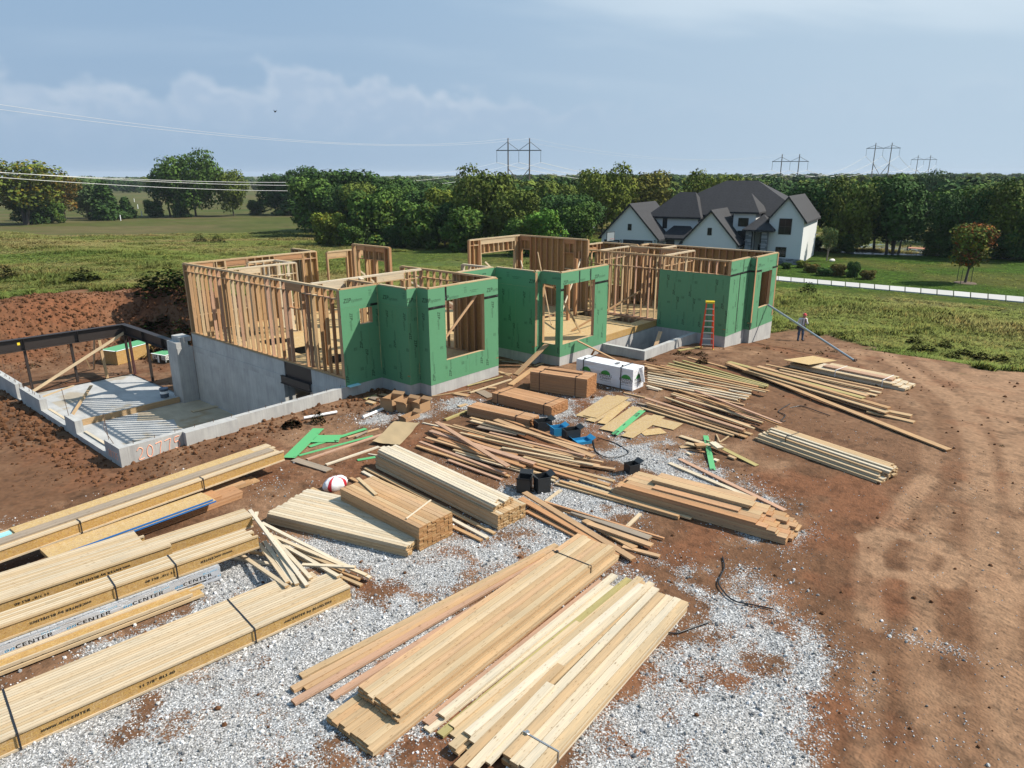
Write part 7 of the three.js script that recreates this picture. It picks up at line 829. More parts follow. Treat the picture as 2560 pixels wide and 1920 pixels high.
  // yard: path roof at the left, hoop, planting
  const L = (x, y, z = 0) => { const c = Math.cos(th - Math.PI / 2), s = Math.sin(th - Math.PI / 2); return [O[0] + c * x - s * y, O[1] + s * x + c * y, zb + z]; };
  const hp = thing('basketball_hoop', V(...L(-12.0, -4.0)), 'black basketball hoop and clear backboard before the garage doors', 'basketball hoop'); mesh('pole', cyl(V(0, 0, 0), V(0, 0, 2.6), 0.07), trim, hp); mesh('backboard', boxGeo(-0.8, 0.8, -0.45, -0.4, 2.4, 3.4), std(0.25, 0.28, 0.3, 0.15), hp); mesh('board_frame', merge([boxGeo(-0.86, 0.86, -0.46, -0.39, 3.4, 3.46), boxGeo(-0.86, 0.86, -0.46, -0.39, 2.34, 2.4), boxGeo(-0.86, -0.8, -0.46, -0.39, 2.4, 3.4), boxGeo(0.8, 0.86, -0.46, -0.39, 2.4, 3.4)]), trim, hp); mesh('rim', new THREE.TorusGeometry(0.23, 0.012, 6, 18).rotateX(Math.PI / 2).translate(0, 2.62, 0.7), MAT.orange, hp);
  const sd = thing('lean_to_roof', V(...L(-21.5, 3)), 'pale metal lean to roof left of the white house garage', 'shed roof'); mesh('roof_sheet', poly([[0, 0, 1.7], [7, -0.4, 2.9], [7, 3, 3.2], [0, 3.4, 2.0], [0, 0, 1.62], [7, -0.4, 2.82]], [[0, 1, 2, 3], [4, 5, 1, 0]]), std(0.36, 0.38, 0.40, 0.5), sd); for (const x of [0.2, 6.6]) mesh('post', cyl(V(x, 0.3, 0), V(x, 0.3, 2.0), 0.06), trim, sd);
  for (const [x, y, h, w, m, lab] of [[-15.5, -1, 2.0, 0.9, 'green', 'green shrub at the left corner of the white garage'], [3.2, -1.8, 1.1, 1.1, 'fresh', 'small bright shrub beside the stone column'], [5.0, -3.4, 0.7, 1.6, 'green', 'low shrub before the entry of the white house'], [7.4, -2.5, 0.7, 1.6, 'yellow', 'yellowish shrub below the right gable'], [10.3, -1.0, 0.9, 1.6, 'yellow', 'yellowish grass clump at the right corner of the white house'], [11.8, -4.5, 1.0, 1.8, 'brown', 'reddish brown planting right of the white house'], [13.4, -6.5, 0.9, 2.2, 'dark', 'dark rounded hedge in the bed right of the white house'], [14.6, -6.0, 1.3, 1.3, 'brown', 'tall straw coloured grass in the planting bed'], [16.0, -6.5, 1.7, 0.9, 'dark', 'small dark conifer in the planting bed'], [17.4, -7.2, 1.0, 1.6, 'brown', 'brown shrub at the right end of the planting bed'], [9.0, -3.0, 0.8, 1.6, 'dark', 'dark shrub before the stone base of the right gable']]) { const p = L(x, y), q = [p[0], p[1], terrain(p[0], p[1]), h]; tree(lab, 'bushy', m, q, w, { name: 'shrub', cat: 'shrub' }); }
}
// ---------------------------------------------------------------- power line: timber H frames, lines between them
{
  const timber = std(0.16, 0.125, 0.10, 0.9), steel = std(0.13, 0.14, 0.15, 0.6), tops = [];
  const pylon = (label, q, span, hgt, armZ, yaw) => { const g = thing('power_pylon', V(q[0], q[1], terrain(q[0], q[1])), label, 'power pylon'); g.rotation.y = yaw; const s = span / 2, P = (x, z) => V(x, 0, z);
    for (const x of [-s, s]) mesh('pole', cyl(P(x, -1), P(x, hgt), 0.36, 0.26, 8), timber, g);
    mesh('cross_arm', merge([boxGeo(-s * 2.1, s * 2.1, -0.42, -0.3, armZ - 0.2, armZ + 0.2), boxGeo(-s * 2.1, s * 2.1, 0.3, 0.42, armZ - 0.2, armZ + 0.2)]), steel, g);
    for (const [a, b, c, d] of [[-s, hgt - 1.4, -s * 2.05, armZ], [s, hgt - 1.4, s * 2.05, armZ], [-s, hgt - 1.8, 0, armZ], [s, hgt - 1.8, 0, armZ]]) mesh('brace', cyl(P(a, b), P(c, d), 0.13, 0.13, 6), steel, g);
    mesh('brace', cyl(P(-s, armZ * 0.62), P(s, armZ * 0.05), 0.2, 0.2, 6), timber, g); mesh('brace', cyl(P(s, armZ * 0.62), P(-s, armZ * 0.05), 0.2, 0.2, 6), timber, g);
    g.updateMatrixWorld(true); const ends = []; for (const x of [-s * 2.05, 0, s * 2.05]) { mesh('insulator', cyl(P(x, armZ - 0.2), P(x, armZ - 5.2), 0.10, 0.10, 6), steel, g); ends.push(P(x, armZ - 5.2).applyMatrix4(g.matrixWorld)); } ends.push(P(-s, hgt).applyMatrix4(g.matrixWorld), P(s, hgt).applyMatrix4(g.matrixWorld)); return ends; };
  const base = YAW - Math.PI / 2;
  const a = pylon('tall timber H frame pylon rising behind the middle wood', [251.782, 213.321, 9.002], 9.7, [251.778, 213.326, 23.602][2] - [251.778, 213.326, 23.602][2] + 25.6, 20.4, base + 0.0), b = pylon('second H frame pylon, right behind the white house', [451.376, 163.279, 8.935], 10.2, 21.5, 17.2, base - 0.15), c = pylon('third H frame pylon above the lakeside trees', [543.602, 134.523, 8.883], 10.0, 30, 26.5, base - 0.3), d = pylon('faintest H frame pylon far off at the right', [784.43, 157.063, 9.099], 10.5, 26.5, 22.5, base - 0.3);
  const far = (u) => u; const L0 = [[12.836, 119.312, 9.682], [12.903, 119.304, 10.004], [12.788, 119.317, 9.452], [16.281, 159.17, 23.432], [16.034, 159.195, 22.273]].map((p) => V(...p));
  const wire = (p, q, sag, r, label) => { const pts = []; for (let i = 0; i <= 12; i++) { const t = i / 12, v = p.clone().lerp(q, t); v.y -= sag * 4 * t * (1 - t); pts.push(v); } tag(mesh('power_line', tube(pts, r, 60, 4), std(0.62, 0.62, 0.60, 0.5)), label, 'power line'); };
  const nm = ['left', 'middle', 'right']; for (let i = 0; i < 3; i++) { wire(L0[i], a[i], 5 + i, 0.04, `${nm[i]} conductor running from the tall pylon off to the left over the pasture`); wire(a[i], b[i], 9, 0.10, `${nm[i]} conductor between the tall pylon and the second pylon`); wire(b[i], c[i], 8, 0.12, `${nm[i]} conductor between the second and the third pylon`); wire(c[i], d[i], 8, 0.13, `${nm[i]} conductor between the third and the faintest pylon`); }
  for (let i = 3; i < 5; i++) { wire(L0[i], a[i], 6, 0.03, `${i === 3 ? 'upper' : 'lower'} thin shield wire crossing the sky at the left`); wire(a[i], b[i], 6, 0.03, `${i === 3 ? 'left' : 'right'} thin shield wire from the tall pylon to the second`); }
  // farm fence and a far white shed
  const fence = [[86.197, 216.233, -3.283], [104.236, 263.929, -3.283], [130.177, 332.329, -3.283], [111.727, 356.64, -3.283], [102.436, 320.715, -3.283], [119.742, 387.18, -3.283], [73.372, 197.721, -3.283]]; fence.forEach((p, i) => tag(mesh('fence_post', cyl(V(p[0], p[1], p[2] - 0.1), V(p[0], p[1], p[2] + 1.5), 0.12, 0.12, 6), MAT.white), ['white fence post between the cedars and the biggest tree, nearest', 'white fence post between the cedars and the biggest tree, second back', 'white fence post between the cedars and the biggest tree, third back', 'white fence post left of the grey green tree', 'white fence post beside the rusty brown tree', 'white fence post farthest left in the pasture', 'white stake in the long grass below the low dark cedar'][i], 'fence post'));
  const sh = [239.464, 593.513, 1.917], shed = thing('farm_shed', V(sh[0], sh[1], terrain(sh[0], sh[1])), 'tiny white farm shed far off before the left tree line', 'shed'); mesh('wall', boxGeo(-3.5, 3.5, -3, 3, 0, 4), MAT.white, shed); mesh('roof', boxGeo(-4, 4, -3.4, 3.4, 4, 5), std(0.3, 0.3, 0.3, 0.8), shed);
  // bird
  const bp = [31.36, 51.152, 12.742], bird = thing('bird', V(...bp), 'small dark bird flying alone in the sky at the upper left', 'bird'); const bm = std(0.03, 0.03, 0.03, 0.8); mesh('body', new THREE.SphereGeometry(0.07, 10, 8).scale(0.8, 0.8, 2.0), bm, bird); for (const s of [-1, 1]) { const w = new THREE.BufferGeometry(); w.setAttribute('position', new THREE.Float32BufferAttribute([0, 0.02, -0.06, s * 0.16, 0.12, -0.02, s * 0.14, 0.10, 0.05, 0, 0.02, -0.06, s * 0.14, 0.10, 0.05, 0, 0.01, 0.08], 3)); w.computeVertexNormals(); mesh('wing', w, bm, bird); }
}

// ---------------------------------------------------------------- loose stones, clods and grass: countless small things
const scatter = (name, geo, mat, list, tint) => { const im = new THREE.InstancedMesh(geo, mat, list.length); im.name = name; im.castShadow = im.receiveShadow = true; list.forEach((l, i) => { im.setMatrixAt(i, l[0]); if (tint) im.setColorAt(i, l[1]); }); tag(im, null, null, null, 'stuff'); scene.add(im); return im; };
const inView = (x, y, m = 1) => { const d = Math.hypot(x, y), a = Math.atan2(y, x) - YAW; return d > 6 && Math.abs(a) < 0.72 + m / d; };
{
  const r = rng(900), q = () => new THREE.Quaternion().setFromEuler(new THREE.Euler(r() * 6.28, r() * 6.28, r() * 6.28));
  const rock = (s) => { const g = new THREE.IcosahedronGeometry(1, 0), p = g.attributes.position; for (let i = 0; i < p.count; i++) { const k = 0.75 + 0.5 * vnoise(p.getX(i) * 2 + s, p.getY(i) * 2 + p.getZ(i) * 3 + s); p.setXYZ(i, p.getX(i) * k, p.getY(i) * k * 0.75, p.getZ(i) * k); } g.computeVertexNormals(); return g; };
  const list = []; for (let i = 0; i < 420000 && list.length < 90000; i++) { const x = NEAR[0] + r() * (NEAR[1] - NEAR[0]), y = NEAR[2] + r() * (NEAR[3] - NEAR[2]); if (!inView(x, y)) continue; const gd = gravelAt(x, y); if (r() > gd * 0.9 + 0.006) continue; const s = (r() < 0.03 ? 0.022 + r() * 0.02 : 0.006 + r() * 0.011), t = 0.14 + Math.pow(r(), 1.4) * 0.55; list.push([M4(V(x, y, groundZ(x, y) + s * 0.25), q(), s), col(t, t * 0.985, t * (0.93 + r() * 0.07))]); }
  scatter('gravel', rock(3), new THREE.MeshPhysicalMaterial({ roughness: 0.95, specularIntensity: 0.3 }), list, true);
  const clods = []; for (let i = 0; i < 90000 && clods.length < 9000; i++) { const x = -2 + r() * 46, y = -3 + r() * 60; if (!inView(x, y) || hole(x, y) || (dirtDist(x, y) < 0.5)) continue; const d = Math.hypot(x, y), wall = Math.exp(-Math.pow(y - 20.4, 2) / 1.2) * sm(5, 7, x) * sm(18, 15, x) + Math.exp(-Math.pow(x - 6.0, 2) / 0.8) * sm(20, 22, y) + Math.exp(-((x - 13.5) ** 2 + (y - 50) ** 2) / 18) + Math.exp(-((x - 19.5) ** 2) / 10 - (y - 46) ** 2 / 50); if (r() > 0.04 + wall) continue; const s = (0.012 + 0.05 * r() * r()) * (1 + wall * 0.8) * (d > 25 ? 1.5 : 1), k = 0.7 + 0.6 * r(); clods.push([M4(V(x, y, groundZ(x, y) + s * 0.15), q(), s), col(0.115 * k, 0.055 * k, 0.028 * k)]); }
  scatter('dirt', rock(8), new THREE.MeshPhysicalMaterial({ roughness: 1, specularIntensity: 0.1 }), clods, true);
}
const DRIVEP = [...DRIVE[0], ...[...DRIVE[1]].reverse()];
{
  // tufts: a few bent blades from one root
  const tuft = (seed, n, spread, h, w) => { const r = rng(seed), pos = [], nor = []; for (let i = 0; i < n; i++) { const a = r() * 6.28, l = h * (0.55 + r() * 0.6), o = spread * r() * 0.5, lean = 0.25 + r() * 0.7, bx = Math.cos(a), bz = Math.sin(a), sx = -bz * w, sz = bx * w, X = bx * o, Z = bz * o; const P = [[X - sx, 0, Z - sz], [X + sx, 0, Z + sz], [X + bx * lean * l * 0.35 + sx * 0.8, l * 0.62, Z + bz * lean * l * 0.35 + sz * 0.8], [X + bx * lean * l * 0.35 - sx * 0.8, l * 0.62, Z + bz * lean * l * 0.35 - sz * 0.8], [X + bx * lean * l * 0.85, l * 0.98, Z + bz * lean * l * 0.85]]; for (const t of [0, 1, 2, 0, 2, 3, 3, 2, 4]) { pos.push(...P[t]); nor.push(bx * 0.4, 0.9, bz * 0.4); } } const g = new THREE.BufferGeometry(); g.setAttribute('position', new THREE.Float32BufferAttribute(pos, 3)); g.setAttribute('normal', new THREE.Float32BufferAttribute(nor, 3)); return g; };
  const r = rng(77), T = [[], [], []], o = [0, 0, 0], blade = new THREE.MeshPhysicalMaterial({ roughness: 0.95, specularIntensity: 0.15, side: THREE.DoubleSide });
  for (let i = 0; i < 900000; i++) {
    const a = (r() * 2 - 1) * 0.68, d = 24 + 130 * Math.pow(r(), 1.15), x = Math.cos(YAW + a) * d, y = Math.sin(YAW + a) * d; if (T[0].length + T[1].length + T[2].length > 190000) break;
    if (x > 14 && x < 37.6 && y > 13 && y < 33.6) continue; const inSite = x > SITE[0] && x < SITE[1] && y > SITE[2] && y < SITE[3]; if (inSite && dirtAt(x, y) > 0.35) continue; if (inPoly(DRIVEP, x, y)) continue;
    const k = fieldColor(x, y, o); if (k > 0.3 && r() < 0.82) continue; const clump = fbm(x * 0.22 + 9, y * 0.22 + 4, 3); if (clump < 0.36 && r() < 0.6) continue;
    const h = (k > 0.3 ? 0.10 : 0.20 + 0.5 * sm(0.4, 0.7, clump) * r()) * (0.7 + 0.6 * r()), s = 1 + d / 130, v = 0.85 + 0.7 * r(), warm = r() < 0.12 ? 1.35 : 1; T[Math.floor(r() * 3)].push([M4(V(x, y, groundZ(x, y) - 0.01), QY(r() * 6.28), new THREE.Vector3(s * 0.9, h * 1.35, s * 0.9)), col(o[0] * v * warm * 1.35, o[1] * v * 1.38, o[2] * v * 1.1)]);
  }
  T.forEach((l, i) => scatter('grass', tuft(11 + i, 9, 0.34, 0.5, 0.014), blade, l, true));
}
// broad leaved weeds: low plants of many leaves
{
  const leafy = (seed, n, R, h, leaf) => { const r = rng(seed), pos = [], nor = [], c = []; for (let i = 0; i < n; i++) { const a = r() * 6.28, d = R * Math.sqrt(r()), z = h * (1 - (d / R) ** 2) * (0.35 + 0.75 * r()), cx = Math.cos(a) * d, cz = Math.sin(a) * d, t = (r() - 0.5) * 1.2, u = (r() - 0.5) * 1.2, s = leaf * (0.6 + 0.8 * r()), b = r() * 6.28, e1 = [Math.cos(b) * s, t * s * 0.6, Math.sin(b) * s], e2 = [-Math.sin(b) * s * 0.8, u * s * 0.6, Math.cos(b) * s * 0.8], tone = 0.6 + 0.8 * r(); const P = [[-1, 0], [0, -0.7], [1, 0], [0, 0.7]].map(([p, q]) => [cx + e1[0] * p + e2[0] * q, Math.max(0.01, z + e1[1] * p + e2[1] * q), cz + e1[2] * p + e2[2] * q]); for (const k of [0, 1, 2, 0, 2, 3]) { pos.push(...P[k]); nor.push(-t * 0.5, 1, -u * 0.5); c.push(tone, tone, tone * 0.9); } } const g = new THREE.BufferGeometry(); g.setAttribute('position', new THREE.Float32BufferAttribute(pos, 3)); g.setAttribute('normal', new THREE.Float32BufferAttribute(nor, 3)); g.setAttribute('color', new THREE.Float32BufferAttribute(c, 3)); return g; };
  const W1 = leafy(3, 420, 0.5, 0.55, 0.055), W2 = leafy(4, 160, 0.4, 0.3, 0.045), m1 = leafMat(0.055, 0.135, 0.035), m2 = leafMat(0.075, 0.15, 0.03), stemM = std(0.06, 0.09, 0.03, 0.9), r = rng(55);
  const weed = (label, p, s, g, m, group, hz = 1) => { const t = thing('weed', V(p[0], p[1], groundZ(p[0], p[1]) - 0.03), label, 'weed', group); const f = mesh('foliage', g, m, t); f.scale.set(s, s * hz, s); f.rotation.y = r() * 6.28; mesh('stem', cyl(V(0, 0, 0), V(0.02, 0, 0.25 * s), 0.012, 0.006, 5), stemM, t); return t; };
  for (const [q, s, h] of [[[17.676, 46.771, 0.838], 2.4, 1.0], [[19.31, 48.282, 0.871], 2.6, 1.1], [[20.101, 47.958, 0.943], 2.4, 1.0], [[20.064, 45.798, 1.031], 2.4, 1.0], [[16.948, 45.976, 0.514], 1.8, 0.9], [[17.116, 43.773, 0.499], 2.0, 0.9], [[19.554, 50.335, 1.185], 1.6, 1.2], [[21.37, 49.592, 0.911], 2.0, 1.2], [[18.414, 45.408, 0.507], 1.8, 0.8], [[15.953, 45.271, 0.363], 1.5, 0.6], [[19.529, 43.847, 0.914], 1.8, 1.0]]) weed('leafy green weeds overgrowing the spoil heap behind the steel beam', q, s, W1, m1, 'weeds on the spoil heap', h);
  weed('round dark green weed mound beside the left rear corner of the framing', [18.005, 42.33, 0.301], 2.1, W1, leafMat(0.045, 0.10, 0.03), null, 1.3); weed('thin trail of green weeds running down the spoil heap', [16.157, 43.069, -0.12], 1.4, W2, m1, null, 0.5); weed('small weed on the red mound', [10.999, 45.695, -0.162], 1.0, W2, m1, null, 0.8);
  weed('leafy weed patch at the foot of the garage front wall', [11.737, 19.946], 0.75, W1, m2, null, 0.6); weed('upright weed beside the white pipe at the garage wall', [12.505, 19.57], 0.55, W1, m2, null, 1.6); weed('low weeds at the corner of the porch box', [27.081, 15.071], 0.7, W2, m2, null, 0.7);
  for (const p of [[28.844, 14.615], [29.292, 14.255], [29.541, 13.793]]) weed('weed in the row of weeds between the porch box and the orange ladder', p, 0.8, W2, m1, 'weeds before the orange ladder', 0.8); weed('single weed among the treated boards', [28.197, 13.134], 0.6, W1, m2, null, 0.9);
  for (const p of [[45.843, 8.137, -1.599], [44.037, 7.061, -1.563], [45.861, 6.59, -1.6], [44.329, 5.363, -1.569], [43.844, 4.548, -1.559], [44.063, 3.673, -1.564], [42.579, 2.818, -1.534], [42.779, 5.68, -1.538], [43.559, 7.567, -1.554]]) { weed('bright broad leaved weed in the patch at the dirt edge on the right', p, 1.1, W1, m2, 'bright weeds at the right dirt edge', 0.7); }
  for (const [lab, p, s] of [['small weed on bare dirt near the leaning pole', [34.444, 10.023, -0.296], 0.6], ['weed beside the right foundation corner', [33.499, 12.316, -0.225], 0.6], ['weed on the dirt below the right window', [35.685, 9.739, -0.389], 0.5], ['weed by the far wheel track', [48.512, 10.405, -1.653], 0.8], ['weed in the wheel track at the far right', [25.035, 1.597, -0], 0.3]]) weed(lab, p, s, W2, m1);
  weed('dark bush standing alone in the rough grass beyond the framed walls', [62.064, 19.689, -1.924], 1.6, W1, leafMat(0.03, 0.05, 0.02), null, 1.2); for (const [lab, p] of [['dark thicket in the pasture left of the middle wood', [55.498, 117.408, -2.731]], ['dark low thicket right of the first in the pasture', [57.087, 114.342, -2.731]], ['dark weed clump in the pasture at the far left', [15.651, 67.993, -0.032]], ['dark weed clump low in the left pasture', [19.388, 61.56, -0.007]]]) { weed(lab, p, 2.6, W1, leafMat(0.045, 0.065, 0.022), null, 0.8); }
}

// ---------------------------------------------------------------- ladder, pole, worker, boxes, cords
{
  const p = [30.97, 14.273], L = thing('step_ladder', V(p[0], p[1], -0.12), 'orange step ladder with yellow cap standing before the right green wall', 'ladder'), H = 2.3; L.rotation.y = YAW - Math.PI / 2 - 0.2;
  for (const s of [-1, 1]) { mesh('rail', cyl(V(s * 0.29, -0.25, 0), V(s * 0.16, 0, H), 0.032, 0.03, 8), MAT.orange, L); mesh('rear_rail', cyl(V(s * 0.27, 0.75, 0), V(s * 0.16, 0.1, H), 0.026, 0.024, 8), MAT.orange, L); mesh('foot', cyl(V(s * 0.295, -0.26, 0), V(s * 0.285, -0.23, 0.12), 0.045, 0.04, 8), MAT.yellow, L); }
  for (let i = 0; i < 7; i++) { const z = 0.3 + i * 0.285, w = lerp(0.28, 0.17, z / H), y = -0.25 * (1 - z / H); mesh('step', boxGeo(-w, w, y - 0.05, y + 0.05, z, z + 0.035), MAT.aluminium, L); }
  mesh('cap', boxGeo(-0.21, 0.21, -0.07, 0.17, H, H + 0.09), MAT.yellow, L);
  const a = [36.335, 13.5, 1.44], b = [33.782, 8.282, -0.246], pole = thing('metal_pole', null, 'long grey metal pole leaning from the right window down to the dirt', 'pole'); mesh('tube', cyl(V(a[0], a[1], a[2]), V(b[0], b[1], b[2] + 0.05), 0.055, 0.055, 12), MAT.galvanised, pole); mesh('foot', cyl(V(b[0], b[1], b[2] + 0.12), V(b[0] - 0.05, b[1] - 0.05, b[2] - 0.02), 0.06, 0.06, 8), MAT.rust, pole);
}
{
  const q = [37.707, 12.081, -0.541, 1.412], t = thing('person', V(q[0], q[1], q[2]), 'worker in white shirt, jeans and red cap beside the leaning metal pole', 'person'), h = Math.max(1.5, q[3]), k = h / 1.75; t.rotation.y = YAW - Math.PI / 2; t.scale.setScalar(k);
  // one continuous body from a smooth field of tapered limbs
  const P = (x, y, z) => [x, y, z], bones = [[P(-0.14, 0.0, 0.08), P(-0.12, 0.02, 0.48), 0.055, 0.07], [P(-0.12, 0.02, 0.48), P(-0.09, 0, 0.9), 0.07, 0.095], [P(0.14, 0.03, 0.08), P(0.12, 0, 0.48), 0.055, 0.07], [P(0.12, 0, 0.48), P(0.09, 0, 0.9), 0.07, 0.095], [P(-0.14, 0, 0.06), P(-0.15, -0.14, 0.04), 0.045, 0.04], [P(0.14, 0.03, 0.06), P(0.17, -0.1, 0.04), 0.045, 0.04], [P(0, 0, 0.92), P(0.03, -0.02, 1.38), 0.14, 0.15], [P(-0.13, 0, 1.38), P(0.19, -0.03, 1.38), 0.08, 0.08], [P(-0.17, 0, 1.38), P(-0.27, 0.02, 1.12), 0.058, 0.048], [P(-0.27, 0.02, 1.12), P(-0.14, -0.16, 0.98), 0.045, 0.035], [P(0.21, -0.03, 1.38), P(0.27, -0.12, 1.14), 0.058, 0.048], [P(0.27, -0.12, 1.14), P(0.15, -0.17, 1.42), 0.045, 0.034], [P(0.05, -0.03, 1.40), P(0.07, -0.05, 1.56), 0.06, 0.06], [P(0.07, -0.06, 1.60), P(0.075, -0.06, 1.66), 0.092, 0.095], [P(0.09, -0.14, 1.58), P(0.10, -0.17, 1.57), 0.025, 0.02]];
  const N = 96, mc = new MarchingCubes(N, std(0.5, 0.5, 0.5), true, false, 200000), S = 1.0; mc.isolation = 0; for (let z = 0; z < N; z++) for (let y = 0; y < N; y++) for (let x = 0; x < N; x++) { const X = (x / N * 2 - 1) * S, Z = (y / N * 2 - 1) * S + 0.9, Y = -(z / N * 2 - 1) * S; let s = 0; for (const [a, b, r0, r1] of bones) { const dx = b[0] - a[0], dy = b[1] - a[1], dz = b[2] - a[2], u = clamp(((X - a[0]) * dx + (Y - a[1]) * dy + (Z - a[2]) * dz) / (dx * dx + dy * dy + dz * dz)), d = Math.hypot(X - a[0] - u * dx, Y - a[1] - u * dy, Z - a[2] - u * dz) - lerp(r0, r1, u); s += Math.exp(-d * 38); } mc.field[z * N * N + y * N + x] = Math.log(s + 1e-9) / 38; }
  mc.update(); const n = mc.count, g = new THREE.BufferGeometry(), pos = new Float32Array(mc.positionArray.subarray(0, n * 3)), c = []; for (let i = 0; i < n; i++) { const z = pos[i * 3 + 1] + 0.9, x = pos[i * 3], y = -pos[i * 3 + 2]; pos[i * 3 + 1] = z; const skin = z > 1.47 || (z > 1.36 && y < -0.13 && x > 0.1) || (z < 1.04 && z > 0.93 && y < -0.12); const k2 = z < 0.09 ? [0.05, 0.03, 0.02] : z < 0.94 ? [0.06, 0.085, 0.14] : skin ? [0.36, 0.2, 0.13] : [0.56, 0.55, 0.58]; c.push(...k2); }
  g.setAttribute('position', new THREE.BufferAttribute(pos, 3)); g.setAttribute('normal', new THREE.BufferAttribute(new Float32Array(mc.normalArray.subarray(0, n * 3)), 3)); g.setAttribute('color', new THREE.Float32BufferAttribute(c, 3)); mesh('body', g, new THREE.MeshStandardMaterial({ vertexColors: true, roughness: 0.85 }), t);
  const capM = std(0.5, 0.04, 0.05, 0.7); mesh('cap', merge([new THREE.SphereGeometry(0.108, 18, 10, 0, 6.3, 0, 1.5).translate(0.075, 1.67, 0.06), new THREE.CylinderGeometry(0.09, 0.1, 0.015, 16).scale(1, 1, 1.2).translate(0.09, 1.675, 0.15)]), capM, t); mesh('cap_back', new THREE.SphereGeometry(0.111, 14, 8, Math.PI, Math.PI, 0, 1.4).translate(0.07, 1.67, 0.055), MAT.white, t); mesh('tool_pouch', boxGeo(-0.27, -0.13, -0.06, 0.1, 0.72, 0.96), MAT.black, t); mesh('tool_pouch', boxGeo(0.13, 0.25, -0.06, 0.1, 0.72, 0.94), MAT.black, t); mesh('suspenders', merge([cyl(V(-0.07, -0.15, 0.95), V(-0.05, -0.17, 1.42), 0.018), cyl(V(0.1, -0.17, 0.95), V(0.11, -0.18, 1.42), 0.018)]), MAT.black, t);
}
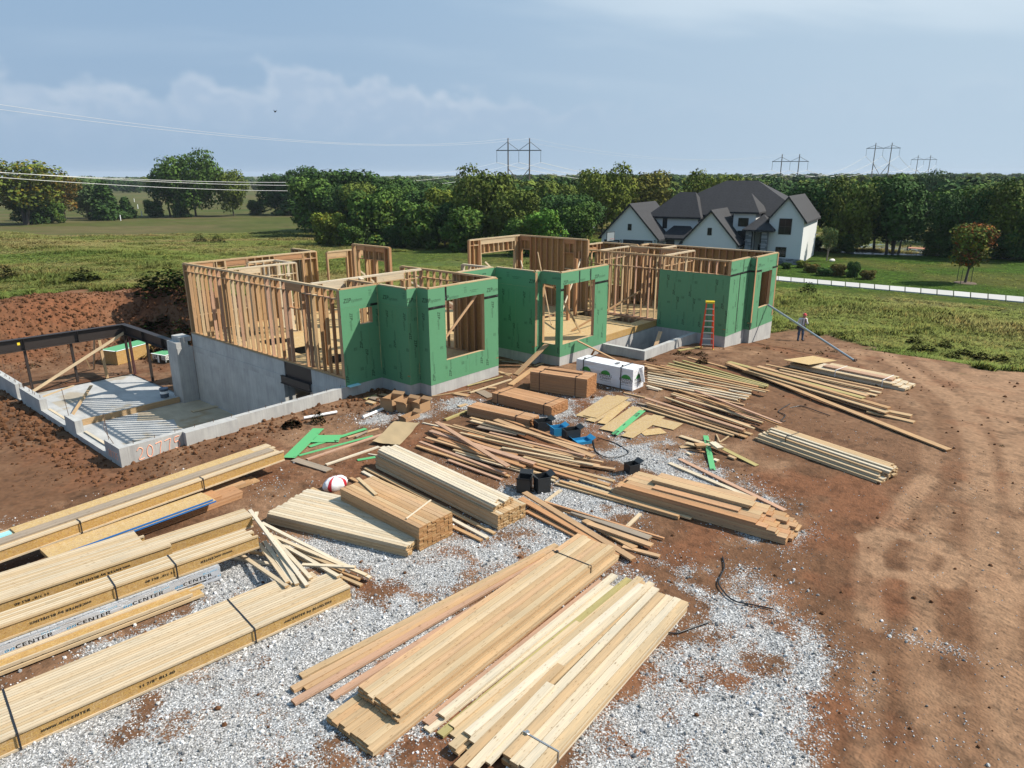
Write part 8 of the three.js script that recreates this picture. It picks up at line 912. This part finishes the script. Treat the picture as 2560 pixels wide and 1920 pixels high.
{
  const openBox = (label, p, w, d, h, m, rot, name = 'cardboard_box') => { const b = thing(name, V(p[0], p[1], 0.0), label, 'box'); b.rotation.y = rot; const t = 0.012; for (const [x0, x1, y0, y1] of [[-w / 2, w / 2, -d / 2, -d / 2 + t], [-w / 2, w / 2, d / 2 - t, d / 2], [-w / 2, -w / 2 + t, -d / 2 + t, d / 2 - t], [w / 2 - t, w / 2, -d / 2 + t, d / 2 - t]]) mesh('side', boxGeo(x0, x1, y0, y1, 0, h), m, b); mesh('bottom', boxGeo(-w / 2 + t, w / 2 - t, -d / 2 + t, d / 2 - t, 0.002, 0.01), m, b); for (const s of [-1, 1]) { const f = mesh('flap', boxGeo(0, 0.16, -d / 2, d / 2, 0, 0.006), m, b); f.position.set(s * w / 2, h, 0); f.rotation.z = s > 0 ? 0.5 : Math.PI - 0.7; } return b; };
  const card = std(0.34, 0.2, 0.1, 0.9), ink = std(0.02, 0.022, 0.024, 0.5), blu = std(0.02, 0.22, 0.42, 0.5);
  openBox('largest open cardboard box at the back of the box heap by the left bay', [15.155, 18.838], 0.75, 0.5, 0.42, card, 0.3); openBox('middle open cardboard box in the heap by the left bay', [15.37, 18.26], 0.7, 0.45, 0.34, card, 0.2); openBox('small open cardboard box at the right of the heap by the left bay', [15.632, 17.846], 0.55, 0.45, 0.34, card, 0.1); openBox('crushed cardboard box in front of the box heap', [14.748, 17.444], 0.7, 0.35, 0.16, card, 0.1);
  openBox('left black nail box standing open beside the tall pale bundle', [13.036, 10.834], 0.42, 0.36, 0.38, ink, 0.5, 'nail_box'); openBox('right black nail box with cut windows beside the tall pale bundle', [13.3, 10.452], 0.36, 0.34, 0.44, ink, -0.5, 'nail_box'); openBox('black nail box behind the brown stack', [15.881, 9.262], 0.34, 0.3, 0.28, ink, -0.4, 'nail_box'); openBox('black and green nail box nearest the smallest reddish bundle', [16.921, 13.299], 0.5, 0.4, 0.34, ink, -0.5, 'nail_box'); openBox('blue nail box in the row behind the jumbled boards', [16.896, 12.66], 0.4, 0.34, 0.28, blu, -0.5, 'nail_box'); openBox('black box at the right of the nail box row', [16.838, 12.082], 0.5, 0.36, 0.36, ink, -0.5, 'nail_box'); openBox('bright blue flattened box at the end of the nail box row', [16.844, 11.658], 0.5, 0.4, 0.1, blu, -0.5, 'nail_box');
  const pipe = (label, a, b) => tag(mesh('white_pipe', cyl(V(...a, 0.06), V(...b, 0.06), 0.05, 0.05, 12), MAT.white), label, 'pipe'); pipe('white plastic pipe lying by the garage front wall', [12.363, 20.185], [13.488, 19.854]); pipe('white plastic pipe pointing at the cardboard box heap', [13.739, 18.699], [14.807, 18.887]);
  const sack = mesh('sack', new THREE.SphereGeometry(0.5, 24, 14), new THREE.MeshStandardMaterial({ roughness: 0.5, map: tex(canvasOf(256, 128, (c) => { c.fillStyle = '#d8d8da'; c.fillRect(0, 0, 256, 128); c.fillStyle = '#a81f2c'; for (let x = 20; x < 256; x += 64) c.fillRect(x, 0, 14, 128); })) })); { const p = sack.geometry.attributes.position; for (let i = 0; i < p.count; i++) { const k = 0.75 + 0.5 * fbm(p.getX(i) * 4 + 3, p.getZ(i) * 4 + p.getY(i) * 3, 3); p.setXYZ(i, p.getX(i) * k * 1.1, p.getY(i) * k * 0.7, p.getZ(i) * k * 0.7); } sack.geometry.computeVertexNormals(); const s = [9.799, 14.755]; sack.scale.setScalar(0.62); sack.position.copy(V(s[0], s[1], 0.14)); } tag(sack, 'crumpled white sack with red stripes beside the tan bundle', 'sack');
  const paper = new THREE.PlaneGeometry(1.9, 0.9, 20, 10); { const p = paper.attributes.position; for (let i = 0; i < p.count; i++) p.setZ(i, 0.10 + 0.12 * fbm(p.getX(i) * 1.6 + 8, p.getY(i) * 2, 3)); paper.rotateX(-Math.PI / 2); paper.computeVertexNormals(); } const pm = mesh('brown_sheet', paper, std(0.34, 0.25, 0.14, 0.9)), pp = [13.474, 16.577]; pm.position.copy(V(pp[0], pp[1], -0.05)); pm.rotation.y = 0.5; tag(pm, 'rumpled brown cardboard sheet near the far end of the tall pale bundle', 'sheet');
  const cord = (label, pts, r = 0.016, m = MAT.blackPlastic) => tag(mesh('strap_cord', tube(pts.map((p) => V(p[0], p[1], 0.03)), r, 60, 6), m), label, 'cord');
  cord('black strap snaking over the gravel right of the pale strapped stack', [[13.216, 5.322], [12.842, 5.112], [12.225, 4.957], [11.906, 4.637], [11.823, 4.403], [11.912, 4.156], [12.058, 3.756]]); cord('short black strap pointing away from the pale strapped stack', [[10.024, 5.113], [10.157, 4.83], [10.52, 4.667], [10.885, 4.508]]); cord('tangled black strap on dirt before the very long plank', [[24.853, 8.046], [23.745, 8.053], [23.474, 7.709], [22.782, 7.612], [22.896, 7.477]]); cord('long black strap bent on dirt before the very long plank', [[24.392, 7.88], [24.859, 7.632], [24.609, 6.943], [24.453, 6.522]]); cord('black strap loop beside the nail box row', [[17.237, 11.509], [16.436, 10.844], [16.304, 10.25], [17.018, 10.067], [17.406, 10.793], [17.449, 11.472]]);
}

renderer.render(scene, camera);
